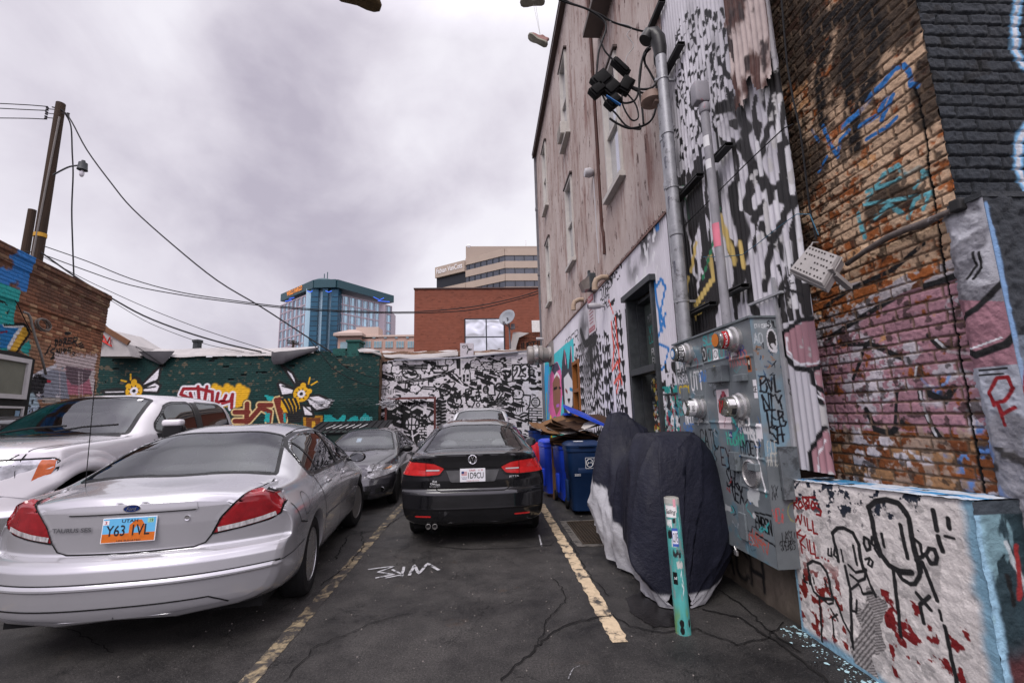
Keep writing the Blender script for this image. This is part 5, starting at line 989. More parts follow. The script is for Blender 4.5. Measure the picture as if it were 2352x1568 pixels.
# -------------- wheelie bins
def wheelie(name,loc,rz,col,h=1.12,w=.62,d=.72,label='',lidang=0.,lid=True,group='blue wheelie bins along the wall',logo=False):
 e=empty(name,loc,rz,label,'bin',group);m=M('bin plastic',lin(col),rough=.42,var=.12,scale=3,dirt=(.06,.06,.07),dscale=4,dthr=.66,bump=.05)
 a=MB();k=.80;z0=.08;lv=[(z0,k),(.62,.93),(.64,.97),(h-.10,1.0),(h-.09,1.05),(h-.03,1.05),(h-.03,.98),(z0+.05,k*.95)]
 V_=[];seg=24
 for z,s in lv:
  for j in range(seg):
   t=2*PI*j/seg;cx=math.copysign(abs(math.cos(t))**.32,math.cos(t));cy=math.copysign(abs(math.sin(t))**.32,math.sin(t));V_.append((cx*w/2*s,cy*d/2*s+(1-s)*.0,z))
 F_=[(i*seg+j,i*seg+(j+1)%seg,(i+1)*seg+(j+1)%seg,(i+1)*seg+j)for i in range(len(lv)-1)for j in range(seg)]+[tuple(reversed(range(seg))),tuple((len(lv)-1)*seg+j for j in range(seg))]
 a.add(V_,F_);a.box((-w/2+.01,-.05,.38),(.05,.16,.34),bev=.015);a.box((0,-d/2*.93+.0,.72),(w*.5,.05,.10),bev=.02);a.build('body',m,e,world=False,auto=40)
 if lid:
  l=MB();V_=[];lv=[(0,1.07),(.035,1.08),(.06,.98),(.085,.80),(.09,0.01)]
  for z,s in lv:
   for j in range(seg):
    t=2*PI*j/seg;cx=math.copysign(abs(math.cos(t))**.35,math.cos(t));cy=math.copysign(abs(math.sin(t))**.35,math.sin(t));V_.append((cx*w/2*s,cy*d/2*s-d/2*1.0,z))
  F_=[(i*seg+j,i*seg+(j+1)%seg,(i+1)*seg+(j+1)%seg,(i+1)*seg+j)for i in range(len(lv)-1)for j in range(seg)]+[tuple(reversed(range(seg)))]
  Rm=Matrix.Rotation(-lidang,3,'X');l.add([Rm@Vector(v)+Vector((0,d/2,h-.025))for v in V_],F_);l.box(Rm@Vector((0,-d-.03,.03))+Vector((0,d/2,h-.025)),(.26,.05,.03),R=Rm,bev=.008);l.build('lid',m,e,world=False,auto=40)
 [MB().lathe([(0,-.03),(.085,-.03),(.10,-.015),(.10,.015),(.085,.03),(0,.03)],(sx*(w/2-.04),d/2-.06,.10),'X',20).build('wheel',m_black,e,world=False)for sx in(-1,1)]
 hb=MB();hb.tube([(-w/2+.06,d/2+.02,h-.06),(-w/2+.06,d/2+.09,h-.05),(w/2-.06,d/2+.09,h-.05),(w/2-.06,d/2+.02,h-.06)],.014,8);hb.build('handle',m,e,world=False)
 if logo:
  p=MB();p.mat(0);y=-d/2*.985-.012
  def fr(x0,x1,z0,z1,t=.006):
   for q in((x0,z0,x1,z0),(x0,z1,x1,z1)):p.box(((q[0]+q[2])/2,y,q[1]),(abs(x1-x0),.004,t))
   for xx in(x0,x1):p.box((xx,y,(z0+z1)/2),(t,.004,z1-z0))
  fr(-.02,.27,.76,.93);p.box((.12,y,.845),(.005,.004,.17));c_=ellp((.05,.845),.055,.062,0,24)
  p.tube([(a,y,b)for a,b in c_],.006,5,closed=True);p.tube([(.01,y,.82),(.035,y,.86),(.05,y,.835),(.07,y,.87),(.095,y,.82)],.006,5)
  put_text(p,'202025',(-.16,y,.66),(1,0,0),(0,0,1),.10,.035);put_text(p,'SLC',(.19,y,.845),(1,0,0),(0,0,1),.09,.05);p.build('printed_logo',stx[0],e,world=False)
  p=MB();p.box((-.10,-d*.25-.0,h+.068),(.16,.13,.002));p.build('lid_label',stx[0],e,world=False)
 return e
wheelie('wheelie_bin',(1.66,7.78,0),math.radians(-3),'12294a',label='navy blue wheelie bin with closed lid and white printed mark, beside the motorbike cover',logo=True)
wheelie('wheelie_bin',(1.62,8.62,0),math.radians(4),'1c3cae',label='bright blue wheelie bin overflowing with cardboard, its lid pushed open',lid=False,h=1.10)
wheelie('wheelie_bin',(1.38,9.42,0),math.radians(8),'2340b8',w=.5,d=.6,h=1.08,label='bright blue wheelie bin with white scribbles, next to the upright brown cardboard')
wheelie('wheelie_bin',(1.72,14.6,0),math.radians(10),'16306e',label='far navy bin stuffed with cardboard against the black and white mural wall',lid=False,h=1.15)
ld=empty('bin_lid',(1.7,8.7,1.4),0,'bright blue bin lid lying tilted on top of the cardboard heap','bin lid')
l=MB();A=Vector(onY(1303,958,8.5));B_=Vector(onY(1402,1000,8.3));dv=(B_-A);up=Vector((.05,.55,.30));V_=[]
for q in(0,1):
 for(a,b)in((0,0),(.5,-.04),(1,0),(1.02,.5),(1,1),(.5,1.04),(0,1),(-.02,.5)):V_.append(A+dv*a+Vector((0,.72,.12))*b+Vector((.02,0,.05))*q*(.8)+Vector((0,-.25,.10)))
l.add(V_,[tuple(range(8)),tuple(reversed(range(8,16)))]+[(i,i+8,(i+1)%8+8,(i+1)%8)for i in range(8)]);l.box(A+Vector((.05,.3,.055)),(.14,.3,.05),bev=.01)
l.build('panel',M('lid plastic',lin('1f45b8'),rough=.4,var=.1),ld)
rgb_=random.Random(12);m_card=M('corrugated cardboard',lin('6f5238'),rough=.9,var=.22,scale=5,bump=.2);m_card2=M('dark wet cardboard',lin('3b291d'),rough=.9,var=.25,scale=5,bump=.2);m_cardw=M('white card',lin('b9b4ae'),rough=.8)
def card(c,sx,sy,rx,ry,rz,m,lab):
 a=MB();R=Matrix.Rotation(rz,3,'Z')@Matrix.Rotation(ry,3,'Y')@Matrix.Rotation(rx,3,'X');V_=[];n=6
 for s_ in(0,1):
  for i in range(n+1):
   for j in range(n+1):
    u,v=i/n-.5,j/n-.5;V_.append(R@Vector((u*sx,v*sy,.04*math.sin(u*3+v*2+rz)+s_*.006+rgb_.uniform(0,.006)))+Vector(c))
 k=(n+1)**2;F_=[]
 for i in range(n):
  for j in range(n):
   q=(i*(n+1)+j,(i+1)*(n+1)+j,(i+1)*(n+1)+j+1,i*(n+1)+j+1);F_+=[q,tuple(x+k for x in reversed(q))]
 ed=[i*(n+1)for i in range(n+1)]+[n*(n+1)+j for j in range(1,n+1)]+[i*(n+1)+n for i in range(n-1,-1,-1)]+[j for j in range(n-1,0,-1)]
 F_+=[(ed[i],ed[(i+1)%len(ed)],ed[(i+1)%len(ed)]+k,ed[i]+k)for i in range(len(ed))]
 o=a.add(V_,F_).build('cardboard_sheet',m);tag(o,lab,'cardboard','flattened cardboard heaped on the bins')
sh=['at the bottom of the heap on the open bin','second from the bottom of the heap','jutting left over the bin edge','sagging in the middle of the heap','pointing right toward the motorbike cover','curled at the left end of the heap','near the top of the heap under the blue lid','torn and steep at the back of the heap','topmost, right below the blue lid','lying flat in the heart of the heap','leaning out at the front left','narrow strip sticking out to the right']
for i in range(12):
 m=(m_card,m_card2,m_card,m_card2,m_card2,m_card,m_cardw,m_card2,m_card2,m_cardw,m_card,m_card2)[i]
 card((1.58+rgb_.uniform(-.12,.22)+(.18 if i in(4,11)else 0)-(.16 if i in(2,5,10)else 0),8.5+rgb_.uniform(-.18,.15),1.13+i*.032),rgb_.uniform(.55,.95),rgb_.uniform(.4,.7),rgb_.uniform(-.3,.3),rgb_.uniform(-.30,.38),rgb_.uniform(-.5,.5),m,('pale' if m is m_cardw else 'dark brown' if m is m_card2 else 'tan')+' cardboard sheet '+sh[i])
o=MB().box((1.36,8.92,.56),(.16,.03,1.08),rz=.1).box((1.36,8.95,.56),(.15,.02,1.06),rz=.1).build('cardboard_box',m_card);tag(o,'tall flattened brown box standing upright between two blue bins','cardboard')
for i,lab in enumerate(('brown cardboard on the far navy bin','crumpled white sheet on the far navy bin')):card((1.72-.12*i,14.4,1.25-.12*i),.6,.5,.3,.2,.4+i,(m_card,m_cardw)[i],lab)
tb=empty('folding_table',(1.75,13.0,0),0,'folding table with thin black legs behind the black sedan, draped with a red cloth','table')
a=MB()
for x0,x1 in((1.42,1.95),(1.95,1.42)):a.tube([(x0,12.8,.02),(x1,12.8,.80)],.012,6);a.tube([(x0,13.3,.02),(x1,13.3,.80)],.012,6)
a.build('legs',m_black,tb);MB().box((1.75,13.05,.80),(.95,.6,.03)).build('tabletop',m_dark,tb)
V_=[];nn_=30
for i in range(nn_+1):
 x=1.25+i/nn_*1.05;w_=.03*math.sin(i*1.3);V_+=[(x,13.36,.825),(x,12.72,.825),(x,12.70+w_,.55),(x,12.70+w_*1.6,.36+.03*math.sin(i*.9))]
F_=[(4*i+j,4*i+j+1,4*i+4+j+1,4*i+4+j)for i in range(nn_)for j in range(3)]
o=mesh_obj('table_cloth',V_,F_,M('red cloth',lin('b01c2c'),rough=.7,var=.15),smooth=True);tag(o,'red cloth hanging over the folding table behind the black sedan','cloth')
o=MB().lathe([(.03,0),(.03,.9),(.012,1.0)],(2.2,15.2,.6),n=10).build('yellow_marker',M('yellow',lin('d8b820'),rough=.5));tag(o,'small yellow post in front of the turquoise mural','post')
o=MB().box((2.30,14.9,1.2),(.18,.3,.35),bev=.02).lathe([(.05,0),(.05,.2)],(2.3,14.9,1.35)).build('utility_box',M('teal box paint',lin('2f8f86'),rough=.5,var=.2));tag(o,'small teal painted utility box on the wall under the mural','utility box')
# -------------- drains
m_gr=M('rusty grate iron',(.06,.045,.032),rough=.75,metal=.4,var=.3,scale=9)
def grate(x0,x1,y0,y1,label):
 e=empty('drain_grate',((x0+x1)/2,(y0+y1)/2,0),0,label,'drain grate','drain grates')
 MB().box(((x0+x1)/2,(y0+y1)/2,.0055),(x1-x0,y1-y0,.003)).build('pit',M('pit black',(.006,.005,.005),rough=.9),e)
 f=MB();t=.018
 for y in(y0,y1):f.box(((x0+x1)/2,y,.012),(x1-x0+t,t,.012))
 for x in(x0,x1):f.box((x,(y0+y1)/2,.012),(t,y1-y0-t,.0118))
 n=int((x1-x0)/.04)
 for i in range(1,n):f.box((x0+(x1-x0)*i/n,(y0+y1)/2,.0105),(.010,y1-y0-t,.006))
 k=int((y1-y0)/.06)
 for i in range(1,k):f.box(((x0+x1)/2,y0+(y1-y0)*i/k,.0108),(x1-x0-t,.012,.0064))
 f.build('bars',m_gr,e)
 c_=MB();w_=.10
 for y in(y0-.01-w_/2,y1+.01+w_/2):c_.box(((x0+x1)/2,y,.005),(x1-x0+2*w_,w_,.003))
 for x in(x0-.01-w_/2,x1+.01+w_/2):c_.box((x,(y0+y1)/2,.0052),(w_,y1-y0,.003))
 c_.build('concrete_collar',M('drain collar',lin('5e5a55'),rough=.9,var=.4,scale=9,dirt=lin('2e2c2b'),dscale=8,dthr=.5),e)
grate(1.22,1.72,5.95,7.1,'rusty iron drain grate in the asphalt left of the motorbike cover');grate(1.32,1.75,11.9,14.2,'distant drain grate in front of the folding table')
# -------------- small fixtures on the tin wall
m_beige=M('beige plastic pipe',lin('a08c78'),rough=.5,var=.12);m_wcam=M('off white casing',lin('b8b6b8'),rough=.4,var=.08)
def vent(px,py,label):
 a=Vector(onX(px,py,XW-.30));y,z=a.y,a.z+.16;o=MB().tube([(XW,y,z),(XW-.16,y,z),(XW-.26,y,z-.05),(XW-.30,y,z-.14),(XW-.30,y,z-.26)],[.055,.055,.058,.055,.062],14).build('vent_pipe',m_beige,auto=50);tag(o,label,'vent pipe','beige elbow vents on the tin wall')
 return o
vent(1366,655,'upper beige elbow vent pipe next to the dark wall lamp');vent(1317,703,'lower beige elbow vent pipe, left of the round security camera')
a=Vector(onX(1348,655,XW-.2));wl_=empty('wall_lamp',a,0,'dark square wall lamp with clear wedge shaped cover','wall lamp')
MB().box((XW-.10,a.y,a.z+.06),(.16,.38,.34),bev=.02).box((XW-.14,a.y,a.z+.27),(.05,.08,.12)).build('housing',m_dark,wl_);l=MB();l.add([(XW-.18,a.y-.17,a.z+.16),(XW-.18,a.y+.17,a.z+.16),(XW-.18,a.y+.17,a.z-.12),(XW-.18,a.y-.17,a.z-.12),(XW-.36,a.y-.12,a.z+.05),(XW-.36,a.y+.12,a.z+.05),(XW-.30,a.y+.12,a.z-.14),(XW-.30,a.y-.12,a.z-.14)],[(4,5,6,7),(0,1,5,4),(3,7,6,2),(0,4,7,3),(1,2,6,5)]);l.build('lens',M('smoky lens',lin('6a625c'),rough=.2,var=.2),wl_)
def seccam(px,py,label):
 a=Vector(onX(px,py,XW-.2));e=empty('security_camera',(XW-.02,a.y,a.z),0,label,'security camera','security cameras on the tin wall')
 MB().lathe([(0,-.14),(.06,-.13),(.065,0),(.05,.12),(0,.13)],(XW-.22,a.y,a.z),'X',16).build('body',m_wcam,e,auto=50);MB().tube([(XW-.1,a.y,a.z),(XW,a.y,a.z)],.03,8).build('mount',m_wcam,e);MB().lathe([(.045,-.143),(0,-.144)],(XW-.22,a.y,a.z),'X',14).build('lens',m_black,e)
seccam(1368,703,'white security camera beside the red and white notice');seccam(1236/2352*2352+0 if False else 1238+0,772,'small white security camera above the exhaust fan')if False else seccam(1240+0,778,'small white security camera high above the exhaust fan')
a=Vector(onX(1349,397,XW-.18));e=empty('round_lamp',a,0,'small round white lamp high on pink cladding with a thin conduit running down from it','wall lamp')
MB().lathe([(0,-.10),(.09,-.09),(.11,.02),(.07,.10),(0,.12)],(XW-.15,a.y,a.z),'X',16).build('head',m_wcam,e,auto=50);MB().tube([(XW-.05,a.y,a.z),(XW-.04,a.y+.02,4.75)],.014,6).build('conduit',m_wcam,e)
a=Vector(onX(1352,688,XW-.03));b_=Vector(onX(1365,755,XW-.03));sg=empty('parking_notice',(XW-.03,a.y,a.z),0,'tall white notice with red lettering and a red border on graffiti sheeting','sign')
yc,zc=(a.y+b_.y)/2,(a.z+b_.z)/2+.05;hh,ww=1.0,.62
s=MB();s.box((XW-.03,yc,zc),(.012,ww,hh),bev=.004);s.build('board',M('sign white',lin('cfc8ca'),rough=.4),sg);s=MB();mr=0
for z,h_ in((zc+hh*.30,.16),(zc-hh*.40,.10)):s.box((XW-.037,yc,z),(.003,ww*.86,h_))
for q in range(6):s.box((XW-.037,yc,zc+.12-q*.075),(.003,ww*.6-.05*(q%2),.018))
put_text(s,'NO PARKING',(XW-.038,yc,zc+hh*.44),(0,-1,0),(0,0,1),ww*.86,.08);s.build('print',M('sign red',lin('a03040'),rough=.4,var=0),sg)
s=MB();put_text(s,'TOW AWAY',(XW-.0395,yc,zc+hh*.30),(0,-1,0),(0,0,1),ww*.7,.09);put_text(s,'24 HOURS',(XW-.0395,yc,zc-hh*.40),(0,-1,0),(0,0,1),ww*.7,.06);s.build('white_print',stx[5],sg)
fy=15.9;A=Vector(onY(1238,815,fy));fz=A.z;fe=empty('exhaust_fan',(XW-.6,fy,fz),0,'big grey metal exhaust fan drum sticking out of the wall above the mural corner','exhaust fan')
m_fan=M('grey enamel drum',lin('8c8783'),rough=.45,metal=.2,var=.15,scale=4,dirt=lin('5e5855'),dscale=5,dthr=.6)
MB().lathe([(0,-.80),(.30,-.80),(.33,-.76),(.33,-.62),(.30,-.60),(.30,-.40),(.345,-.38),(.345,-.26),(.30,-.24),(.26,-.05),(.30,.0),(.30,.2),(0,.2)],(XW-.12,fy,fz),'X',32).build('drum',m_fan,fe,auto=40)
MB().lathe([(.345,-.58),(.36,-.57),(.36,-.44),(.345,-.43)],(XW-.12,fy,fz),'X',32).box((XW-.62,fy-.30,fz-.08),(.12,.06,.12),bev=.01).build('motor_band',m_alu,fe);MB().box((XW-.03,fy,fz+.03),(.10,.85,.85)).build('backing_plate',m_fan,fe);MB().tube([(XW-.55,fy-.34,fz-.12),(XW-.4,fy-.36,fz-.28),(XW-.2,fy-.3,fz-.30),(XW-.08,fy-.28,fz-.1)],.012,6).build('power_lead',m_black,fe)
# -------------- service drop, splices, loops
SY=5.28
def sp_(pp,y=SY):return[Vector(onY(p[0],p[1],y if len(p)<3 else p[2]))for p in pp]
def smooth(P,n=6):
 P=np.array([tuple(p)for p in P]);return[Vector(q)for q in cr1(P,np.linspace(0,len(P)-1,(len(P)-1)*n+1))]
def cable(pp,r,label,y=SY,mat=None,name='power_cable',grp='service cables at the conduit hood'):
 o=MB().tube(smooth(sp_(pp,y)),r,8).build(name,mat or m_black,smooth=True);return tag(o,label,'cable',grp)
cable([(1240,-25,5.2),(1290,2),(1340,18),(1380,35),(1405,50),(1440,62),(1475,72),(1492,72)],.013,'taut black overhead cable anchored to the uppermost strut by the roof line')
cable([(1240,-35,5.2),(1300,3),(1350,22),(1385,45),(1392,65),(1383,95),(1375,120),(1372,150),(1370,170)],.014,'thick black cable dropping from the overhead line into the left splice block')
cable([(1380,95),(1388,115),(1400,130),(1415,145),(1425,160)],.012,'short black cable leading into the right hand splice')
cable([(1400,50),(1450,62),(1440,80),(1455,105),(1440,130),(1435,155)],.006,'thin pale wire curling down from the overhead cable',mat=M('pale wire',lin('a8a6a4')))
cable([(1498,103,5.12),(1482,118),(1472,150),(1468,200),(1475,250),(1478,285)],.015,'black drip loop hanging straight down from the cable hood')
cable([(1505,103,5.12),(1504,140),(1510,170),(1500,200),(1470,205),(1440,195)],.016,'grey black drip loop curving from the hood to the middle splice',mat=M('grey black cable',(.05,.05,.052),rough=.5))
cable([(1512,105,5.12),(1512,150),(1520,190),(1515,215),(1490,218),(1455,205),(1445,195)],.015,'outermost black drip loop beside the conduit')
cable([(1490,110,5.12),(1480,140),(1495,170),(1508,200),(1506,250),(1490,282),(1450,295),(1420,285),(1400,272)],.015,'long black loop sweeping below all the splice blocks')
cable([(1494,112,5.12),(1476,135),(1470,180),(1462,225),(1440,237),(1418,232)],.014,'black loop running back to the lower left splice')
cable([(1430,205),(1430,240),(1450,275),(1466,270),(1460,240),(1440,215)],.011,'small black loop with red tape below the right splice')
cable([(1375,200),(1395,240),(1415,262),(1440,290),(1470,297),(1468,285)],.012,'black loop carrying blue tape under the left splices')
def splice(px,py,rx,ry_,an,label):
 c_=Vector(onY(px,py,SY));o=MB().box(c_,(rx,.10,ry_),R=Matrix.Rotation(an,3,'Y'),bev=.012).box(c_+Vector((0,-.03,0)),(rx*.7,.09,ry_*.8),R=Matrix.Rotation(an,3,'Y'),bev=.01).build('splice_block',M('black splice shell',(.008,.008,.008),rough=.7,bump=.1,spec=.15),auto=40);tag(o,label,'cable splice','black splice blocks under the hood')
splice(1381,185,.21,.26,.85,'black splice block highest on the left');splice(1372,208,.16,.22,.85,'black splice block behind the highest left one');splice(1405,205,.17,.24,.8,'black splice block between the left and right ones');splice(1408,235,.15,.22,.85,'lowest black splice block, wrapped with blue tape');splice(1437,198,.17,.24,.55,'black splice block on the right with a red mark');splice(1425,155,.09,.30,-.75,'long slim black splice sleeve above the right block')
c_=Vector(onY(1407,232,SY-.08));o=MB().bar(c_+Vector((-.08,0,.07)),c_+Vector((.10,-.02,-.08)),.045,.01).build('blue_tape',M('blue tape',lin('2c6aa8'),rough=.5));tag(o,'strip of blue tape on the lowest splice block','tape')
o=MB().tube(sp_([(1438,172),(1446,185),(1432,150),(1440,160)]),.02,6).build('cable_clamp',M('grey clamp',lin('8c8884')));tag(o,'pale grey clamp between the splice sleeve and the right block','clamp')
# -------------- shoes hanging overhead
m_sole=M('grubby sole rubber',lin('8d8a7c'),rough=.8,var=.2,scale=30,bump=.3);m_shu=M('canvas upper',lin('6e6a5e'),rough=.9,var=.2,scale=20);m_shp=M('faded pink canvas',lin('8c6a64'),rough=.9,var=.2)
def shoe(loc,ax,up,mu,label,L_=.29,hi=True,lace_to=None,msole=None):
 e=empty('sneaker',loc,0,label,'shoe','sneakers hung over the overhead line');ax=Vector(ax).normalized();up=Vector(up);up=(up-ax*up.dot(ax)).normalized();sd=ax.cross(up)
 R=Matrix((ax,sd,up)).transposed();c0=Vector(loc)
 out=[(-.5,0),(-.47,.10),(-.38,.14),(-.2,.13),(0,.125),(.2,.165),(.36,.17),(.46,.12),(.5,0),(.46,-.11),(.36,-.15),(.2,-.145),(0,-.10),(-.2,-.115),(-.38,-.13),(-.47,-.09)]
 a=MB();V_=[];n=len(out)
 for z,s in((-.0,.93),(.01,1),(.03,1),(.035,.97)):V_+=[c0+R@Vector((x*L_*s,y*L_*s,z+.012*max(0,x)*2))for x,y in out]
 a.add(V_,[tuple(range(n))]+[(k*n+i,(k+1)*n+i,(k+1)*n+(i+1)%n,k*n+(i+1)%n)for k in range(3)for i in range(n)]+[tuple(3*n+i for i in reversed(range(n)))]);a.build('sole',msole or m_sole,e,auto=50)
 a=MB();V_=[];lev=[(.030,.94,0),(.055,.90,0),(.075,.74,-.02),(.09,.55,-.07)]+([(.12,.42,-.12),(.15,.42,-.13)]if hi else[(.095,.40,-.11)])
 for z,s,dx in lev:V_+=[c0+R@Vector(((x*s+dx)*L_,y*L_*min(1,s*1.15),z))for x,y in out]
 a.add(V_,[(k*n+i,(k+1)*n+i,(k+1)*n+(i+1)%n,k*n+(i+1)%n)for k in range(len(lev)-1)for i in range(n)]+[tuple((len(lev)-1)*n+i for i in reversed(range(n)))]);a.build('upper',mu,e,auto=60)
 if lace_to:
  l=MB();p=c0+R@Vector((0,0,.10))
  for q in lace_to:l.tube([p,Vector(q)],.0018,4)
  l.build('laces',M('lace',lin('aaa8a0')),e)
sz=.29
s1=onY(1233,94,4.8);s2=onY(1223,7,4.8)
shoe(s1,(-.75,.1,.50),(.45,.35,.8),m_shp,'lower pale sneaker dangling by its laces beside the building roof line',lace_to=[(s2[0]+.01,s2[1],s2[2]),(s2[0]+.03,s2[1],s2[2]+.1)])
shoe(s2,(-1,.1,.0),(0,.35,1),m_sole,'upper pale sneaker cut by the top of the view above the dangling one',L_=.32,hi=True,lace_to=[(s2[0],s2[1],s2[2]+.6)])
s3=onY(820,3,2.6);shoe(s3,(1,.1,-.24),(.25,.30,1),M('dark suede',lin('4c4a46'),rough=.9),'single dark sneaker with brown sole hanging alone at the top of the sky',L_=.31,hi=False,lace_to=[(s3[0],s3[1],s3[2]+.6)],msole=M('brown ribbed sole',lin('5c4c34'),rough=.8,var=.3,scale=40,bump=.5))
o=MB().tube([(-12,1.5,s3[2]+2.5),(s3[0],s3[1],s3[2]+.6),(s2[0],s2[1],s2[2]+.6),(2.4,6.4,s2[2]+5)],.008,6).build('overhead_line',m_black);tag(o,'thin black overhead line above the lot carrying the hung sneakers','cable')
# ============== BACK WALLS
YT,YD=18.0,18.45
def Tp(px,py,Y=YT):a=onY(px,py,Y);return(a[0],a[2])
def ZT(x,y):return Tp((350+x/1.12)*.5742,(1380+y/1.12)*.5742)
XT1=Tp(872,820)[0]
tw=empty('teal_wall_building',(-10,YT,0),0,'low dark teal brick building with painted bees and lettering along the back','building')
us=np.arange(-17.5,XT1,.017);vs=np.arange(0,4.5,.0185);c=Canvas(us,vs,'0f3532');U,V=c.U,c.V
idn,id2,mort,rel=brickfield(U,V,.23,.085,.014,43,.004)
c.c*=(.72+.3*idn+.35*(fbm(U*2,V*2,3)-.3))[...,None];c.c*=(1-.3*mort)[...,None]
miss=((id2>.80)&(V>3.2)&(fbm(U*1.2,V*1.5,5)>.45))|((id2>.93)&(V>2.4));c.c[miss]=(.008,.016,.015);rel=rel-.05*miss*(mort<.5)
mk=sstep(.70,.73,fbm(U*6,V*9,9,4))*(V>2.8);c.c=c.c*(1-.6*mk[...,None])+np.array(lin('6a5a48'))*.6*mk[...,None]
K=(.012,.013,.013);W_=(.72,.70,.74);Y_=lin('d8a51e')
def tp(pp,col,**k):c.poly([ZT(*p)for p in pp],col,**k)
def ts(pp,w,col,soft=.3):c.stroke([ZT(*p)for p in pp],w,col,soft)
def bee(cx,cy,kind):
 f=lambda x,y:(cx+x,cy+y)
 if kind==0:
  wings=[[(20,-15),(108,-105),(100,-50),(85,-35)],[(28,-8),(85,-38),(107,-22),(95,8),(30,5)],[(-20,-2),(-70,-8),(-130,0),(-115,12),(-20,10)]]
 else:
  wings=[[(-15,-20),(-80,-118),(-35,-85),(-8,-30)],[(-18,-15),(-85,-48),(-95,-40),(-80,8),(-25,0)],[(15,10),(70,5),(125,30),(105,60),(60,70),(30,45)],[(0,45),(10,90),(50,92),(40,50)]]
 wings=[[(x*1.12,y*1.10)for x,y in w]for w in wings]
 for w in wings:tp([f(*p)for p in w],W_);P=[f(*p)for p in w];ts(P+[P[0]],.05,K);m=w[len(w)//2];ts([f(w[0][0]*.9,w[0][1]*.9),f(m[0]*.8,m[1]*.8)],.03,K);m=w[1];ts([f(w[0][0]*.9,w[0][1]*.9),f(m[0]*.75,m[1]*.8)],.022,K)
 c.disc(ZT(cx,cy-30 if kind==0 else cy-28),.30,K)
 c.disc(ZT(*f(0,0)),.36,K);c.disc(ZT(*f(0,0)),.31,Y_)
 for i in range(8):a=i*PI/4+.3;ts([f(9*math.cos(a),9*math.sin(a)),f(25*math.cos(a),25*math.sin(a))],.02,K)
 c.disc(ZT(*f(0,0)),.15,W_);c.disc(ZT(*f(0,0)),.07,K)
 e1,e2=((0,-40),(-25,-22))if kind==0 else((8,-38),(36,-12));c.disc(ZT(*f(*e1)),.11,Y_);c.disc(ZT(*f(*e2)),.10,Y_)
 for a,b in(((-15,-50),(-15,-75)),((-35,-42),(-58,-48)))if kind==0 else(((32,-45),(38,-72)),((45,-40),(70,-55))):ts([f(*a),f(*b)],.03,Y_)
bee(208,205,0)
tp([(540,200),(600,190),(620,205),(650,195),(690,210),(720,245),(690,280),(560,270)],Y_,noise=.5)
for a in range(9):ts([(560+a*17,250),(570+a*18,185+10*(a%3))],.12,Y_,.9)
RR=lin('8e1c26')
for w,col in((.13,W_),(.065,RR)):
 ts([(560,210),(500,195),(430,195),(418,220),(450,235)],w,col);ts([(495,185),(500,250)],w,col);ts([(460,215),(470,250)],w,col);ts([(535,185),(525,245)],w,col);ts([(560,210),(558,260)],w,col);ts([(585,215),(575,260),(600,250)],w,col);ts([(620,225),(605,260),(640,250),(650,220),(645,280)],w,col)
BR=lin('6e2a20');CRm=lin('d8c08a')
for w,col in((.18,K),(.145,CRm),(.095,BR)):
 ts([(660,300),(720,300)],w,col);ts([(660,340),(700,340)],w,col);ts([(715,262),(712,345)],w,col);ts([(722,340),(775,280),(818,300),(812,345)],w,col);ts([(770,268),(822,268)],w,col);ts([(845,245),(872,340)],w,col);ts([(860,242),(865,300)],w,col);ts([(880,342),(890,290)],w,col)
tp([(965,315),(1055,315),(1052,372),(968,372)],lin('a8791e'));tp([(978,325),(1044,325),(1042,372),(980,372)],lin('6a3b1c'));tp([(1005,340),(1020,340),(1020,372),(1005,372)],lin('c89a2c'))
tp([(892,300),(962,295),(958,345),(900,350)],K);
bee(958,218,1)
tp([(868,242),(945,236),(952,285),(925,306),(880,300),(865,275)],Y_)
for a in range(4):ts([(872+a*19,240),(892+a*17,275),(905+a*12,304)],.05,K)
tb_=lin('1f9c9a')
for P in[[(1060,310),(1090,312),(1120,335),(1150,310),(1160,312),(1150,345),(1190,320),(1210,318),(1215,340),(1240,305),(1268,320),(1262,370),(1060,374)],[(795,225),(835,228),(832,240),(815,252),(800,240)],[(795,300),(818,305),(812,345),(792,345)],[(876,305),(888,305),(888,348),(878,345)]]:tp(P,tb_,noise=.12)
c.text('CWIS',ZT(1222,340),.14,.12,.012,lin('6ab0b0'))
m_teal=M('painted teal brick',(1,1,1),rough=.7,attr=True,var=.12,scale=6,bump=.3,bscale=40)
topT=lambda U:4.30+(vnoise(np.floor(U/.23)*1.7,U*0,5)-.5)*.16+.05*np.sin(U*.7)
painted('wall_face',c,lambda U,V:np.stack([U,YT-rel,V],-1),m_teal,tw,mask=lambda U,V:V<topT(U))
MB().box(((XT1-17.5)/2-.02,YT+1.6,2.1),(XT1+17.5-.06,3.0,4.2)).build('core',M('teal wall body',lin('22332f'),rough=.9),tw)
us=np.arange(YT,YD+.05,.02);cj=Canvas(us,np.arange(0,4.0,.03),'75604c');cj.c*=(.4+1.2*fbm(cj.U*9,cj.V*5,3))[...,None]
painted('wall_end',cj,lambda U,V:np.stack([XT1+.01+(fbm(U*7,V*7,2)-.5)*.06,U,V],-1),m_wallp,tw)
a0,a1=Tp(797,810)[0],Tp(824,810)[0];zt_=Tp(805,785)[1]
MB().box(((a0+a1)/2,YT+.35,(4.1+zt_)/2),(a1-a0,.7,zt_-4.1)).box(((a0+a1)/2-.55,YT+.3,4.3),(.5,.6,.30)).box(((a0+a1)/2,YT+.35,zt_+.04),(a1-a0+.1,.8,.08)).build('chimney',M('teal chimney brick',lin('22504a'),rough=.8,var=.3,scale=6,bump=.5,dirt=lin('51453a'),dscale=4,dthr=.6),tw)
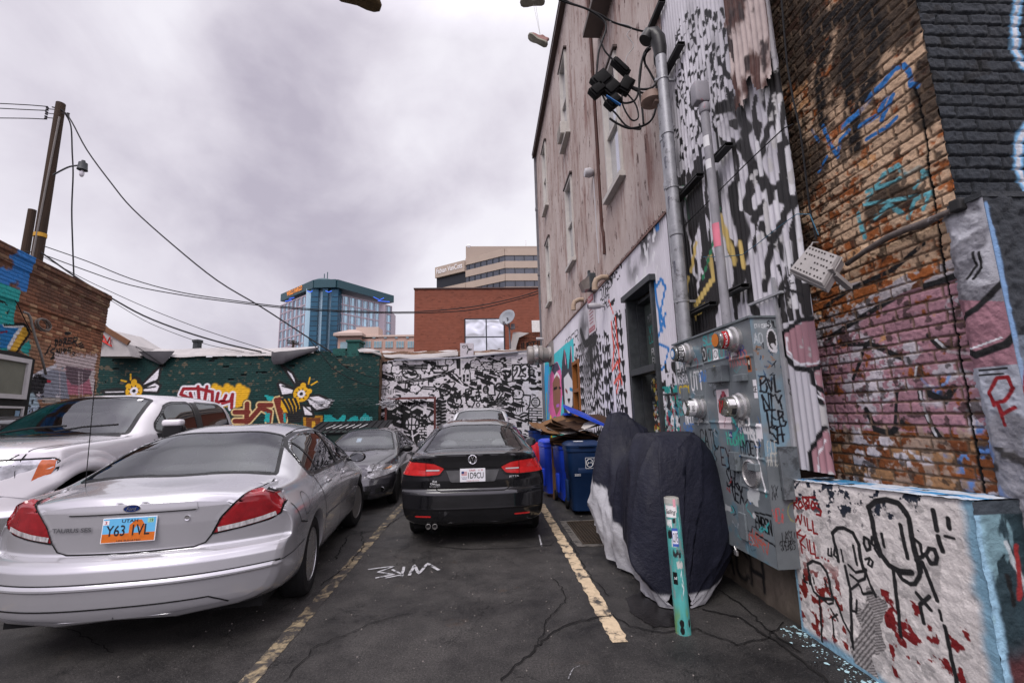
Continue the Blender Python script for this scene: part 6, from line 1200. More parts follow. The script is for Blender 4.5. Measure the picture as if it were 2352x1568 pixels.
m_mem=M('weathered white membrane',lin('a6a2a0'),rough=.6,var=.14,scale=2.5,bump=.2,bscale=8);m_memb=M('black membrane',lin('3a383c'),rough=.55,var=.25,scale=3,bump=.2,bscale=6)
def sheetmesh(name,rows,mat,label=None,parent=None,wob=.04,seed=3,cat='roof membrane',nx=40):
 """rows: list of pixel polylines (x,y,Y) from top to bottom, resampled"""
 R=[]
 for r in rows:
  P=np.array([onY(*p)for p in r]);s=np.linspace(0,len(P)-1,nx);R.append(np.stack([np.interp(s,range(len(P)),P[:,k])for k in range(3)],-1))
 R=np.array(R);n=vnoise(R[...,0]*2.2,R[...,2]*3+seed,seed)-.5;R[...,1]+=n*wob*2;R[...,2]+=(vnoise(R[...,0]*3.1,R[...,1]+seed,seed+2)-.5)*wob
 o=mesh_obj(name,R.reshape(-1,3),grid_faces(len(rows),nx),mat,parent,smooth=True)
 if label:tag(o,label,cat)
 return o
sheetmesh('roof_membrane',[[(225,802,19),(320,800,19),(420,802,19),(520,797,19),(620,800,19),(730,796,19)],[(225,812,17.93),(300,813,17.93),(420,815,17.93),(520,812,17.93),(620,812,17.93),(725,803,17.93)],[(225,818,17.90),(300,817,17.90),(420,820,17.90),(520,817,17.90),(620,817,17.90),(720,810,17.90)]],m_mem,'white roofing membrane folded along the top of the teal wall')
sheetmesh('roof_membrane',[[(318,808,17.86),(360,806,17.86),(402,806,17.86)],[(335,822,17.82),(365,822,17.80),(392,818,17.82)],[(362,834,17.84),(372,837,17.82),(380,832,17.84)]],m_memb,'small black membrane triangle hanging over the teal wall above the left bee',nx=12)
sheetmesh('roof_membrane',[[(623,808,17.86),(660,806,17.9),(700,802,17.9),(735,796,17.95)],[(623,825,17.76),(655,827,17.72),(685,815,17.8),(730,801,17.9)],[(628,836,17.8),(650,835,17.76),(680,822,17.82),(725,805,17.9)]],m_memb,'large black membrane flap drooping over the teal wall above the painted lettering',nx=24)
sheetmesh('roof_membrane',[[(822,797,18.3),(850,800,18.3),(872,805,18.3)],[(822,803,17.9),(850,805,17.9),(875,812,17.9)],[(826,808,17.9),(850,808,17.9),(878,818,17.95)]],m_mem,'short white membrane strip right of the teal chimney stub',nx=14)
ZD=lambda x,y:Tp((1500+x/3.36)*.5742,(1400+y/3.36)*.5742,YD)
mw=empty('mural_wall_building',(-1,YD,0),0,'low white brick building with a dense black doodle mural across its wall','building')
us=np.arange(XT1-.1,2.62,.0135);vs=np.arange(0,4.5,.0145);c=Canvas(us,vs,'d6d2d6');U,V=c.U,c.V
idn,id2,mort,rel=brickfield(U,V,.23,.085,.012,53,.003);c.c*=(.90+.12*idn-.14*mort)[...,None];c.c*=(.85+.25*fbm(U*2,V*2,5))[...,None]
zdt=lambda u:np.interp(u,[XT1,2.4],[ZD(80,150)[1],ZD(2240,0)[1]])
inkm=(fbm(U*3.6+4,V*4.4,87,3)>.565)&(V<zdt(U));c.c[inkm]=(.014,.014,.015);inkw=inkm&(np.abs(((V*4+U*1.5)%1)-.5)<.09);c.c[inkw]=lin('c2bdc2')
brk=V>zdt(U)+(fbm(U*6,V*3,3)-.5)*.10;c.c[brk]=(np.array(lin('8a6e5c'))*(.6+.7*idn)[...,None])[brk]
c.keep=np.where(brk,0,1.).astype(float)
def ds(pp,w=5.5,col=K,soft=.4):c.stroke([ZD(*p)for p in pp],w*.0035*1.3,col,soft)
def dp(pp,col=K):c.poly([ZD(*p)for p in pp],col)
def de(x,y,rx,ry,w=5.5,col=K,fill=None):
 P=[(x+rx*math.cos(t),y+ry*math.sin(t))for t in np.linspace(0,2*PI,18)]
 if fill is not None:dp(P,fill)
 ds(P,w,col)
WW=lin('d4d0d4')
dp([(85,155),(170,150),(160,190),(120,210),(95,260),(110,330),(80,400),(70,400)])
rgw=random.Random(21)
def cloud(x,y,r,fill=WW):
 for i in range(5):de(x+r*.8*math.cos(i*1.3),y+r*.55*math.sin(i*1.3),r*.55,r*.5,5)
 for i in range(5):de(x+r*.7*math.cos(i*1.3),y+r*.5*math.sin(i*1.3),r*.5,r*.45,.1,fill,fill)
for q in[(170,240,70),(290,260,60),(130,440,45),(1000,160,45),(1350,190,60),(1510,220,60),(1650,210,60),(540,520,60),(1420,250,40),(700,240,60)]:cloud(*q)
for i in range(11):y=190+i*19;ds([(330,y*.55+100),(700,y*.55+90+i*2)],3.5)if i<6 else ds([(1280,170+(i-6)*26),(1600,150+(i-6)*24),(1830,120+(i-6)*24)],3.5)
ds([(1100,110),(1105,240)],6);ds([(1140,110),(1140,330)],6);ds([(1118,110),(1120,240)],8)
ds([(365,290),(380,340),(440,380),(500,385),(560,370),(570,320),(540,280),(510,290),(505,340),(430,300)],6);ds([(365,290),(400,275),(430,320)],5);dp([(555,300),(595,325),(560,345)]);de(530,305,28,32,5);ds([(370,340),(420,380)],5)
for x in(250,300,345):de(x,365,16,16,4);de(x+20,405,14,14,4)
ds([(300,430),(430,410),(600,390),(720,375),(880,330),(1000,290),(1080,250)],6);ds([(320,445),(440,430),(610,410),(730,395),(890,350),(1020,300)],6);de(440,425,25,22,6);ds([(410,440),(405,520)],5);ds([(445,445),(440,520)],5)
dp([(70,520),(150,500),(200,540),(270,505),(280,570),(200,600),(150,560),(70,610)]);
for i in range(9):ds([(85+i*22,530),(85+i*22,585)],4,WW)
ds([(750,250),(830,210),(980,210),(975,270),(900,300),(800,300),(750,260)],7);ds([(790,310),(960,300)],6);[ds([(850+i*22,215),(840+i*22,250)],5)for i in range(4)];ds([(815,160),(820,215)],5);ds([(845,155),(848,215)],5)
dp([(1240,160),(1290,205),(1270,260),(1210,260),(1200,205)]);ds([(1215,260),(1205,300)],4);ds([(1265,260),(1275,300)],4)
dp([(1050,310),(1100,320),(1180,430),(1250,460),(1255,500),(1200,480),(1080,420),(1020,380)]);ds([(1060,330),(1110,380)],6,WW);ds([(1130,400),(1180,460)],6,WW);ds([(1020,390),(1100,440),(1200,495),(1255,495)],5,WW)
ds([(640,490),(800,500),(790,470),(840,520),(780,560),(785,530),(630,515),(640,490)],6);ds([(715,370),(720,470)],5)
for(x,y)in[(610,370),(665,310),(300,480),(580,470),(635,450)]:c.disc(ZD(x,y),.045,K);ds([(x+8,y),(x+8,y-38)],3.5)
for(x,y,w_,h_)in[(930,345,18,12),(1195,350,16,26),(1245,345,18,22),(1245,400,16,20),(1195,405,16,22),(945,395,20,14),(1480,330,18,14),(1485,385,18,14),(1740,460,16,14),(1780,465,16,14),(860,455,16,12),(825,455,12,12)]:dp([(x-w_,y-h_),(x+w_,y-h_),(x+w_,y+h_),(x-w_,y+h_)])
ds([(1280,300),(1280,400),(1370,395),(1375,330),(1450,330),(1450,270),(1530,270)],5)
for i in range(8):ds([(1370,465+i*9),(1430,463+i*9)],3)
for i in range(4):ds([(1290+i*26,420),(1290+i*26,460)],5)
de(940,530,75,80,6);ds([(870,560),(1040,510),(1080,440),(1060,420),(1000,430)],6);dp([(860,560),(900,555),(890,600),(870,620)]);ds([(900,600),(870,640),(840,650)],6);de(930,550,22,28,5)
dp([(980,600),(1010,620),(990,560),(1050,590),(1080,520),(1110,570),(1160,530),(1150,600),(1190,600),(1130,660),(1030,640)]);dp([(1040,610),(1110,600),(1100,625)],WW)
de(1070,690,95,75,6);dp([(1090,650),(1110,650),(1105,700),(1085,690)]);ds([(1040,720),(1065,765),(1090,720)],6)
ds([(1210,610),(1220,530),(1290,510),(1390,530),(1400,600),(1340,625),(1185,620)],7);ds([(1262,545),(1295,540),(1290,590),(1260,600),(1255,580)],9);dp([(1210,625),(1340,630),(1320,690),(1280,660),(1215,690)]);dp([(1255,650),(1290,645),(1270,690)],WW);ds([(1230,690),(1240,740),(1310,765),(1340,700)],6);de(1390,650,30,40,6);de(1385,735,22,26,5);de(1445,685,22,22,4);de(1445,685,10,10,4)
ds([(1560,300),(1580,285),(1600,310),(1630,280),(1650,310),(1690,290),(1700,330)],6);ds([(1530,350),(1520,440),(1560,440)],6);dp([(1610,370),(1635,370),(1630,430),(1605,420)]);dp([(1530,370),(1550,370),(1548,420),(1530,415)]);ds([(1700,390),(1720,440),(1680,470)],6);de(1670,495,48,48,9)
ds([(1500,445),(1600,455),(1615,605),(1520,600),(1500,445)],7);de(1490,530,35,45,6);[ds([(1465,505+i*22),(1520,500+i*22)],5)for i in range(4)]
ds([(1560,610),(1610,700),(1680,570)],7);ds([(1540,620),(1600,740),(1720,580)],6)
for i in range(7):ds([(1510,620+i*22),(1590,630+i*22)],5);ds([(1640,650+i*18),(1730,640+i*18)],5)
ds([(1845,195),(2080,190),(2085,405),(1850,420),(1845,195)],6)
for w_,col in((23,K),(9,WW)):ds([(1875,250),(1890,225),(1925,222),(1938,260),(1925,310),(1880,375),(1945,375)],w_,col);ds([(1985,235),(2020,215),(2048,245),(2040,285),(2010,295),(2045,310),(2052,355),(2020,385),(1985,370)],w_,col)
[ds([(2060,265+i*22),(2130,262+i*22)],5)for i in range(4)];de(2110,295,30,45,5)
dp([(1720,290),(1760,260),(1790,290),(1830,250),(1840,330),(1800,380),(1760,340)]);dp([(1760,300),(1800,310),(1780,340)],WW);ds([(1730,380),(1790,430),(1840,420)],6)
dp([(1690,520),(1830,500),(1850,545),(1700,560)]);dp([(1850,470),(1980,500),(1950,510),(1830,500)]);dp([(1740,600),(1830,610),(1820,640),(1730,630)]);dp([(1730,700),(1780,700),(1780,750),(1730,745)]);dp([(2090,420),(2180,430),(2170,470),(2100,460)]);dp([(2060,500),(2230,500),(2240,540),(2100,540)])
de(1920,590,80,75,6);dp([(1850,560),(1870,555),(1868,620),(1850,610)]);dp([(1930,550),(1955,560),(1945,600),(1930,600)]);ds([(1860,650),(1860,740),(1900,750),(1970,730),(1980,660),(1870,650)],6);ds([(1990,600),(2090,610),(2080,740),(2040,800)],7);de(2160,700,55,62,6);[ds([(2130,670+i*22),(2180,668+i*22)],4)for i in range(4)]
for i in range(5):dp([(1855+i*30,760),(1870+i*30,760),(1868+i*30,830),(1856+i*30,830)])
ds([(1830,830),(1880,870),(1930,880),(2000,840),(2050,850)],7);dp([(1930,890),(2040,860),(2060,830),(2080,870),(1960,920)]);ds([(2070,780),(2060,1000)],6);[ds([(2080,780+i*34),(2240,785+i*34)],5)for i in range(8)];[ds([(2110+70*(i%2),785+i*34),(2110+70*(i%2),815+i*34)],5)for i in range(8)]
dp([(1890,960),(1980,960),(1970,1000),(1975,1040),(1910,1040),(1900,990)]);dp([(2190,290),(2230,290),(2230,350),(2190,350)]);dp([(2195,400),(2235,400),(2235,450),(2195,450)])
c.text('JORDAN',ZD(2075,1055),.12,.105,.012,K)
for k in range(3):
 y=710+k*95;P=[(60,y),(130,y-30),(210,y+10),(300,y-50),(360,y-10),(450,y+40),(560,y-30),(640,y+10)]
 if k==1:dp(P+[(x,yy+52)for x,yy in reversed(P)])
 else:ds(P,6);ds([(x,yy+50)for x,yy in P],6);[ds([(65+i*21,y-10+20*math.sin(i)),(65+i*21,y+40+20*math.sin(i))],4.5)for i in range(26)]
dp([(380,850),(470,890),(420,980),(400,1020),(345,1010),(345,860)]);dp([(60,900),(140,890),(250,930),(330,880),(330,930),(250,985),(140,1000),(60,1010)])
de(490,990,98,95,8,K,WW);ds([(395,1000),(585,1010)],6);ds([(490,897),(480,1085)],6);ds([(430,920),(450,1000),(430,1060)],6);ds([(555,925),(530,1000),(550,1060)],6)
de(500,1160,88,80,8,K,K);ds([(420,1130),(500,1160),(580,1110)],6,WW);ds([(490,1085),(510,1240)],6,WW)
ds([(585,930),(675,932),(675,980),(588,980),(585,930)],6);c.text('AIR',ZD(592,972),.13,.13,.013,K);c.text('23',ZD(598,1240),.16,.13,.013,K)
for i in range(8):ds([(590,990+i*38),(690,992+i*38)],5);ds([(620+40*(i%2),990+i*38),(620+40*(i%2),1028+i*38)],5)
dp([(610,995),(650,995),(650,1030),(610,1030)]);dp([(630,1160),(660,1160),(660,1195),(630,1195)])
dp([(700,690),(800,700),(795,760),(705,755)],WW);ds([(705,695),(795,700),(790,760),(712,758),(705,695)],6);de(750,730,28,25,6,K,K)
ds([(700,790),(760,800),(770,860),(700,900)],7);de(770,900,45,60,6);ds([(700,980),(770,985)],9)
for i in range(8):P=[(840,690+i*45),(870,680+i*45),(900,700+i*45),(940,690+i*45)];ds(P,12)
for i in range(60):
 x,y=rgw.uniform(820,1830),rgw.uniform(600,900)
 if rgw.random()<.5:de(x,y,rgw.uniform(8,24),rgw.uniform(8,24),4)
 else:ds([(x,y),(x+rgw.uniform(-40,40),y+rgw.uniform(-20,20)),(x+rgw.uniform(-50,50),y+rgw.uniform(-30,30))],rgw.uniform(4,8))
for i in range(90):
 x,y=rgw.uniform(80,2230),rgw.uniform(150,700);q=rgw.random()
 if q<.35:de(x,y,rgw.uniform(6,16),rgw.uniform(6,16),3.5)
 elif q<.6:dp([(x+rgw.uniform(-22,22),y+rgw.uniform(-18,18))for k in range(4)])
 else:ds([(x,y),(x+rgw.uniform(-40,40),y+rgw.uniform(-14,14))],rgw.uniform(3,7))
for i in range(50):x,y=rgw.uniform(100,2230),rgw.uniform(1000,1400);ds([(x,y),(x+rgw.uniform(-60,60),y+rgw.uniform(-20,20))],rgw.uniform(4,9))
c.keep=None
dx0,dx1=ZD(352,700)[0],ZD(690,700)[0];dzt=ZD(400,705)[1]
dc=.12
painted('wall_face',c,lambda U,V:np.stack([U,YD-rel+dc*((U>dx0)&(U<dx1)&(V<dzt)),V],-1),m_wallp,mw,mask=lambda U,V:V<4.34+.03*np.sin(U*5))
MB().box(((XT1+2.6)/2,YD+1.7,2.12),(2.6-XT1,3.0,4.24)).build('core',M('mural wall body',lin('8a7a6c'),rough=.9),mw)
a0,a1=Tp(1057,810,YD)[0],Tp(1088,810,YD)[0];zt_=Tp(1070,788,YD)[1]
us=np.arange(a0,a1,.02);cs_=Canvas(us,np.arange(4.05,zt_,.02),'c2bdc2');_o,_,mo,_=brickfield(cs_.U,cs_.V,.23,.085,.012,5);cs_.c*=(1-.2*mo)[...,None];m_=((a0+a1)/2,(4.1+zt_)/2);cs_.stroke([(m_[0],m_[1]+.18),(m_[0]+.05,m_[1]+.03),(m_[0]+.2,m_[1]),(m_[0]+.05,m_[1]-.03),(m_[0],m_[1]-.18)],.02,K);cs_.stroke(ellp((m_[0]-.12,m_[1]+.12),.06,.05),.015,K)
painted('parapet_stub',cs_,lambda U,V:np.stack([U,YD-.04+0*U,V],-1),m_wallp,mw,smooth=False);MB().box(((a0+a1)/2,YD+.17,(4.05+zt_)/2),(a1-a0-.01,.4,zt_-4.06)).build('stub_body',M('stub brick',lin('b0a8a8'),rough=.9),mw)
sheetmesh('roof_membrane',[[(878,806,18.9),(950,808,18.9),(1050,803,18.9)],[(880,815,18.38),(950,815,18.38),(1052,808,18.38)],[(884,820,18.34),(950,824,18.34),(1052,817,18.34)]],m_mem,'white membrane capping the left stretch of the black and white mural wall')
sheetmesh('roof_membrane',[[(1090,806,18.9),(1150,803,18.9),(1190,802,18.9)],[(1090,810,18.38),(1150,808,18.38),(1188,806,18.38)],[(1092,818,18.34),(1150,815,18.34),(1186,812,18.34)]],m_mem,'white membrane capping the right stretch of the mural wall, below the dish',nx=20)
a0,a1=Tp(1182,800,18.8)[0],2.75;z0,z1=4.1,Tp(1200,762,18.8)[1]
us=np.arange(a0,a1,.02);cb2=Canvas(us,np.arange(z0,z1,.02),'7c4c3a');idn,_,mo,rl_=brickfield(cb2.U,cb2.V,.2,.07,.012,61);cb2.c*=(.55+.6*idn)[...,None];cb2.c=cb2.c*(1-.5*mo[...,None]);cb2.text('JUSTICE',(a0+.22,z0+.22),.34,.18,.03,(.01,.01,.01),rise=.12)
bs_=empty('brick_stub_wall',(2,19,4.1),0,'short dark red brick wall piece with black writing above the mural wall','wall');painted('face',cb2,lambda U,V:np.stack([U,18.8-rl_,V],-1),m_wallp,bs_);MB().box(((a0+a1)/2,19.1,(z0+z1)/2-.02),(a1-a0-.02,.5,z1-z0)).build('body',M('stub red brick',lin('4c3028'),rough=.9),bs_)
sheetmesh('white_rag',[[(1178,763,18.7),(1195,762,18.7),(1215,765,18.7)],[(1176,775,18.6),(1188,774,18.6),(1192,775,18.6)],[(1172,795,18.6),(1180,797,18.6),(1186,795,18.6)],[(1165,812,18.55),(1178,814,18.5),(1184,812,18.55)]],m_mem,'ragged white sheet draped over the brick stub beside the satellite dish',cat='sheet',nx=12)
o=MB().tube([onY(890,829,18.30)if False else onY(905,827,18.32),onY(1050,822,18.32),onY(1210,806,18.32)],.035,10).build('sloping_pipe',M('pale pipe',lin('9a9aa2'),rough=.5),smooth=True);tag(o,'long pale pipe sloping along the top of the black and white mural','pipe')
sd_=empty('satellite_dish',onY(1168,780,18.6),0,'round grey satellite dish on a bracket above the mural wall','satellite dish');c0=Vector(onY(1165,729,18.6));Rd=Vector((-.45,-.75,.35)).normalized().to_track_quat('Z','Y').to_matrix()
MB().lathe([(0,-.10),(.15,-.085),(.28,-.04),(.37,.03),(.38,.035),(.37,.045),(.27,-.02),(.15,-.065),(0,-.08)],c0,n=28,R=Rd).build('dish',M('dish grey',lin('8d9298'),rough=.5,var=.1),sd_,smooth=True)
b0=Vector(onY(1172,800,18.6));MB().tube([c0,Vector(onY(1170,750,18.65)),b0],.035,8).tube([Vector(onY(1170,752,18.6)),Vector(onY(1158,742,18.1))],.018,6).tube([Vector(onY(1176,758,18.6)),Vector(onY(1160,742,18.1))],.014,6).box(onY(1157,742,18.08),(.10,.16,.12)).box(onY(1178,750,18.6),(.16,.16,.22)).build('arm',M('arm grey',lin('6a6a70'),rough=.5),sd_)
e=empty('steel_frame',onY(930,1000,17.7),0,'rust red square steel door frame standing in front of the mural wall','frame');f=MB();m_rs=M('rust red steel',lin('5a2e2a'),rough=.6,var=.2)
xl,xr,zt_=onY(887,915,17.9)[0],onY(999,915,17.9)[0],onY(940,912,17.9)[2]
for x in(xl,xr):f.box((x,17.9,zt_/2),(.08,.08,zt_))
f.box(((xl+xr)/2,17.9,zt_-.04),(xr-xl-.08,.079,.08));f.build('frame',m_rs,e)
def tangle(px,py,r,n,label,Y=17.7,mat=None):
 rg_=random.Random(int(px));a=MB()
 for i in range(n):
  P=[];x,y=px,py
  for k in range(7):P.append(Vector(onY(px+rg_.gauss(0,r),py+rg_.gauss(0,r*.5),Y+rg_.uniform(-.1,.1))))
  a.tube(smooth(P,4),.009,4,cap=False)
 o=a.build('wire_tangle',mat or M('grey wires',lin('5f6468'),rough=.6));tag(o,label,'wire tangle')
m_ww=M('pale wires',lin('a8a8ac'),rough=.6)
tangle(735,928,14,7,'pale tangled wires hanging before the right painted bee',mat=m_ww);tangle(890,925,13,7,'grey tangled wires at the corner between teal wall and mural',mat=m_ww);tangle(820,925,22,5,'dark loose wires drooping along the lower teal wall',mat=M('dark teal wires',lin('253836')))
e=empty('dumpster',(-4.6,15.6,0),0,'black ribbed container lid with white scribbles behind the dark grey sedan','dumpster');d=MB();d.box((-4.7,15.9,.75),(2.6,1.3,1.0),bev=.03);d.build('bin_body',M('dumpster green',lin('20302c'),rough=.6,var=.2),e);d=MB();R_=Matrix.Rotation(math.radians(14),3,'X')
for x in(-5.35,-4.05):d.box((x,15.9,1.36),(1.27,1.45,.05),R=R_)
for i in range(12):d.box((-5.9+i*.215,15.88,1.395),(.05,1.35,.03),R=R_)
d.build('lid',m_black,e);d=MB();[d.bar((-5.4+i*.22,15.5,1.34),(-5.25+i*.22,15.95,1.445),.03,.012)for i in range(6)];d.build('scribble',stx[0],e)
# ============== LEFT BRICK BUILDING
LC=np.array([-10.01,12.0]);fw=_ray(813,956);LD=-np.array([fw[0],fw[1]])/math.hypot(fw[0],fw[1]);LN=np.array([-LD[1],LD[0]])
if LN[0]<0:LN=-LN
def onL(px,py):
 r=_ray(px,py);t=(LC@LN)/(r[0]*LN[0]+r[1]*LN[1]);p=t*r[:2];return((p-LC)@LD,CAMH+t*r[2])
def ZL(x,y):return onL(x/3.135*.5742,(1200+y/3.135)*.5742)
zl=onL(246,680)[1]
lb=empty('left_brick_building',(LC[0],LC[1],0),0,'low weathered brick building with colourful murals and white framed windows at the left edge','building')
us=np.arange(0,6.2,.0125);vs=np.arange(1.0,zl+.02,.0125);c=Canvas(us,vs,'9a6a50');U,V=c.U,c.V
idn,id2,mort,rel=brickfield(U,V,.225,.078,.012,73,.003)
bc=np.array(lin('a06a4c'))*(1-idn[...,None])+np.array(lin('6f4532'))*idn[...,None];bc=np.where((id2>.72)[...,None],np.array(lin('b58e6c')),bc);bc*=(.75+.5*fbm(U*3,V*3,4))[...,None]
lo=sstep(3.6,3.2,V)[...,None];bc=bc*(1-.55*lo)+np.array(lin('a8866c'))*.55*lo
tp_=sstep(zl-1.25,zl-.5,V+(fbm(U*2,V*3,8)-.5)*.8)[...,None];bc=bc*(1-.62*tp_)+np.array(lin('3a2f29'))*.62*tp_
bc=bc*(1-.55*mort[...,None])+np.array(lin('4a3d34'))*.55*mort[...,None];c.c=bc
def lp(pp,col,**k):c.poly([ZL(*p)for p in pp],col if not isinstance(col,str)else lin(col),**k)
def ls(pp,w,col,soft=.35):c.stroke([ZL(*p)for p in pp],w,col if not isinstance(col,str)else lin(col),soft)
blm=sstep(.4,.5,fbm(U*3,V*3,18))*(U>onL(62,640)[0])*(V>onL(30,660)[1]-.1*(U-3));c.c=c.c*(1-blm[...,None])+np.array(lin('2f74b8'))*blm[...,None]
gz=(U>ZL(130,200)[0]-.1)&(V<ZL(60,150)[1]+.5)&(V>2.0);mk=gz*sstep(.25,.4,fbm(U*2,V*2,28)+.1);c.c=c.c*(1-mk[...,None])+np.array(lin('2a9c98'))*mk[...,None]
lp([(40,230),(0,200),(0,20),(60,30),(110,110),(90,200)],'d8a83a',noise=.1);ls([(0,15),(60,40),(105,110),(85,200),(50,210)],.03,K)
lp([(0,300),(280,310),(170,480),(100,610),(0,600)],'1f6fa8',noise=.06);ls([(60,315),(290,325),(200,440),(110,600)],.04,(.62,.62,.62));lp([(285,340),(340,345),(370,430),(210,650),(120,630)],'d8a83a',noise=.05);ls([(340,345),(375,420),(215,650)],.03,K);ls([(60,310),(300,300),(345,345)],.03,K);lp([(0,400),(100,380),(70,460),(90,400),(0,425)],'7c1c30')
lp([(100,180),(80,160),(130,60),(0,40),(0,230),(120,240),(190,270),(130,300),(60,310)],'2a9c98',noise=.15);lp([(310,560),(380,480),(380,640),(345,700),(230,640)],'2a9c98',noise=.15)
def tgl(s,x,y,h,w,bw):c.text(s,ZL(x,y),h,w,bw,(.014,.013,.013),flip=-1,jit=.02)
hk=.0
for pp in[[(690,500),(715,500),(725,540),(700,585),(695,560),(705,500)],[(750,500),(740,560),(765,560),(780,520),(755,500)],[(800,570),(805,480),(835,485),(825,520),(805,525),(840,555)],[(905,475),(860,480),(850,545),(905,540)],[(858,510),(890,508)],[(915,550),(925,470),(970,475),(960,510),(925,515),(965,570)],[(820,410),(850,405),(885,415),(850,432),(820,425)],[(690,610),(650,620),(635,650),(680,670),(670,700),(640,735)],[(705,690),(715,620),(745,690),(750,610)],[(770,690),(775,610)],[(795,700),(800,610),(835,620),(805,650)],[(905,590),(860,600),(850,660),(890,660)],[(850,630),(885,628)],[(920,655),(940,665),(930,690),(910,680)],[(640,740),(700,710),(790,690)],[(565,685),(600,640)],[(600,620),(635,570)],[(985,555),(1025,535)],[(995,580),(1040,560)],[(1010,600),(1050,585)],[(895,790),(850,800),(845,840),(880,860),(850,880)],[(920,790),(915,860)],[(890,785),(960,785)],[(955,860),(950,800),(985,800),(965,830),(990,860)],[(1005,800),(1000,860),(1035,860),(1045,800)],[(1070,790),(1060,860)],[(1040,785),(1110,775)],[(940,745),(985,735),(1000,745),(950,755)],[(880,900),(835,920),(830,970),(870,985),(875,945)],[(900,910),(900,960),(930,960),(935,905)],[(960,905),(955,970)],[(930,905),(990,900)],[(1035,895),(1005,910),(1035,935),(1010,965)],[(800,940),(825,890)],[(1085,860),(1120,840)],[(1095,875),(1130,855)],[(790,915),(815,880)]]:ls(pp,.022,(.014,.013,.013))
lp([(355,1000),(500,900),(690,830),(860,830),(870,1240),(330,1240)],'8b8e9a',noise=.04);lp([(690,690),(1225,680),(1200,800),(1190,900),(860,900),(680,850)],'c4b4b4',noise=.3);lp([(820,850),(1185,860),(1165,1180),(860,1190)],'b87484',noise=.12)
lp([(1185,860),(1100,900),(1165,1150),(1150,1240),(1180,1240)],'cfc3c2',noise=.1);lp([(825,820),(1150,880),(1110,1000),(1000,1070),(900,1060),(830,960)],'6b5a62',noise=.05);ls([(700,830),(560,880),(430,950),(360,1010)],.04,'d0d0d8',.6)
lp([(360,1000),(480,930),(560,960),(550,1200),(330,1200),(330,1080)],'2c2a2e',noise=.2);lp([(480,950),(550,960),(620,1010),(560,1050),(520,1030)],'121214',noise=.03);ls([(600,1015),(628,1018)],.03,'b02838')
for x,y,r in((410,1300,.12),(400,1215,.07),(345,1330,.08),(460,1330,.07)):c.disc(ZL(x,y),r*1.3,lin('a8bcc8'),.4)
for x,y in((490,1190),(725,1215)):lp([(x+42*math.cos(i*PI/5*1-1.57)*(1 if i%2==0 else .4),y+44*math.sin(i*PI/5-1.57)*(1 if i%2==0 else .4))for i in range(10)],'c8c2c8')
for x in(750,1000,985,1030):ls([(x,900),(x+6,1240)],.010,'c8b8bc',.8)
ls([(545,1240),(750,1240),(750,1275),(545,1270),(545,1240)],.03,'a8a098');mk=sstep(.5,.6,fbm(U*6,V*6,44))*(V<ZL(500,1250)[1])*(U>ZL(560,1300)[0]);c.c=c.c*(1-mk[...,None])+np.array(lin('23202a'))*mk[...,None]
c.text('KOOL',ZL(345,1430),.14,.10,.014,lin('b8c8d8'),flip=-1,jit=.1)
step=lambda V:.0+.035*(V>zl-.95)+.03*(V>zl-.30)+.03*(V>zl-.12)
def LX(U,V,off):return np.stack([LC[0]+LD[0]*U+LN[0]*off,LC[1]+LD[1]*U+LN[1]*off,V],-1)
painted('brick_wall',c,lambda U,V:LX(U,V,rel*1.2+step(V)),m_wallp,lb)
cc0=LC+LD*3.1-LN*2.2;MB().box((cc0[0],cc0[1],zl/2-.02),(4.3,6.15,zl-.05),rz=math.atan2(-LD[0]*-1,LD[1]*-1)*-1 if False else math.atan2(LD[1],LD[0])+PI/2).build('core',M('left core',lin('3d3029'),rough=.9),lb)
us=np.arange(0,4.2,.03);ce_=Canvas(us,np.arange(0,zl,.025),'6a4a3a');idn,_,mo,_=brickfield(ce_.U,ce_.V,.225,.078,.012,93);ce_.c*=(.5+.6*idn-.3*mo)[...,None]
painted('end_wall',ce_,lambda U,V:np.stack([LC[0]-LN[0]*U+LD[0]*.0,LC[1]-LN[1]*U,V],-1),m_wallp,lb)
m_blk2=M('black surround paint',(.010,.010,.011),rough=.6,var=.2)
def lbox(mb,u0,u1,z0,z1,o0,o1,arch=0):
 P=lambda u,z,o:tuple(LX(np.array(u),np.array(z),o));return mb.add([P(u0,z0,o0),P(u1,z0,o0),P(u1,z1,o0),P(u0,z1+arch,o0),P(u0,z0,o1),P(u1,z0,o1),P(u1,z1,o1),P(u0,z1+arch,o1)],[(0,3,2,1),(4,5,6,7),(0,1,5,4),(1,2,6,5),(2,3,7,6),(3,0,4,7)])
uR=ZL(330,900)[0];uS=ZL(390,800)[0];
top_s=[ZL(395,745),ZL(330,710),ZL(200,660),ZL(80,635),ZL(0,628)]
m=MB();pl_=[(uS,1.0)]+[p for p in top_s]+[(6.0,top_s[-1][1]),(6.0,1.0)]
m.prism(pl_,lambda a,b:tuple(LX(np.array(a),np.array(b),.02)),lambda a,b:tuple(LX(np.array(a),np.array(b),.06)));m.build('surround',m_blk2,lb)
m_wwf=M('white window frame',lin('b9b6b6'),rough=.5,var=.08);m_dim=M('greenish blind',lin('6f7064'),rough=.8,var=.2,scale=2)
zt1,zb1=ZL(320,745)[1],ZL(240,1245)[1]
w1=MB();u0=ZL(280,1000)[0];u1=u0+1.15;t=.085
lbox(w1,u0,u0+t,zb1,zt1,.05,.11);lbox(w1,u1-t,u1,zb1,zt1,.05,.11);lbox(w1,u0+t,u1-t,zt1-t,zt1,.05,.109);lbox(w1,u0+t,u1-t,zb1,zb1+t,.05,.109);wo=w1.build('window',m_wwf,lb);p=MB();lbox(p,u0+t,u1-t,zb1+t,zt1-t,.061,.068);p.build('pane',m_dim,wo)
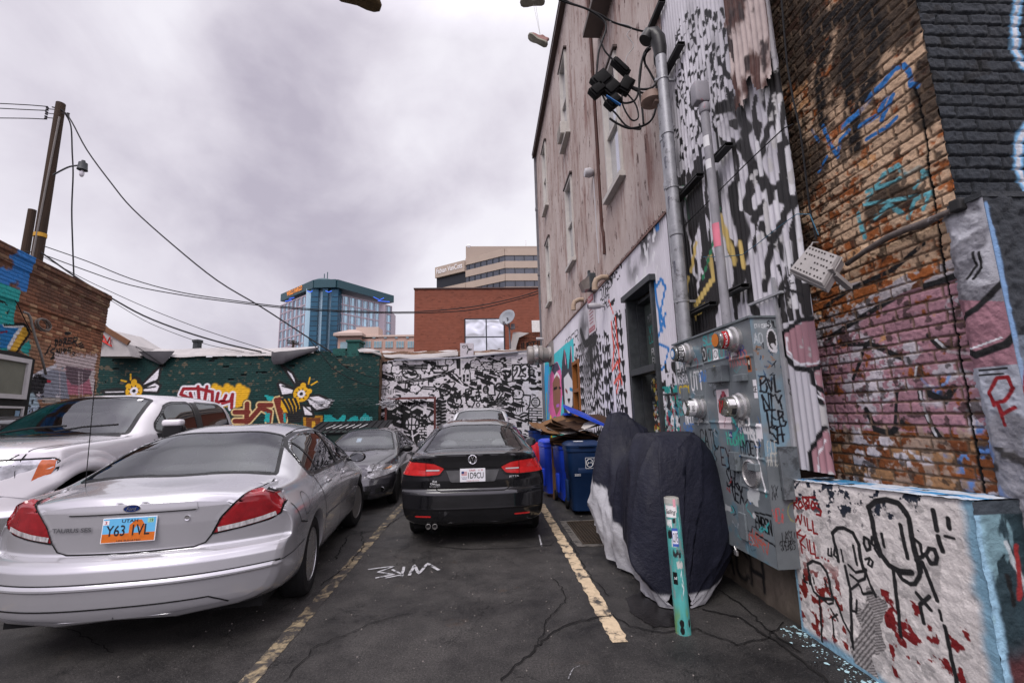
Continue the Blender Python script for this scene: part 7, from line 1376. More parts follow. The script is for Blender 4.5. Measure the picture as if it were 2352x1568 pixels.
zt2=ZL(220,1335)[1];w1=MB();u0=ZL(212,1450)[0];u1=u0+1.2;lbox(w1,u0,u0+.04,1.2,zt2,.05,.10);lbox(w1,u0+.04,u1,zt2-.04,zt2,.05,.099);wo=w1.build('window',m_wwf,lb);p=MB();lbox(p,u0+.04,u1,1.2,zt2-.04,.061,.068);p.build('pane',M('dark pane',(.02,.022,.02),rough=.15),wo)
p=MB()
for i in range(3):lbox(p,u0+.07,u0+.19,zt2-.24-.2*i,zt2-.08-.2*i,.069,.071)
p.build('poster',[M('window sticker',lin('7f9ab0'),var=.5,scale=30)],wo)
P=[tuple(LX(np.array(ZL(x,y)[0]),np.array(ZL(x,y)[1]),.10))for x,y in((215,145),(270,165),(300,220),(320,310),(360,460),(430,660),(500,930))]
o=MB().tube(P,.022,8).build('conduit',M('grey conduit',lin('7d7a76'),rough=.5,var=.2),smooth=True);tag(o,'thin grey conduit bending down the left brick wall','conduit')
a=MB();rq=random.Random(3)
for k in range(7):
 cx,cy,rx,ry=440+rq.uniform(-12,12),310+rq.uniform(-10,10),rq.uniform(72,95),rq.uniform(58,78);a.tube([tuple(LX(np.array(ZL(cx+rx*math.cos(t),cy+ry*math.sin(t))[0]),np.array(ZL(cx,cy+ry*math.sin(t))[1]),.10+.01*k))for t in np.linspace(0,2*PI,25)[:-1]],.010,5,closed=True)
o=a.build('cable_coil',M('grey cable coil',lin('77706a'),rough=.6),smooth=True);tag(o,'coil of grey cable hung on the left brick wall','cable coil')
P=[tuple(LX(np.array(ZL(x,y)[0]),np.array(ZL(x,y)[1]),.08))for x,y in((120,0),(160,60),(200,150),(260,270),(330,400))]
o=MB().tube(P,.008,5).build('wall_cable',m_black);tag(o,'thin black cable slanting over the painted left brick wall','cable')
e=empty('white_shed',(-14.6,17.2,0),0,'white walled shed with red scribble and brown roof edge behind the left brick corner','shed');A,B_,C_,D_=[onY(x,y,17.4)for x,y in((228,752),(292,790),(300,818),(228,818))]
V_=[A,B_,C_,D_];V_+=[(x,19.5,z)for x,y,z in V_];MB().add(V_,[(3,2,1,0),(4,5,6,7),(0,1,5,4),(1,2,6,5),(2,3,7,6),(3,0,4,7)]).build('wall',m_mem,e)
MB().bar((A[0]-.1,17.35,A[2]+.15),(B_[0]+.1,17.35,B_[2]+.03),.08,.18).build('roof_edge',M('brown fascia',lin('6a4a34'),rough=.7),e);s=MB();q=[onY(x,y,17.33)for x,y in((230,795),(238,770),(246,790),(252,775),(256,795),(236,783))];s.tube(q,.035,5);s.build('scribble',M('red spray',lin('c03028')),e)
o=MB().lathe([(.16,0),(.16,.35),(.20,.36),(.2,.45),(0,.5)],onY(452,805,19.5),n=12).build('roof_vent',m_dark);tag(o,'small dark vent pipe on the teal building roof','roof vent')
# ============== POLES AND OVERHEAD LINES
m_wood=M('weathered pole wood',lin('392d24'),rough=.9,var=.35,scale=5,bump=.6,bscale=25,stretch=(1,1,.1))
PX=onY(111,424,20.)[0];zt_=onY(134,238,20)[2]
up_=empty('utility_pole',(PX,20,0),0,'tall wooden utility pole with insulators and a lamp bracket behind the left building','utility pole');MB().tube([(PX-.02,20,0),(PX,20,zt_)],[.24,.175],16).build('pole',m_wood,up_)
MB().tube([(PX+.1,19.82,onY(108,420,20)[2]),(PX-.02,19.8,onY(92,590,20)[2]-1)],.04,6).tube([(PX+.17,19.86,zt_-.8),(PX+.1,19.82,onY(108,420,20)[2])],.04,6).build('riser_conduit',M('riser grey',lin('6f6a66'),rough=.6),up_)
ba=MB();zc=onY(92,543,20)[2];ba.lathe([(.222,-.09),(.225,-.09),(.225,.09),(.222,.09)],(PX-.01,20,zc+.05),n=16);ba.build('yellow_band',M('yellow tag',lin('b88a28'),rough=.5),up_)
ins=MB()
for z in(252,262,272):
 a=onY(122,z,20);ins.lathe([(0,-.09),(.06,-.07),(.04,0),(.06,.07),(0,.09)],(PX-.52,19.95,a[2]),n=10);ins.tube([(PX-.52,19.95,a[2]),(PX,19.95,a[2]-.05)],.022,6)
a=onY(150,265,20);ins.lathe([(0,-.09),(.06,-.07),(.04,0),(.06,.07),(0,.09)],(PX+.45,19.95,a[2]),n=10);ins.tube([(PX+.45,19.95,a[2]),(PX,19.95,a[2]+.1)],.022,6);ins.build('insulators',M('insulator',lin('2a282c'),rough=.3),up_)
lm=MB();pts_=[onY(x,y,19.7)for x,y in((122,402),(140,392),(160,383),(180,380))];lm.tube(smooth(pts_),.035,8);h=onY(190,383,19.7);lm.lathe([(0,.33),(.07,.3),(.08,.2),(.16,.18),(.18,-.10),(.20,-.16),(.10,-.16)],h,n=16);lm.build('lamp_bracket',m_dark,up_,auto=50);MB().ball((h[0],h[1],h[2]-.34),.12,12,(.8,.8,1.4)).build('bulb',M('bulb glass',(.6,.58,.62),rough=.2),up_,smooth=True)
zt2_=onY(68,482,21)[2];x2=onY(60,540,21)[0];e=empty('pole_stub',(x2,21,0),0,'short cut off wooden pole just left of the tall utility pole','pole');MB().tube([(x2-.02,21,0),(x2+.1,21,zt2_)],[.20,.15],14).build('pole',m_wood,e)
def wire(pp,r,label,n=4):
 P=smooth([Vector(onY(*p))for p in pp],n);o=MB().tube(P,r,5).build('overhead_wire',m_black);return tag(o,label,'overhead wire','overhead wires from the utility pole')
wire([(-40,236,20),(60,241,20),(110,245,20)],.022,'topmost of the three wires arriving at the pole from the left');wire([(-40,247,20),(60,252,20),(108,254,20)],.022,'middle of the three wires arriving at the pole from the left');wire([(-40,271,20),(60,272,20),(106,274,20)],.022,'lowest of the three wires arriving at the pole from the left')
wire([(120,246,19.9),(145,255,19.9),(165,280,19.8),(200,345,19.6),(255,420,19.4),(305,480,19.2),(400,565,18.8),(500,645,18.4),(600,705,18),(700,770,17.9),(760,808,17.8)],.03,'thick wire dropping steeply from the pole top across the sky to the teal wall')
wire([(150,262,19.9),(163,290,19.9),(166,350,19.9),(168,400,19.9),(165,480,19.9),(167,560,19.9),(170,640,19.9)],.03,'dark wire hanging straight down beside the lamp bracket')
wire([(0,578,20.5),(50,578,20.4),(88,580,20)],.03,'short thick wire joining the pole stub and the tall pole')
wire([(100,565,19.9),(200,600,19.6),(300,640,19.3),(400,668,19.),(500,685,19),(650,704,19),(800,714,19),(950,716,19),(1080,705,19),(1180,685,18.8),(1236,668,18.4)],.022,'upper long wire sagging past the glass tower to the tin building corner')
wire([(100,585,19.9),(200,622,19.6),(300,655,19.3),(420,678,19.),(520,692,19),(660,708,19),(800,717,19),(950,719,19),(1080,712,19),(1180,690,18.8),(1236,674,18.4)],.022,'lower long wire sagging past the glass tower to the tin building corner')
wire([(95,580,19.9),(180,640,19.6),(255,684,19.3),(330,725,19),(420,760,18.6),(520,790,18.2),(600,808,17.95)],.035,'thick bundled wire sloping from the pole over the left building to the teal wall')
wire([(100,590,19.9),(180,634,19.6),(255,670,19.3),(350,712,19),(470,758,18.6),(600,800,18.),(640,812,17.9)],.014,'thin wire above the bundled one, ending near the black flap')
wire([(255,690,19.3),(330,735,19),(400,765,18.6),(480,792,18.2),(560,808,17.95)],.012,'thin wire just below the bundled one over the teal wall')
wire([(240,745,17.9),(280,780,17.9),(320,800,17.8),(372,836,17.75)],.016,'short wire running down to the tip of the small black triangle')
wire([(705,772,17.8),(740,815,17.75),(770,850,17.75),(830,880,17.75),(872,890,17.8)],.016,'wire drooping over the right part of the teal wall');wire([(760,808,17.8),(790,840,17.75),(840,862,17.75),(872,868,17.8)],.014,'slack wire beneath the chimney stub on the teal wall')
e=empty('far_utility_pole',(*onY(670,800,60)[:2],0),0,'small distant utility pole with cross arms in front of the glass tower','utility pole');a=onY(673,803,60);b_=onY(672,786,60);MB().tube([(a[0],60,0),(a[0],60,b_[2]+.3)],.17,8).bar(onY(660,787,60),onY(687,791,60),.14,.16).bar(onY(662,783,59.8),onY(684,787,59.8),.12,.12).build('pole',m_wood,e)
q=MB();[q.ball(onY(660+i*5,782+i*.9,59.8),.13,6)for i in range(6)];q.build('insulators',m_dark,e)
# ============== SKYLINE
m_tan=M('pale concrete cladding',lin('a8998b'),rough=.85,var=.06,scale=.3,dirt=lin('8f8173'),dscale=.2,dthr=.6);m_dgl=M('dark band glazing',lin('3a404a'),rough=.12,var=.25,scale=.25,spec=.8)
m_mul=M('mullion',lin('23262b'),rough=.4,var=0);m_tan2=M('concrete top',lin('9c8e82'),rough=.85,var=.05)
rb=empty('red_brick_block',(*onY(1090,800,60)[:2],0),0,'plain red brick block with a mirrored window beyond the mural wall','building')
x0,_,zt_=onY(952,664,60);x1=13.;us=np.arange(x0,x1,.06);vs=np.arange(3,zt_,.06);c=Canvas(us,vs,'7d4a3a');U,V=c.U,c.V
ci=np.floor(V/.14);cu=np.floor(U/.42+(ci%2)*.5);h1=vnoise(cu*3.3+.5,ci*5.1+.5,3);c.c*=(.78+.3*h1)[...,None];dk=(h1>.78)&(fbm(U*.35,V*.5,5)>.5);c.c[dk]*=.62;cp_=V>zt_-1.3;c.c[cp_]*=.92;c.c[(np.abs((V/.42)%1-.5)>.44)]*=.86
painted('brick_face',c,lambda U,V:np.stack([U,60+0*U,V],-1),M('distant red brick',(1,1,1),rough=.9,attr=True,var=.05,scale=1),rb,smooth=False)
MB().box(((x0+x1)/2,66.1,zt_/2),(x1-x0-.02,12,zt_-.02)).build('body',M('brick body',lin('7c4534'),rough=.9),rb);MB().box(((x0+x1)/2,60.3,zt_+.06),(x1-x0+.2,.9,.16)).build('coping',M('coping dark',lin('4c3a36')),rb)
m_mir=bpy.data.materials.new('wavy mirror glazing');m_mir.use_nodes=True;nt=m_mir.node_tree;b=nt.nodes['Principled BSDF'];b.inputs['Metallic'].default_value=.9;b.inputs['Roughness'].default_value=.03;b.inputs['Base Color'].default_value=(.75,.78,.8,1)
tc=N(nt,'ShaderNodeTexCoord');nz=N(nt,'ShaderNodeTexNoise');nz.inputs['Scale'].default_value=.45;nz.inputs['Detail'].default_value=1;nz.inputs['Distortion'].default_value=.8;bn=N(nt,'ShaderNodeBump');bn.inputs['Strength'].default_value=.35;bn.inputs['Distance'].default_value=.35
nt.links.new(tc.outputs['Object'],nz.inputs[0]);nt.links.new(nz.outputs[0],bn.inputs['Height']);nt.links.new(bn.outputs[0],b.inputs['Normal'])
a,b_=onY(1068,733,60),onY(1159,808,60);w_=MB()
xa,xb,za,zb_=a[0],b_[0],b_[2],a[2];xm=onY(1117,760,60)[0];zm=onY(1117,774,60)[2]
for x in(xa,xm,xb):w_.box((x,59.93,(za+zb_)/2),(.16,.16,zb_-za+.16))
for z in(zb_,zm):w_.box(((xa+xb)/2,59.93,z),(xb-xa,.15,.14))
wo=w_.build('window',m_mul,rb);MB().box(((xa+xb)/2,59.95,(za+zb_)/2),(xb-xa,.06,zb_-za)).build('pane',m_mir,wo)
a,b_=onY(1221,736,60),onY(1262,780,60);MB().box(((a[0]+b_[0])/2,59.96,(a[2]+b_[2])/2),(b_[0]-a[0],.1,a[2]-b_[2])).build('window',M('milky window',lin('c9c7c2'),rough=.3),rb)
of=empty('concrete_office',(*onY(1150,700,140)[:2],0),0,'stepped beige concrete office with dark window bands and a law firm name','building')
def z140(y,px=1160,Y=140):return onY(px,y,Y)[2]
E0=np.array(onY(1160,600,140)[:2]);E1=np.array(onY(1003,616,157.5)[:2]);E2=np.array([45.,140.])
zr_=z140(571);bands=[(z140(600),z140(587)),(z140(629),z140(616)),(z140(659),z140(645))]
def slab(mb,P,Q,z0,z1,off=0.,th=1.):
 d=Q-P;l=math.hypot(*d);d=d/l;n=np.array([d[1],-d[0]])
 if n[1]>0:n=-n
 a=P+n*off;b=Q+n*off;c_,e_=a-n*th,b-n*th
 return mb.add([(*a,z0),(*b,z0),(*e_,z0),(*c_,z0),(*a,z1),(*b,z1),(*e_,z1),(*c_,z1)],[(0,3,2,1),(4,5,6,7),(0,1,5,4),(1,2,6,5),(2,3,7,6),(3,0,4,7)])
Pm_=E0+(E1-E0)*(1160-1070)/(157.)
lv_=[zr_,bands[0][1],bands[0][0],bands[1][1],bands[1][0],bands[2][1],bands[2][0],20]
cl_=MB();gl_=MB();mu_=MB()
E1b=E0+(E1-E0)*1.02;Pb3=E0+(E1-E0)*(1160-1017)/157.;Pm=np.array(onY(1070,590,149.6)[:2])
for i in range(0,8,2):
 z1,z0=lv_[i],lv_[i+1]if i<7 else 0
 slab(cl_,E0,E2,z0,z1,.3,2)
 slab(cl_,E0,Pm if i<4 else E1b,z0,z1,.3,2)
for(z0,z1)in bands:
 slab(gl_,E0,E2,z0,z1,0,1.5);slab(gl_,E0,Pm if z0>bands[2][1]else Pb3,z0,z1,0,1.5)
 for k in range(0,12):x=E0[0]+k*3.2;mu_.box((x,139.95,(z0+z1)/2),(.22,.2,z1-z0))
 for k in range(1,7):p=E0+(Pm-E0)*k/6.5;mu_.box((p[0],p[1]-.15,(z0+z1)/2),(.22,.3,z1-z0))
zs1,zs0=z140(616,1003,157.5),z140(640,1003,157.5);slab(cl_,Pm,E1,zs0,zs1,.9,3)
slab(cl_,Pm,E1b,bands[2][1],zs0-4.2,.6,3);gb=MB();slab(gb,Pm,E1,zs0-4.3,zs0,.0,2);gb.build('dark_gap',m_mul,of)
cl_.build('cladding',m_tan,of);gl_.build('window_band',m_dgl,of);mu_.build('mullions',m_mul,of)
ph=MB();A=onY(1070,567,150);ph.box(((A[0]+45)/2,155,(A[2]+z140(600))/2),(45-A[0],11,A[2]-z140(600)));ph.build('penthouse',m_tan2,of);MB().box(((A[0]+45)/2,160,22),(45-A[0],16,44)).build('core',m_tan2,of)
dv=Vector((*(Pm-E1),0)).normalized();nn=Vector((dv.y,-dv.x,0));nn=nn if nn.y<0 else -nn
mid=(Pm+E1)/2;ll=math.hypot(*(Pm-E1));s=MB();put_text(s,'Fabian VanCott',Vector((mid[0],mid[1],(zs0+zs1)/2+.3))+nn*1.05,dv,(0,0,1),ll*.88,1.9,bold=.012);s.build('lettering',M('white letters',(.8,.8,.8)),of);s=MB();put_text(s,'Fabian VanCott',Vector((mid[0]+.35,mid[1],(zs0+zs1)/2+.05))+nn*.98,dv,(0,0,1),ll*.88,1.9,bold=.03);s.build('lettering_painted_shadow',m_mul,of)  # dark offset copy of the letters stands in for their cast shadow
o=MB().ball(onY(1077,566,150),.9,8).lathe([(.15,0),(.15,2.5)],onY(1208,568,150),n=6).build('roof_aerial',m_white,of)
tn=empty('tan_block',(*onY(850,800,120)[:2],0),0,'low tan building with square windows and a hipped corner roof','building')
m_tn=M('tan stone',lin('a88c80'),rough=.8,var=.05,scale=.5);m_wg=M('blue grey window',lin('7c949c'),rough=.15,var=.2,scale=1);m_wt=M('stone trim',lin('b8a498'),rough=.8)
xa,xb=onY(832,780,120)[0],onY(952,780,120)[0];zt_=onY(890,770,120)[2];t_=MB();t_.box(((xa+xb)/2,124,zt_/2),(xb-xa,8,zt_));x2,x3=onY(776,780,118)[0],onY(828,780,118)[0];z2=onY(800,768,118)[2];t_.box(((x2+x3)/2,121,z2/2),(x3-x2,6,z2));t_.build('wall',m_tn,tn)
rf=MB();xe0,xe1=onY(766,766,117)[0],onY(833,766,117)[0];ze=onY(800,766,117)[2];cx=(xe0+xe1)/2;rf.box((cx,121,ze-.2),(xe1-xe0,8.4,.7));za_=onY(800,757,118)[2]
rf.add([(xe0,116.8,ze+.16),(xe1,116.8,ze+.16),(xe1,125.2,ze+.16),(xe0,125.2,ze+.16),(cx-1,121,za_+.6),(cx+1,121,za_+.6)],[(0,1,5,4),(1,2,5),(2,3,4,5),(3,0,4)]);rf.build('roof',M('roof tile tan',lin('a8968c'),rough=.8),tn);MB().box(((xa+xb)/2,119.9,zt_-.2),(xb-xa,.5,.5)).build('cornice',m_wt,tn)
MB().box((onY(848,762,122)[0],122.5,zt_+.8),(6,5,3.2)).build('wall',m_wt,tn)
for px in(843,868,894,919,945):
 a,b_=onY(px-9,783,119.9),onY(px+9,799,119.9);f=MB();f.box(((a[0]+b_[0])/2,119.9,(a[2]+b_[2])/2),(b_[0]-a[0],.18,a[2]-b_[2]));wo=f.build('window',m_wt,tn);p=MB();w2=(b_[0]-a[0]);[p.box((a[0]+w2*(.17+.33*i),119.78,(a[2]+b_[2])/2),(w2*.27,.08,(a[2]-b_[2])*.9))for i in range(3)];p.build('pane',m_wg,wo)
 MB().box((a[0],119.85,a[2]+1.1),(.7,.2,.7)).build('ornament',m_wg,tn)
a,b_=onY(782,785,117.9),onY(800,800,117.9);MB().box(((a[0]+b_[0])/2,117.9,(a[2]+b_[2])/2),(b_[0]-a[0],.2,a[2]-b_[2])).build('window',m_wg,tn)
tr=empty('glass_tower',(*onY(740,700,305)[:2],0),0,'blue glass office tower with dark teal crown and orange lettering','building')
m_bl=M('pale blue glazing',lin('a6c6d6'),rough=.12,var=.3,scale=.12,spec=.8,metal=.35);m_st=M('tower stone grid',lin('a89ca4'),rough=.7,var=.05,scale=.1);m_db=M('deep blue glazing',lin('2f5468'),rough=.08,var=.3,scale=.08,metal=.3);m_lb=M('light blue fin',lin('a3bfcc'),rough=.15,metal=.2);m_cr=M('dark teal crown',lin('2c4a52'),rough=.4,var=.1)
def PXY(px,py,Y):return np.array(onY(px,py,Y)[:2])
T0,T1=PXY(646,700,335),PXY(704,690,306);T2,T3=PXY(772,690,303),PXY(900,700,342);zt_=onY(735,672,300)[2];zlo=0
def facegrid(P,Q,nx,nz,z0,z1,skip=None):
 g_=MB();s_=MB();slab(g_,P,Q,z0,z1,0,2.)
 for i in range(nx+1):p=P+(Q-P)*i/nx;s_.box((p[0],p[1]-.4,(z0+z1)/2),(.55,.9,z1-z0))
 for k in range(nz+1):slab(s_,P,Q,z0+(z1-z0)*k/nz-.45,z0+(z1-z0)*k/nz+.45,.35,.5)
 for i in range(nx*2):p=P+(Q-P)*(i+.5)/nx/2;s_.box((p[0],p[1]-.2,(z0+z1)/2),(.22,.5,z1-z0))
 g_.build('glazing',m_bl,tr);s_.build('stone_grid',m_st,tr)
facegrid(T0,T1,6,13,0,zt_,0);facegrid(T2,T3,9,13,0,zt_)
bays=[(704,722,m_lb,304),(718,731,m_db,299),(731,742,m_lb,301),(742,752,m_db,298),(752,762,m_lb,301),(760,775,m_db,299)]
bays=[(702,713,m_lb,303),(713,730,m_db,299),(730,740,m_lb,301.5),(740,752,m_db,298),(752,760,m_lb,301.5),(760,776,m_db,299)]
for a,b_,mt,Y in bays:xa,xb=onY(a,700,Y)[0],onY(b_,700,Y)[0];MB().box(((xa+xb)/2,Y+4,(zt_+4)/2),(xb-xa,8,zt_+4)).build('glass_bay',mt,tr)
fl_=MB()
for k in range(26):z=k*zt_/26;[fl_.box(((onY(a,700,297.9)[0]+onY(b_,700,297.9)[0])/2,Y-.05,z),(onY(b_,700,297.9)[0]-onY(a,700,297.9)[0],.2,.25))for a,b_,mt,Y in bays if mt is m_db]
fl_.build('floor_lines',m_mul,tr)
MB().box(((T0[0]+T3[0])/2,352,zt_/2),(T3[0]-T0[0]-6,40,zt_-1)).build('core',m_st,tr)
cz0,cz1=zt_+2.6,zt_+8.2;cw=MB();A_,B0_,B1_,C_=PXY(648,690,333),PXY(735,670,297),PXY(770,670,296),PXY(902,695,340)
for P_,Q_ in((A_,PXY(722,670,298)),(PXY(722,670,298),PXY(772,670,297)),(PXY(772,670,297),C_)):slab(cw,P_,Q_,cz0,cz1,1.2,12)
cw.build('crown',m_cr,tr)
dvv=Vector((*(PXY(722,670,298)-A_),0));L0=dvv.length;dvv.normalize();nn=Vector((dvv.y,-dvv.x,0));nn=nn if nn.y<0 else -nn
s=MB();put_text(s,'WELLS FARGO',Vector((A_[0],A_[1],(cz0+cz1)/2+.6))+dvv*L0*.46+nn*1.6,dvv,(0,0,1),L0*.48,3.6,bold=.03);s.build('lettering',M('lit orange letters',lin('e08a3a'),var=0,emit=.35),tr)
m_neon=M('blue neon',lin('3a66d8'),var=0,emit=.5)
for x,y,x2_,y2_,Y in((706,668,713,671,298),(713,671,718,668,298),(748,668,755,671,297),(755,671,762,668,297),(858,682,872,689,325),(872,689,882,684,325),(868,691,895,693,325),(655,692,670,689,322),(664,686,676,683,322)):MB().bar(onY(x,y,Y-5),onY(x2_,y2_,Y-5),.5,.5).build('neon_strip',m_neon,tr)
an=MB();r0=onY(746,662,315);an.lathe([(9,0),(9.5,3),(6,5),(0,5.2)],(r0[0],315,cz1),n=16)
for px,py in((738,642),(744,632),(751,628),(730,652),(757,650),(762,655)):p=onY(px,660,315);an.box((p[0],315,(cz1+onY(px,py,315)[2])/2+1),(.5,.5,onY(px,py,315)[2]-cz1))
an.build('rooftop_mast',m_cr,tr)
# ============== CARS
def pch(kn,x):
 """smooth monotone curve through (x, value) knots"""
 k=np.array(kn,float);X,Y=k[:,0],k[:,1];h=np.diff(X);d=np.diff(Y)/h;n=len(X);m=np.zeros(n)
 for i in range(1,n-1):
  if d[i-1]*d[i]>0:w1=2*h[i]+h[i-1];w2=h[i]+2*h[i-1];m[i]=(w1+w2)/(w1/d[i-1]+w2/d[i])
 m[0],m[-1]=d[0],d[-1];x=np.clip(x,X[0],X[-1]);i=np.clip(np.searchsorted(X,x)-1,0,n-2);t=(x-X[i])/h[i]
 return(2*t**3-3*t**2+1)*Y[i]+(t**3-2*t**2+t)*h[i]*m[i]+(-2*t**3+3*t**2)*Y[i+1]+(t**3-t**2)*h[i]*m[i+1]
def in_poly(P,x,y):
 ins=np.zeros(x.shape,bool);n=len(P)
 for i in range(n):
  x0,y0=P[i];x1,y1=P[(i+1)%n]
  if y0!=y1:ins^=((y0>y)!=(y1>y))&(x<(x1-x0)*(y-y0)/(y1-y0)+x0)
 return ins
def rpoly(P,r=.03,n=4):
 """round the corners of a polygon"""
 out=[];k=len(P)
 for i in range(k):
  p=np.array(P[i],float);a=np.array(P[i-1],float)-p;b=np.array(P[(i+1)%k],float)-p;la,lb=np.hypot(*a),np.hypot(*b);q=min(r,la*.45,lb*.45);A=p+a/la*q;B=p+b/lb*q
  for j in range(n+1):t=j/n;out.append(tuple((1-t)**2*A+2*t*(1-t)*p+t*t*B))
 return out
class Car:
 def __init__(s,K,ns=230,cnt=(2,2,26,12,7,4,22,7,10),nc=61):
  s.K=K;L=K['L']
  e=.5-.5*np.cos(np.linspace(0,PI,ns));S=L*(.35*e+.65*np.linspace(0,1,ns));s.S=S
  g=lambda k:pch(K[k],S)
  zb,wbm,wm_,zs,ws,zt,wt,cw=[g(k)for k in('zb','wb','wm','zs','ws','zt','wt','cr')];zm=K.get('zm',.55)+0*S
  zrl=np.maximum(zt-cw,zs+.006)
  sh=K.get('sh',.015)
  C=np.stack([np.stack(a,-1)for a in[(0*S,zb),(wbm*.8,zb),(wbm,zb+.05),(wm_,zm),(wm_*.992,zm+(zs-zm)*.62),(ws+.012,zs-.035),(ws-.012,zs+sh),(wt,zrl),(wt*.74,zt-cw*.32),(0*S,zt)]],1)
  out=[];Cx=np.concatenate([C[:,:1]*[-1,1],C,C[:,-1:]*1],1);Cx[:,0]=C[:,1]*[-1,1];Cx[:,-1]=C[:,-2]*[-1,1]
  for i,n in enumerate(cnt):
   p0,p1,p2,p3=[Cx[:,i+j]for j in range(4)]
   l0,l1,l2=[np.linalg.norm(b-a,axis=1)[:,None]+1e-6 for a,b in((p0,p1),(p1,p2),(p2,p3))]
   m1=((p2-p1)/l1*l0+(p1-p0)/l0*l1)/(l0+l1)*l1;m2=((p3-p2)/l2*l1+(p2-p1)/l1*l2)/(l1+l2)*l1
   for j in range(n):
    t=j/n;out.append((2*t**3-3*t**2+1)*p1+(t**3-2*t**2+t)*m1+(-2*t**3+3*t**2)*p2+(t**3-t**2)*m2)
  out.append(C[:,-1]);H=np.stack(out,1)
  rr=K.get('er',.07)
  for d_,col in((S,0),(L-S,1)):
   q=np.clip(1-d_/rr,0,1);e=rr*.8*(1-np.sqrt(np.maximum(0,1-q*q)));zc=(zb+zt)/2
   H[:,:,0]*=(1-e/.9)[:,None];H[:,:,1]=zc[:,None]+(H[:,:,1]-zc[:,None])*(1-e/.5)[:,None]
  nh=H.shape[1];ring=np.concatenate([H,(H[:,::-1]*[-1,1])[:,1:-1]],1);nr=ring.shape[1]
  V=np.zeros((ns,nr,3));V[...,0]=ring[...,0];V[...,2]=ring[...,1];V[...,1]=S[:,None]+0*ring[...,0]
  a=np.arange(ns*nr).reshape(ns,nr);b=np.roll(a,-1,1);F=[np.stack([a[:-1],a[1:],b[1:],b[:-1]],-1).reshape(-1,4)];VV=[V.reshape(-1,3)];base=ns*nr
  for end,row in((0,0),(1,ns-1)):
   r=V[row];u=np.linspace(1,-1,nc);capv=np.zeros((nh,nc,3));capv[...,0]=r[:nh,0][:,None]*u;capv[...,2]=r[:nh,2][:,None];capv[...,1]=r[0,1]
   ids=base+np.arange(nh*nc).reshape(nh,nc);base+=nh*nc;VV.append(capv.reshape(-1,3));q=np.stack([ids[:-1,:-1],ids[1:,:-1],ids[1:,1:],ids[:-1,1:]],-1).reshape(-1,4);F.append(q if end else q[:,::-1])
  V=np.concatenate(VV);F=np.concatenate(F);wmx=max(k[1]for k in K['wm'])
  for end in(0,1):
   pc,fd=K['pc'][end],K.get('fd',(1.1,1.1))[end];pr=np.interp(V[:,2],*zip(*K['prof'][end]));d=V[:,1]if end==0 else L-V[:,1]
   f=np.clip(1-d/fd,0,1)**2;ff=np.clip(1-d/.35,0,1)**2;sft=pc*np.abs(V[:,0]/wmx)**K.get('pe',2.6)*f+pr*ff;V[:,1]+=sft if end==0 else -sft
  V[:,1]-=K['ra'];s.V,s.F=V,F;s.lab=np.zeros(len(F),int);s.names={0:'body'};s.L=L;s.ra=K['ra'];s.normals()
 def normals(s):
  V,F=s.V,s.F;fn=np.cross(V[F[:,2]]-V[F[:,0]],V[F[:,3]]-V[F[:,1]]);l=np.linalg.norm(fn,axis=1)[:,None];s.fn=fn/np.maximum(l,1e-9)
  vn=np.zeros_like(V)
  for k in range(4):np.add.at(vn,F[:,k],s.fn)
  s.vn=vn/np.maximum(np.linalg.norm(vn,axis=1)[:,None],1e-9)
 def uv(s,P,view):
  return{'S':(P[:,1]+s.ra,P[:,2]),'R':(P[:,0],P[:,2]),'F':(P[:,0],P[:,2]),'T':(P[:,0],P[:,1]+s.ra)}[view]
 def sel(s,P,n,view,side):
  if view=='S':return(P[:,0]*side>.25)&(abs(n[:,0])>.25)
  if view=='R':return(abs(n[:,1])>.12)&(P[:,1]+s.ra<s.L*.4)
  if view=='F':return(abs(n[:,1])>.12)&(P[:,1]+s.ra>s.L*.6)
  return(abs(n[:,2])>.12)&(P[:,2]>.6)
 def region(s,lid,view,poly,side=1,snap=.016,name=None,bottom=False):
  P=np.array(poly,float);V=s.V;m=s.sel(V,s.vn,view,side)
  if bottom:m=(V[:,0]*side>.30)
  x,y=s.uv(V,view);n=len(P);bd=np.full(len(V),9.);bx=x.copy();by=y.copy()
  for i in range(n):
   a,b=P[i],P[(i+1)%n];d=b-a;t=np.clip(((x-a[0])*d[0]+(y-a[1])*d[1])/(d@d+1e-12),0,1);px,py=a[0]+t*d[0],a[1]+t*d[1];q=np.hypot(x-px,y-py);k=q<bd;bd[k]=q[k];bx[k]=px[k];by[k]=py[k]
  k=m&(bd<snap)
  if view=='S':V[k,1]=bx[k]-s.ra;V[k,2]=by[k]
  elif view in 'RF':V[k,0]=bx[k];V[k,2]=by[k]
  else:V[k,0]=bx[k];V[k,1]=by[k]-s.ra
  C=V[s.F].mean(1);f=s.sel(C,s.fn,view,side)
  if bottom:f=(C[:,0]*side>.42)
  cx,cy=s.uv(C,view);f&=in_poly(P,cx,cy);s.lab[f]=lid
  if name:s.names[lid]=name
 def bvh(s):s.tree=BVHTree.FromPolygons([tuple(v)for v in s.V],[tuple(int(i)for i in f)for f in s.F])
 def hit(s,view,a,b,side=1,off=.003):
  if view=='S':o,d=Vector((side*3,a-s.ra,b)),Vector((-side,0,0))
  elif view=='R':o,d=Vector((a,-4-s.ra,b)),Vector((0,1,0))
  elif view=='F':o,d=Vector((a,s.L+4,b)),Vector((0,-1,0))
  else:o,d=Vector((a,b-s.ra,5)),Vector((0,0,-1))
  h=s.tree.ray_cast(o,d)
  if h[0]is None:return None
  n=h[1]if h[1].dot(d)<0 else -h[1];return h[0]+n*off,n
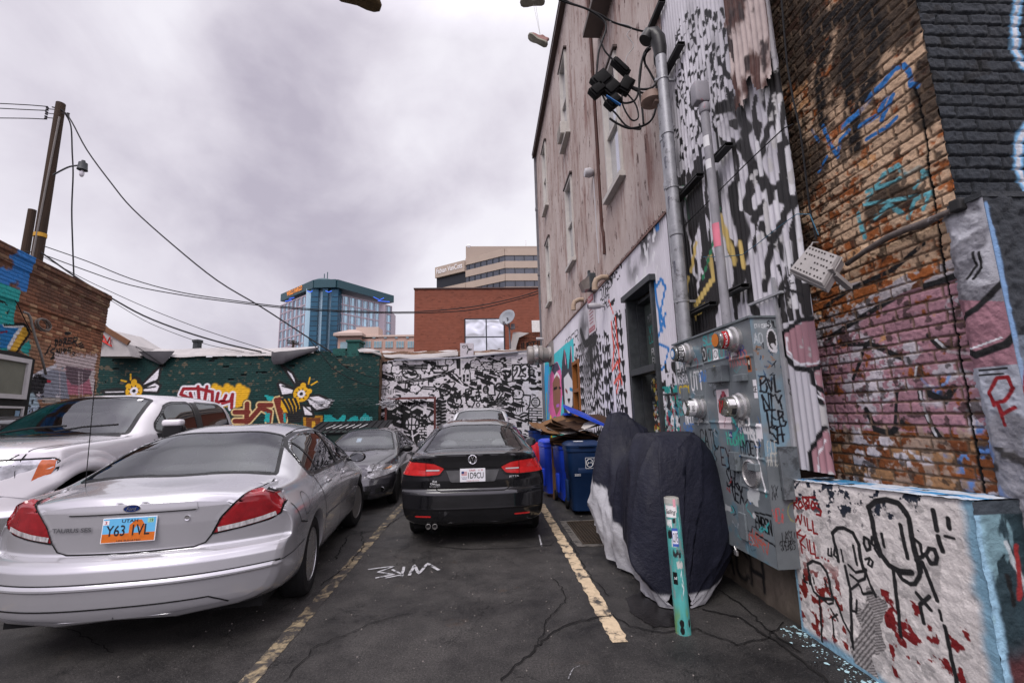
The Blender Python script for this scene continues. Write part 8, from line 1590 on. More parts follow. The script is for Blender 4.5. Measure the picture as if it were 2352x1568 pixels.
 def ribbon(s,mb,view,pts,w,side=1,closed=False,off=.003,step=.03):
  P=[np.array(p,float)for p in pts]
  if closed:P.append(P[0])
  Q=[]
  for a,b in zip(P[:-1],P[1:]):
   n=max(1,int(np.hypot(*(b-a))/step));Q+=[a+(b-a)*i/n for i in range(n)]
  Q.append(P[-1]);V=[];prev=-1
  for i,q in enumerate(Q):
   if closed:a,b=Q[i-1 if i>0 else -2],Q[i+1 if i<len(Q)-1 else 1]
   else:a,b=Q[max(0,i-1)],Q[min(len(Q)-1,i+1)]
   d=b-a;l=np.hypot(*d)or 1;n=np.array([-d[1],d[0]])/l*w/2;h0,h1=s.hit(view,*(q-n),side,off),s.hit(view,*(q+n),side,off)
   if h0 is None or h1 is None or(h0[0]-h1[0]).length>w*4+.05:prev=-1;continue
   V+=[h0[0],h1[0]];k=len(V)-2
   if prev>=0 and(V[prev]-V[k]).length<.25:mb.add([V[prev],V[prev+1],V[k+1],V[k]],[(0,1,2,3)])
   prev=k
 def text(s,mb,w_,x,z,w,h,view='R',side=1,off=.005,**k):
  V_,F_=text_fit(w_,w,h,**k);sg=-1 if view=='F' or(view=='S' and side<0)else 1;P=[s.hit(view,x+sg*a,z+b,side,off)for a,b,_ in V_]
  mb.add([p[0]if p else Vector()for p in P],[f for f in F_ if all(P[i]for i in f)])
 def strip(s,mb,view,A,B,side=1,off=.005,n=14,m=8):
  P=[[s.hit(view,*(np.array([np.interp(i/n,np.linspace(0,1,len(A)),[p[k]for p in A])for k in(0,1)])*(1-j/m)+np.array([np.interp(i/n,np.linspace(0,1,len(B)),[p[k]for p in B])for k in(0,1)])*j/m),side,off)for j in range(m+1)]for i in range(n+1)]
  mb.add([h[0]if h else Vector()for r in P for h in r],[(i*(m+1)+j,i*(m+1)+j+1,(i+1)*(m+1)+j+1,(i+1)*(m+1)+j)for i in range(n)for j in range(m)if P[i][j]and P[i][j+1]and P[i+1][j]and P[i+1][j+1]])
 def patch(s,mb,view,poly,side=1,off=.004,n=14):
  P=np.array(poly,float);x0,y0=P.min(0);x1,y1=P.max(0);V=[];ok=[]
  X,Y=np.meshgrid(np.linspace(x0,x1,n),np.linspace(y0,y1,n));ins=in_poly(P,X.ravel(),Y.ravel())
  for x,y,i in zip(X.ravel(),Y.ravel(),ins):h=s.hit(view,x,y,side,off)if i else None;V.append(h[0]if h else Vector());ok.append(h is not None)
  F=[(i*n+j,i*n+j+1,(i+1)*n+j+1,(i+1)*n+j)for i in range(n-1)for j in range(n-1)if ok[i*n+j]and ok[i*n+j+1]and ok[(i+1)*n+j+1]and ok[(i+1)*n+j]];mb.add(V,F)
 def emit(s,root,mats,subs=None):
  """one mesh per label under root"""
  out={}
  for lid,nm in s.names.items():
   if nm is None:continue
   F=s.F[s.lab==lid]
   if not len(F):continue
   u,inv=np.unique(F,return_inverse=True);o=mesh_obj(nm,s.V[u],inv.reshape(-1,4),mats[nm if nm in mats else 'body'],root,smooth=True,world=False)
   bm=bmesh.new();bm.from_mesh(o.data);bmesh.ops.remove_doubles(bm,verts=bm.verts,dist=.0008)
   for ed in bm.edges:
    if len(ed.link_faces)==2 and ed.calc_face_angle(0)>.7:ed.smooth=False
   bm.to_mesh(o.data);bm.free();out[lid]=o
  return out
m_tyre=M('tyre rubber',(.009,.009,.0095),rough=.75,var=.25,scale=20,bump=.3,bscale=90);m_rim=M('alloy rim',(.42,.42,.43),rough=.3,metal=.8,var=.12,scale=10);m_rimd=M('dusty alloy rim',(.26,.25,.24),rough=.45,metal=.6,var=.2,scale=10)
m_liner=M('wheel well',(.008,.008,.008),rough=.95,var=0);m_trim=M('black window trim',(.007,.007,.0075),rough=.35,var=.1);m_chr=M('chrome',(.75,.75,.76),rough=.08,metal=1,var=.04);m_seat=M('grey seat cloth',(.16,.16,.165),rough=.9,var=.15)
m_gap=M('panel gap',(.006,.006,.006),rough=.9,var=0);m_fabd=M('dash plastic',(.03,.03,.032),rough=.7,var=.1)
def wheel(root,x,y,R,w,mrim,spokes=5,steer=0.,side=1,style=0):
 e=empty('wheel',(x,y,R),steer,parent=root);t=MB();rr=R*.66
 t.lathe([(rr,-w/2+.01),(rr+.02,-w/2),(R-.03,-w/2+.008),(R-.008,-w/2+.03),(R,-w/2+.05),(R,w/2-.05),(R-.008,w/2-.03),(R-.03,w/2-.008),(rr+.02,w/2),(rr,w/2-.01),(rr-.012,w/2-.03),(rr-.012,-w/2+.03),(rr,-w/2+.01)],(0,0,0),'X',40)
 for k in range(4):t.mat(0)
 t.build('tyre',m_tyre,e,world=False,auto=35)
 r=MB();f=side*(w/2-.015)
 r.lathe([(rr+.004,f),(rr-.012,f+side*.004),(rr-.02,f-side*.02),(rr-.03,f-side*.10),(rr-.03,-f)],(0,0,0),'X',40);r.lathe([(0,f-side*.02),(.062,f-side*.022),(.07,f-side*.04),(.07,f-side*.1)],(0,0,0),'X',20);r.lathe([(0,f-side*.014),(.028,f-side*.015),(.03,f-side*.03)],(0,0,0),'X',14)
 for k in range(spokes):
  a=2*PI*k/spokes+.3
  for da in((-.13,.13)if style==1 else(0,)):
   w0,w1=(.055,.085)if style==0 else(.026,.030)
   ca,sa=math.cos(a+da*.3),math.sin(a+da*.3);cb,sb=math.cos(a+da*1.4),math.sin(a+da*1.4);p0=Vector((f-side*.035,ca*.05,sa*.05));p1=Vector((f-side*.012,cb*(rr-.018),sb*(rr-.018)));tn0=Vector((0,-sa,ca));tn1=Vector((0,-sb,cb));V_=[]
   for p,tn,ww in((p0,tn0,w0/2),((p0+p1)/2+Vector((side*.012,0,0)),(tn0+tn1)/2,(w0+w1)/4*.8),(p1,tn1,w1/2)):V_+=[p-tn*ww,p-tn*ww*.6+Vector((side*.012,0,0)),p+tn*ww*.6+Vector((side*.012,0,0)),p+tn*ww,p-Vector((side*.03,0,0))]
   r.add(V_,[(5*q+i,5*q+5+i,5*q+5+(i+1)%5,5*q+(i+1)%5)for q in range(2)for i in range(5)])
 for k in range(5):a=2*PI*k/5+.9;r.lathe([(0,f-side*.016),(.010,f-side*.018),(.010,f-side*.04)],(0,math.cos(a)*.045,math.sin(a)*.045),'X',6)
 r.build('rim',mrim,e,world=False,auto=40);d=MB();d.lathe([(0,0),(rr-.06,0)],(f-side*.10,0,0),'X',28);d.lathe([(rr-.03,-w/2+.02),(0,-w/2+.02)]if side>0 else[(rr-.03,w/2-.02),(0,w/2-.02)],(0,0,0),'X',20);d.build('brake_disc',m_liner,e,world=False)
 return e
def arch(c,root,s0,R,zc,mat):
 """circular opening, thickness lip and liner for both sides"""
 for sd in(1,-1):
  cir=[(s0+R*math.cos(t),zc+R*math.sin(t))for t in np.linspace(0,2*PI,48)[:-1]];c.region(99,'S',cir,sd,snap=.02);c.names[99]=None
  C=c.V[c.F].mean(1);f=(np.hypot(C[:,1]+c.ra-s0,C[:,2]-zc)<R)&(C[:,0]*sd>.45)&(c.fn[:,2]<-.3);c.lab[f]=99
 return(s0,R,zc)
def arch_parts(c,root,arcs,mat,lip=.0,mliplip=None):
 for s0,R,zc in arcs:
  for sd in(1,-1):
   m=MB();V_=[];F_=[];n=40;prev=False
   for i in range(n+1):
    t=-.35+(PI+.7)*i/n;ca,sa=math.cos(t),math.sin(t);h=c.hit('S',s0+(R+.012)*ca,zc+(R+.012)*sa,sd,.0)
    if h is None:prev=False;continue
    x=h[0].x;V_+=[(x,s0-c.ra+(R+.001)*ca,zc+(R+.001)*sa),(x-sd*.025,s0-c.ra+(R-.010)*ca,zc+(R-.010)*sa),(x-sd*.07,s0-c.ra+(R-.004)*ca,zc+(R-.004)*sa)];k=len(V_)//3-1
    if prev:F_+=[(3*k-3,3*k-2,3*k+1,3*k),(3*k-2,3*k-1,3*k+2,3*k+1)]
    prev=True
   m.add(V_,F_);m.build('arch_lip',mat,root,smooth=True,world=False)
   l=MB();V_=[];n=24
   for i in range(n+1):t=-.3+(PI+.6)*i/n;V_+=[(sd*.90*c.K.get('lw',1),s0-c.ra+(R+.01)*math.cos(t),zc+(R+.01)*math.sin(t)),(sd*.42,s0-c.ra+(R+.01)*math.cos(t),zc+(R+.01)*math.sin(t)),(sd*.42,s0-c.ra,zc)]
   V_=[(sd*min(abs(v[0]),c.K.get('lwx',.86)),v[1],v[2])for v in V_]
   l.add(V_,[(3*i,3*i+1,3*i+4,3*i+3)for i in range(n)]+[(3*i+1,3*i+2,3*i+4)for i in range(n)]);l.build('wheel_well',m_liner,root,world=False)
def seats(root,c,rows,xs,z0=.42,hz=1.16,mat=None):
 for y in rows:
  for x in xs:
   m=MB();m.box((x,y-c.ra+.05,z0+.06),(.48,.50,.16),bev=.05);m.box((x,y-c.ra-.20,z0+.36),(.46,.13,.58),R=Matrix.Rotation(math.radians(-12),3,'X')@Matrix.Identity(3),bev=.05);o=m.build('seat',mat or m_seat,root,world=False,auto=60)
   h=MB();h.ball((x,y-c.ra-.30,hz),.13,14,(1.05,.5,.85));h.tube([(x-.05,y-c.ra-.28,hz-.2),(x-.05,y-c.ra-.30,hz)],.008,6).tube([(x+.05,y-c.ra-.28,hz-.2),(x+.05,y-c.ra-.30,hz)],.008,6);h.build('headrest',mat or m_seat,o,smooth=True,world=False)
def cabin(root,c,y0,y1,w,zf=.35,dash=None,col=None):
 m=MB();m.box((0,(y0+y1)/2-c.ra,zf),(w,y1-y0,.06));m.box((0,y0-c.ra,(zf+.95)/2),(w,.05,.95-zf));
 for sx in(-1,1):m.box((sx*(w/2),(y0+y1)/2-c.ra,(zf+.88)/2),(.05,y1-y0,.88-zf))
 m.build('cabin_floor',M('cabin lining',(.07,.07,.072),rough=.9,var=.1),root,world=False)
 if dash:d=MB();d.box((0,dash-c.ra,.84),(w-.05,.55,.22),bev=.06);d.build('dashboard',m_fabd,root,world=False)
def trims(c,root,tops,side_w,w,pil):
 for v,p,w_ in tops:t=MB();c.ribbon(t,v,p,w_,closed=True,off=.004);t.build('window_trim',m_trim,root,smooth=True,world=False)
 for sd in(1,-1):
  t=MB();c.ribbon(t,'S',side_w,w,sd,closed=True,off=.004);[c.ribbon(t,'S',p,q,sd,off=.006)for p,q in pil];t.build('window_trim',m_trim,root,smooth=True,world=False)
def swheel(root,x,y,z,r=.185):
 m=MB();R=Matrix.Rotation(math.radians(62),3,'X');m.tube([R@Vector((r*math.cos(t),r*math.sin(t),0))+Vector((x,y,z))for t in np.linspace(0,2*PI,25)[:-1]],.015,8,closed=True);m.box((x,y,z),(.12,.06,.09),R=R,bev=.02);m.bar(Vector((x-r,y,z)),Vector((x+r,y,z)),.03,.02);m.build('steering_wheel',m_fabd,root,smooth=False,world=False)
def mirror(root,x,y,z,sd,mat,r=(.10,.055,.065),fwd=1):
 m=MB();m.ball((x+sd*.13,y,z),1.,18,(r[0],r[1],r[2]));m.bar((x,y,z-.03),(x+sd*.09,y,z-.02),.05,.045);o=m.build('door_mirror',mat,root,smooth=True,world=False)
 g=MB();V_=[(x+sd*.13+r[0]*.88*math.cos(t),y-fwd*r[1]*.42,z+r[2]*.86*math.sin(t))for t in np.linspace(0,2*PI,21)[:-1]];V2=[(x+sd*.13+r[0]*.80*math.cos(t),y-fwd*r[1]*1.02,z+r[2]*.78*math.sin(t))for t in np.linspace(0,2*PI,21)[:-1]];g.add(V_+V2,[tuple(range(20,40))]+[(i,(i+1)%20,20+(i+1)%20,20+i)for i in range(20)]);g.build('mirror_glass',[M('mirror glass',(.25,.26,.27),rough=.05,metal=1,var=0)],o,world=False)
def handle(root,c,s,z,sd,mat):
 h=c.hit('S',s,z,sd,.0);
 if h:m=MB();m.ball(h[0]+Vector((-sd*.012,0,0)),1,14,(.018,.085,.045));m.box(h[0]+Vector((sd*.012,0,.004)),(.022,.15,.030),bev=.009);m.build('door_handle',mat,root,smooth=True,world=False)
def plate(root,ctr,rot,face,lines,border=None,extra=None,name='licence_plate',tilt=0.,flip=1):
 """lines: (words, x, z, w, h, colour index)"""
 R=Matrix.Rotation(rot,3,'Z')@Matrix.Rotation(tilt,3,'X');c_=Vector(ctr);m=MB();m.box(c_,(.305,.006,.152),R=R,bev=.002)
 o=m.build(name,face,root,world=False);t=MB();r,u=R@Vector((1,0,0)),R@Vector((0,0,1));n=R@Vector((0,-1,0))
 if extra:extra(t,c_,r,u,n)
 for wds,x,z,w_,h_,ci in lines:t.mat(ci);put_text(t,wds,c_+r*x+u*z+n*.0052,r,u,w_,h_,bold=.01)
 t.build('plate_print',pmats,o,world=False);return o
pmats=[M('plate black ink',(.015,.015,.02),var=0),M('plate white',(.7,.7,.72),var=0),M('plate sky blue',lin('5fa8d0'),var=.1),M('plate orange',lin('c0641e'),var=.15,scale=30),M('plate red',lin('a8262a'),var=0),M('plate dark blue',lin('28406e'),var=0),M('plate pale green',lin('8fc0a0'),var=0)]
def pbox(t,c_,r,u,n,x0,x1,z0,z1,off,ci):
 t.mat(ci);P=[c_+r*x+u*z+n*off for x,z in((x0,z0),(x1,z0),(x1,z1),(x0,z1))];t.add(P,[(0,1,2,3)])
 # -------------- silver sedan
KT=dict(L=5.02,ra=1.16,pc=(.34,.5),fd=(1.3,1.2),er=.05,zm=.56,zt=[(0,.968),(.10,.985),(.35,1.01),(.72,1.05),(.95,1.145),(1.25,1.27),(1.65,1.375),(2.1,1.42),(2.5,1.425),(2.9,1.38),(3.3,1.22),(3.72,1.03),(3.95,.98),(4.4,.91),(4.8,.80),(5.02,.64)],zs=[(0,.90),(.3,.945),(.8,.955),(1.5,.95),(2.6,.925),(3.6,.90),(4.2,.85),(4.7,.74),(5.02,.58)],ws=[(0,.74),(.3,.80),(.8,.835),(1.5,.865),(2.5,.875),(3.6,.855),(4.3,.80),(4.8,.68),(5.02,.6)],wt=[(0,.60),(.4,.655),(.72,.69),(1.0,.66),(1.6,.60),(2.2,.60),(2.9,.59),(3.4,.67),(3.75,.72),(4.3,.66),(5.02,.5)],cr=[(0,.035),(.7,.04),(1.2,.07),(2,.085),(3,.08),(3.7,.04),(5.02,.03)],wm=[(0,.875),(.4,.905),(1.2,.925),(3.9,.92),(4.6,.88),(5.02,.78)],wb=[(0,.80),(.6,.84),(4.3,.84),(5.02,.7)],zb=[(0,.27),(.4,.215),(1,.19),(4,.18),(4.6,.20),(5.02,.25)],prof=([(.2,.10),(.29,.055),(.33,.035),(.40,.022),(.462,.012),(.472,0),(.482,.0),(.494,.020),(.57,.03),(.60,.05),(.622,.085),(.636,.155),(.65,.165),(.80,.150),(.90,.148),(.94,.155),(.99,.185)],[(.2,.08),(.5,0),(.7,.08),(.9,.2)]))
yawT=math.radians(6.8)
TX,TY=-2.777,4.616
root=empty('silver_sedan',(TX,TY,0),yawT,'silver four door sedan seen from behind with orange arch licence plate','car','parked cars');root.scale=(1.165,.985,1.146)
m_sil=M('silver metallic paint',(.47,.467,.485),rough=.22,metal=.52,var=.035,scale=2,coat=.8,rvar=.02);m_sil.node_tree.nodes['Principled BSDF'].inputs['Coat Roughness'].default_value=.06
m_red=M('red tail lamp',(.24,.006,.010),rough=.08,var=.35,scale=9,coat=1,rvar=0);m_redl=M('bright red lamp',(.50,.02,.02),rough=.12,var=.2,scale=16,coat=1,rvar=0);m_clr=M('clear lamp lens',(.42,.40,.40),rough=.12,var=.5,scale=45,stretch=(1,1,.3),coat=1,rvar=0)
m_gl=glass('car glass',tint=(.82,.85,.85),trans=.93,rough=.01);
for n_ in m_gl.node_tree.nodes:
 if n_.type=='FRESNEL':n_.inputs[0].default_value=1.95
m_glS=glass('side glass',tint=(.35,.38,.38),trans=.7,rough=.01)
c=Car(KT,300,(2,2,50,28,12,6,24,8,12),141)
side_w=rpoly([(1.20,.975),(1.16,1.05),(1.24,1.18),(1.46,1.275),(1.80,1.325),(2.35,1.335),(2.78,1.315),(3.02,1.255),(3.30,1.12),(3.50,.99),(3.44,.968),(2.4,.972)],.06)
rear_w=rpoly([(-.675,.80),(-.60,1.20),(-.535,1.56),(.535,1.56),(.60,1.20),(.675,.80),(0,.745)],.05,5);ws_w=rpoly([(-.70,3.66),(-.50,2.98),(.50,2.98),(.70,3.66),(0,3.74)],.05)
lampR=rpoly([(.455,.715),(.50,.82),(.565,.90),(.64,.975),(.70,.985),(.79,.945),(.84,.87),(.83,.80),(.77,.765),(.64,.74)],.012)
clrR=rpoly([(.470,.724),(.482,.765),(.62,.783),(.78,.806),(.84,.815),(.84,.786),(.78,.772),(.66,.748)],.008)
for sd,l in((1,2),(-1,3)):
 c.region(l,'R',[(x*sd,y)for x,y in lampR],name='tail_lamp');pass
 c.region(10+(sd>0),'S',side_w,sd,name='side_window')
c.region(8,'T',rear_w,name='rear_window');c.region(9,'T',ws_w,name='windshield')
arcs=[arch(c,root,1.16,.355,.335,None),arch(c,root,3.92,.355,.335,None)]
c.normals();c.bvh();out=c.emit(root,{'body':m_sil,'tail_lamp':m_red,'reversing_lens':m_clr,'side_window':m_glS,'rear_window':m_gl,'windshield':m_gl})
arch_parts(c,root,arcs,m_sil)
for sx in(-1,1):wheel(root,sx*.80,0,.325,.21,m_rim,5,0,sx);wheel(root,sx*.80,2.76,.325,.21,m_rimd,5,math.radians(-9),sx)
trims(c,root,[('T',rear_w,.030),('T',ws_w,.03)],side_w,.026,[([(2.42,.97),(2.36,1.335)],.075),([(1.52,.97),(1.45,1.28)],.032),([(3.16,.97),(3.10,1.21)],.02)])
g_=MB();gw=.009
c.ribbon(g_,'R',[(-.455,.715),(-.42,.665),(-.36,.645),(0,.640),(.36,.645),(.42,.665),(.455,.715)],.009,off=.004);c.ribbon(g_,'T',[(.62,.26),(.67,.5),(.69,.72)],gw);c.ribbon(g_,'T',[(-.62,.26),(-.67,.5),(-.69,.72)],gw)
for sd in(1,-1):
 c.ribbon(g_,'S',[(1.28,.965),(1.42,.80),(1.56,.62),(1.60,.44),(1.58,.27)],gw,sd);c.ribbon(g_,'S',[(2.42,.965),(2.40,.6),(2.44,.27)],gw,sd);c.ribbon(g_,'S',[(3.50,.96),(3.55,.8),(3.52,.4),(3.50,.27)],gw,sd);c.ribbon(g_,'S',[(1.58,.27),(2.5,.255),(3.5,.27)],gw,sd)
 c.ribbon(g_,'S',[(.50,.845),(.62,.69),(.80,.655)],gw,sd);c.ribbon(g_,'S',[(.28,.495),(.5,.50),(.78,.525)],.006,sd)
c.ribbon(g_,'S',[(.80+.085*math.cos(a),.80+.085*math.sin(a))for a in np.linspace(0,2*PI,20)[:-1]],.005,1,closed=True)
c.ribbon(g_,'T',[(-.70,3.80),(-.60,4.3),(-.5,4.8)],gw);c.ribbon(g_,'T',[(.70,3.80),(.60,4.3),(.5,4.8)],gw);c.ribbon(g_,'T',[(-.525,1.60),(-.53,2.9)],.008);c.ribbon(g_,'T',[(.525,1.60),(.53,2.9)],.008)
c.ribbon(g_,'R',[(-.74,.355),(.50,.355),(.56,.325),(.60,.30)],.009,off=.004);c.ribbon(g_,'R',[(-.86,.502),(.86,.502)],.007,off=.004);c.ribbon(g_,'R',[(-.36,.886),(.36,.886)],.006,off=.008)
g_.build('seam',m_gap,root,world=False)
for sd in(1,-1):g2=MB();c.ribbon(g2,'R',[(sd*x,z)for x,z in((.485,.742),(.60,.756),(.72,.778),(.80,.80))],.030,off=.005,step=.012);g2.build('reversing_lens',m_clr,root,smooth=True,world=False);g2=MB();c.ribbon(g2,'R',[(sd*x,y)for x,y in lampR],.010,closed=True,off=.006,step=.01);g2.build('lamp_edge',m_gap,root,world=False)
md=MB();c.ribbon(md,'S',[(1.62,.545),(2.40,.53)],.045,1,off=.012);c.ribbon(md,'S',[(2.46,.53),(3.48,.525)],.045,1,off=.012);c.ribbon(md,'S',[(1.62,.545),(3.48,.525)],.045,-1,off=.012);md.build('side_moulding',m_sil,root,smooth=True,world=False)
gr_=MB();c.strip(gr_,'R',[(-.37,.890),(.37,.890)],[(-.36,.932),(.36,.932)],off=.008,n=30,m=4);o=gr_.build('garnish',m_sil,root,smooth=True,world=False)
h=c.hit('R',0,.915,off=.012);bd=MB();bd.mat(0);V_=[]
for k,(rx,rz,q)in enumerate(((.050,.024,0),(.044,.0195,.004))):V_.append([h[0]+Vector((rx*math.cos(a),-q,rz*math.sin(a)))for a in np.linspace(0,2*PI,25)[:-1]])
bd.add(V_[0]+[v+Vector((0,.02,0))for v in V_[0]],[tuple(range(24))]+[(i,i+24,(i+1)%24+24,(i+1)%24)for i in range(24)]);bd.mat(1);bd.add(V_[1],[tuple(range(24))]);bd.mat(0);put_text(bd,'Ford',h[0]+Vector((0,-.006,0)),(1,0,0),(0,0,1),.056,.022,font_shear=.3);bd.build('badge',[m_chr,M('badge blue',lin('16285a'),rough=.2)],root,world=False)
n_=MB();c.text(n_,'TAURUS SES',-.335,.80,.235,.026,off=.012,bold=.03);n_.build('model_lettering',M('grey letters',(.07,.07,.075),rough=.4),root,world=False)
h=c.hit('R',.315,.835,off=0);MB().lathe([(.019,-.004),(.017,.008),(.010,.006),(0,.006)],h[0],R=Matrix.Rotation(PI/2,3,'X')).build('boot_lock',m_chr,root,world=False)
def ut1(t,c_,r,u,n):
 pbox(t,c_,r,u,n,-.148,.148,-.02,.072,.0034,2);pbox(t,c_,r,u,n,-.148,.148,-.072,-.02,.0034,3);pbox(t,c_,r,u,n,-.15,-.115,.035,.063,.0045,1)
 t.mat(3);A=[(0,-.05),(.0,.03),(.03,.058),(.065,.06),(.085,.03),(.09,-.05),(.066,-.05),(.06,.01),(.045,.03),(.03,.01),(.02,-.05)];t.add([c_+r*x+u*z+n*.0042 for x,z in A],[(0,1,8,9,10),(1,2,3,8),(3,4,7,8),(4,5,6,7)])
 pbox(t,c_,r,u,n,.100,.135,.038,.066,.0045,6)
hp=c.hit('R',0,.79,off=.012);plate(root,hp[0]+Vector((0,-.004,0)),0,pmats[1],[('UTAH',.0,.055,.09,.020,0),('Y63',-.075,-.002,.105,.066,0),('1VL',.068,-.002,.098,.066,0),('LIFE ELEVATED',.005,-.064,.135,.009,0),('3',-.133,.049,.014,.020,4),('19',.122,.052,.018,.020,0)],extra=ut1,tilt=math.radians(-3))
for sd in(1,-1):handle(root,c,1.74,.86,sd,m_sil);handle(root,c,2.62,.85,sd,m_sil);mirror(root,sd*.84,2.10,.97,sd,M('mirror shell black',(.02,.02,.022),rough=.3,coat=.5),fwd=1)
cabin(root,c,.9,3.6,1.55,dash=3.25);seats(root,c,[2.62],[-.37,.37],hz=1.13);m_=MB();m_.box((0,1.62-c.ra,.50),(1.3,.5,.2),bev=.05);m_.box((0,1.30-c.ra,.72),(1.3,.16,.52),R=Matrix.Rotation(math.radians(-18),3,'X'),bev=.05);m_.box((0,1.05-c.ra,.93),(1.4,.5,.03));m_.build('rear_bench',m_seat,root,world=False,auto=60);swheel(root,-.37,3.0-c.ra,.90)
o=MB().box((.0,3.05-c.ra,1.27),(.22,.03,.06),bev=.01).build('inner_mirror',m_fabd,root,world=False);MB().tube([(-.55,-.52,.99),(-.545,-.57,1.78)],.003,5).build('aerial',m_black,root,world=False);
MB().box((0,1.3,.24),(1.5,4.2,.10)).build('underbody',m_liner,root,world=False)
# -------------- black sedan
KJ=dict(L=4.63,ra=1.06,pc=(.22,.36),fd=(1.0,1.1),er=.05,zm=.55,pe=3.2,zt=[(0,1.065),(.06,1.075),(.30,1.085),(.55,1.10),(.80,1.18),(1.10,1.295),(1.45,1.39),(1.9,1.445),(2.3,1.45),(2.75,1.40),(3.15,1.24),(3.50,1.06),(3.8,1.0),(4.2,.94),(4.5,.84),(4.63,.70)],zs=[(0,.99),(.3,1.01),(.8,1.01),(1.5,1.0),(2.6,.97),(3.4,.94),(4.0,.88),(4.4,.78),(4.63,.62)],ws=[(0,.74),(.3,.79),(.8,.82),(1.5,.845),(2.5,.85),(3.4,.83),(4.0,.78),(4.4,.70),(4.63,.6)],wt=[(0,.66),(.3,.69),(.55,.68),(.8,.65),(1.4,.575),(2.0,.58),(2.7,.58),(3.2,.66),(3.5,.71),(4.1,.64),(4.63,.5)],cr=[(0,.03),(.5,.04),(1.0,.07),(1.6,.085),(2.8,.08),(3.5,.04),(4.63,.03)],wm=[(0,.865),(.4,.88),(1.2,.89),(3.6,.89),(4.3,.86),(4.63,.76)],wb=[(0,.80),(.6,.82),(4,.82),(4.63,.7)],zb=[(0,.27),(.4,.21),(1,.18),(4,.17),(4.63,.23)],prof=([(.2,.12),(.28,.06),(.36,.03),(.425,.012),(.44,0),(.455,.002),(.60,.01),(.635,.025),(.652,.055),(.66,.06),(.75,.05),(.88,.062),(.97,.055),(1.03,.045),(1.055,.035),(1.075,.06)],[(.2,.08),(.5,0),(.7,.08),(.9,.2)]))
root=empty('black_sedan',(-.19,6.93,0),math.radians(0),'black four door sedan seen squarely from behind between the parking lines','car','parked cars');root.scale=(1.085,.92,1.105)
m_blk_p=M('black car paint',(.006,.006,.007),rough=.16,var=.2,scale=2,coat=1,rvar=.03,dirt=(.05,.046,.042),dscale=3.2,dthr=.70)
c=Car(KJ,260,(2,2,40,28,14,6,22,8,12),121)
side_w=rpoly([(1.02,1.07),(1.10,1.19),(1.40,1.325),(1.8,1.365),(2.3,1.37),(2.65,1.345),(2.9,1.27),(3.28,1.04),(3.2,1.015),(1.3,1.03),(1.1,1.035)],.04)
rear_w=rpoly([(-.655,.58),(-.585,.95),(-.515,1.36),(.515,1.36),(.585,.95),(.655,.58),(0,.545)],.04,5);ws_w=rpoly([(-.69,3.42),(-.50,2.84),(.50,2.84),(.69,3.42),(0,3.50)],.05)
lamp=rpoly([(.335,.900),(.40,.825),(.56,.812),(.72,.815),(.95,.83),(.95,.985),(.80,.985),(.56,.968),(.46,.955)],.02)
for sd,l in((1,2),(-1,3)):
 c.region(l,'R',[(x*sd,y)for x,y in lamp],name='tail_lamp');c.region(l,'S',rpoly([(.24,.975),(.33,.965),(.37,.93),(.34,.835),(.24,.83)],.02),sd,name='tail_lamp');c.region(10+(sd>0),'S',side_w,sd,name='side_window')
c.region(8,'T',rear_w,name='rear_window');c.region(9,'T',ws_w,name='windshield');arcs=[arch(c,root,1.06,.345,.335,None),arch(c,root,3.71,.345,.335,None)]
c.normals();c.bvh();c.emit(root,{'body':m_blk_p,'tail_lamp':m_redl,'side_window':m_glS,'rear_window':m_gl,'windshield':m_gl});arch_parts(c,root,arcs,m_blk_p)
for sx in(-1,1):wheel(root,sx*.76,0,.32,.21,m_rim,5,0,sx);wheel(root,sx*.76,2.65,.32,.21,m_rim,5,0,sx)
trims(c,root,[('T',rear_w,.022),('T',ws_w,.03)],side_w,.024,[([(2.28,1.02),(2.2,1.37)],.08),([(1.42,1.03),(1.36,1.32)],.03)])
g_=MB();c.ribbon(g_,'R',[(-.54,.815),(-.50,.74),(-.43,.655),(-.38,.635),(.38,.635),(.43,.655),(.50,.74),(.54,.815)],.008);c.ribbon(g_,'R',[(.565,.97),(.575,1.05)],.006);c.ribbon(g_,'R',[(-.565,.97),(-.575,1.05)],.006);c.ribbon(g_,'R',[(.565,.815),(.565,.968)],.006,off=.004);c.ribbon(g_,'R',[(-.565,.815),(-.565,.968)],.006,off=.004)
for sd in(1,-1):[c.ribbon(g_,'S',q,.006,sd)for q in([(1.05,1.03),(1.25,.8),(1.42,.5),(1.4,.25)],[(2.30,1.0),(2.28,.25)],[(3.30,.98),(3.36,.6),(3.32,.25)])]
g_.build('seam',m_gap,root,world=False)
for sd in(1,-1):g2=MB();c.ribbon(g2,'R',[(sd*x,y)for x,y in lamp],.008,closed=True,off=.006,step=.01);g2.build('lamp_edge',m_gap,root,world=False)
r_=MB();P=rpoly([(-.335,.885),(-.27,.735),(.27,.735),(.335,.885)],.03);c.strip(r_,'R',[(-.325,.883),(.325,.883)],[(-.265,.738),(.265,.738)],off=.008,n=30,m=8);r_.build('plate_recess',M('dusty black recess',(.075,.075,.077),rough=.45,var=.3,scale=6),root,smooth=True,world=False)
r_=MB();c.ribbon(r_,'R',P,.008,closed=True,off=.008);c.ribbon(r_,'R',[(-.335,.888),(.335,.888)],.016,off=.016);r_.build('recess_edge',m_blk_p,root,world=False)
r_=MB();[c.patch(r_,'R',rpoly([(x0,.352),(x1,.352),(x1,.372),(x0,.372)],.004),off=.006,n=18)for x0,x1 in((-.69,-.49),(.49,.69))];r_.build('reflector',m_redl,root,world=False)
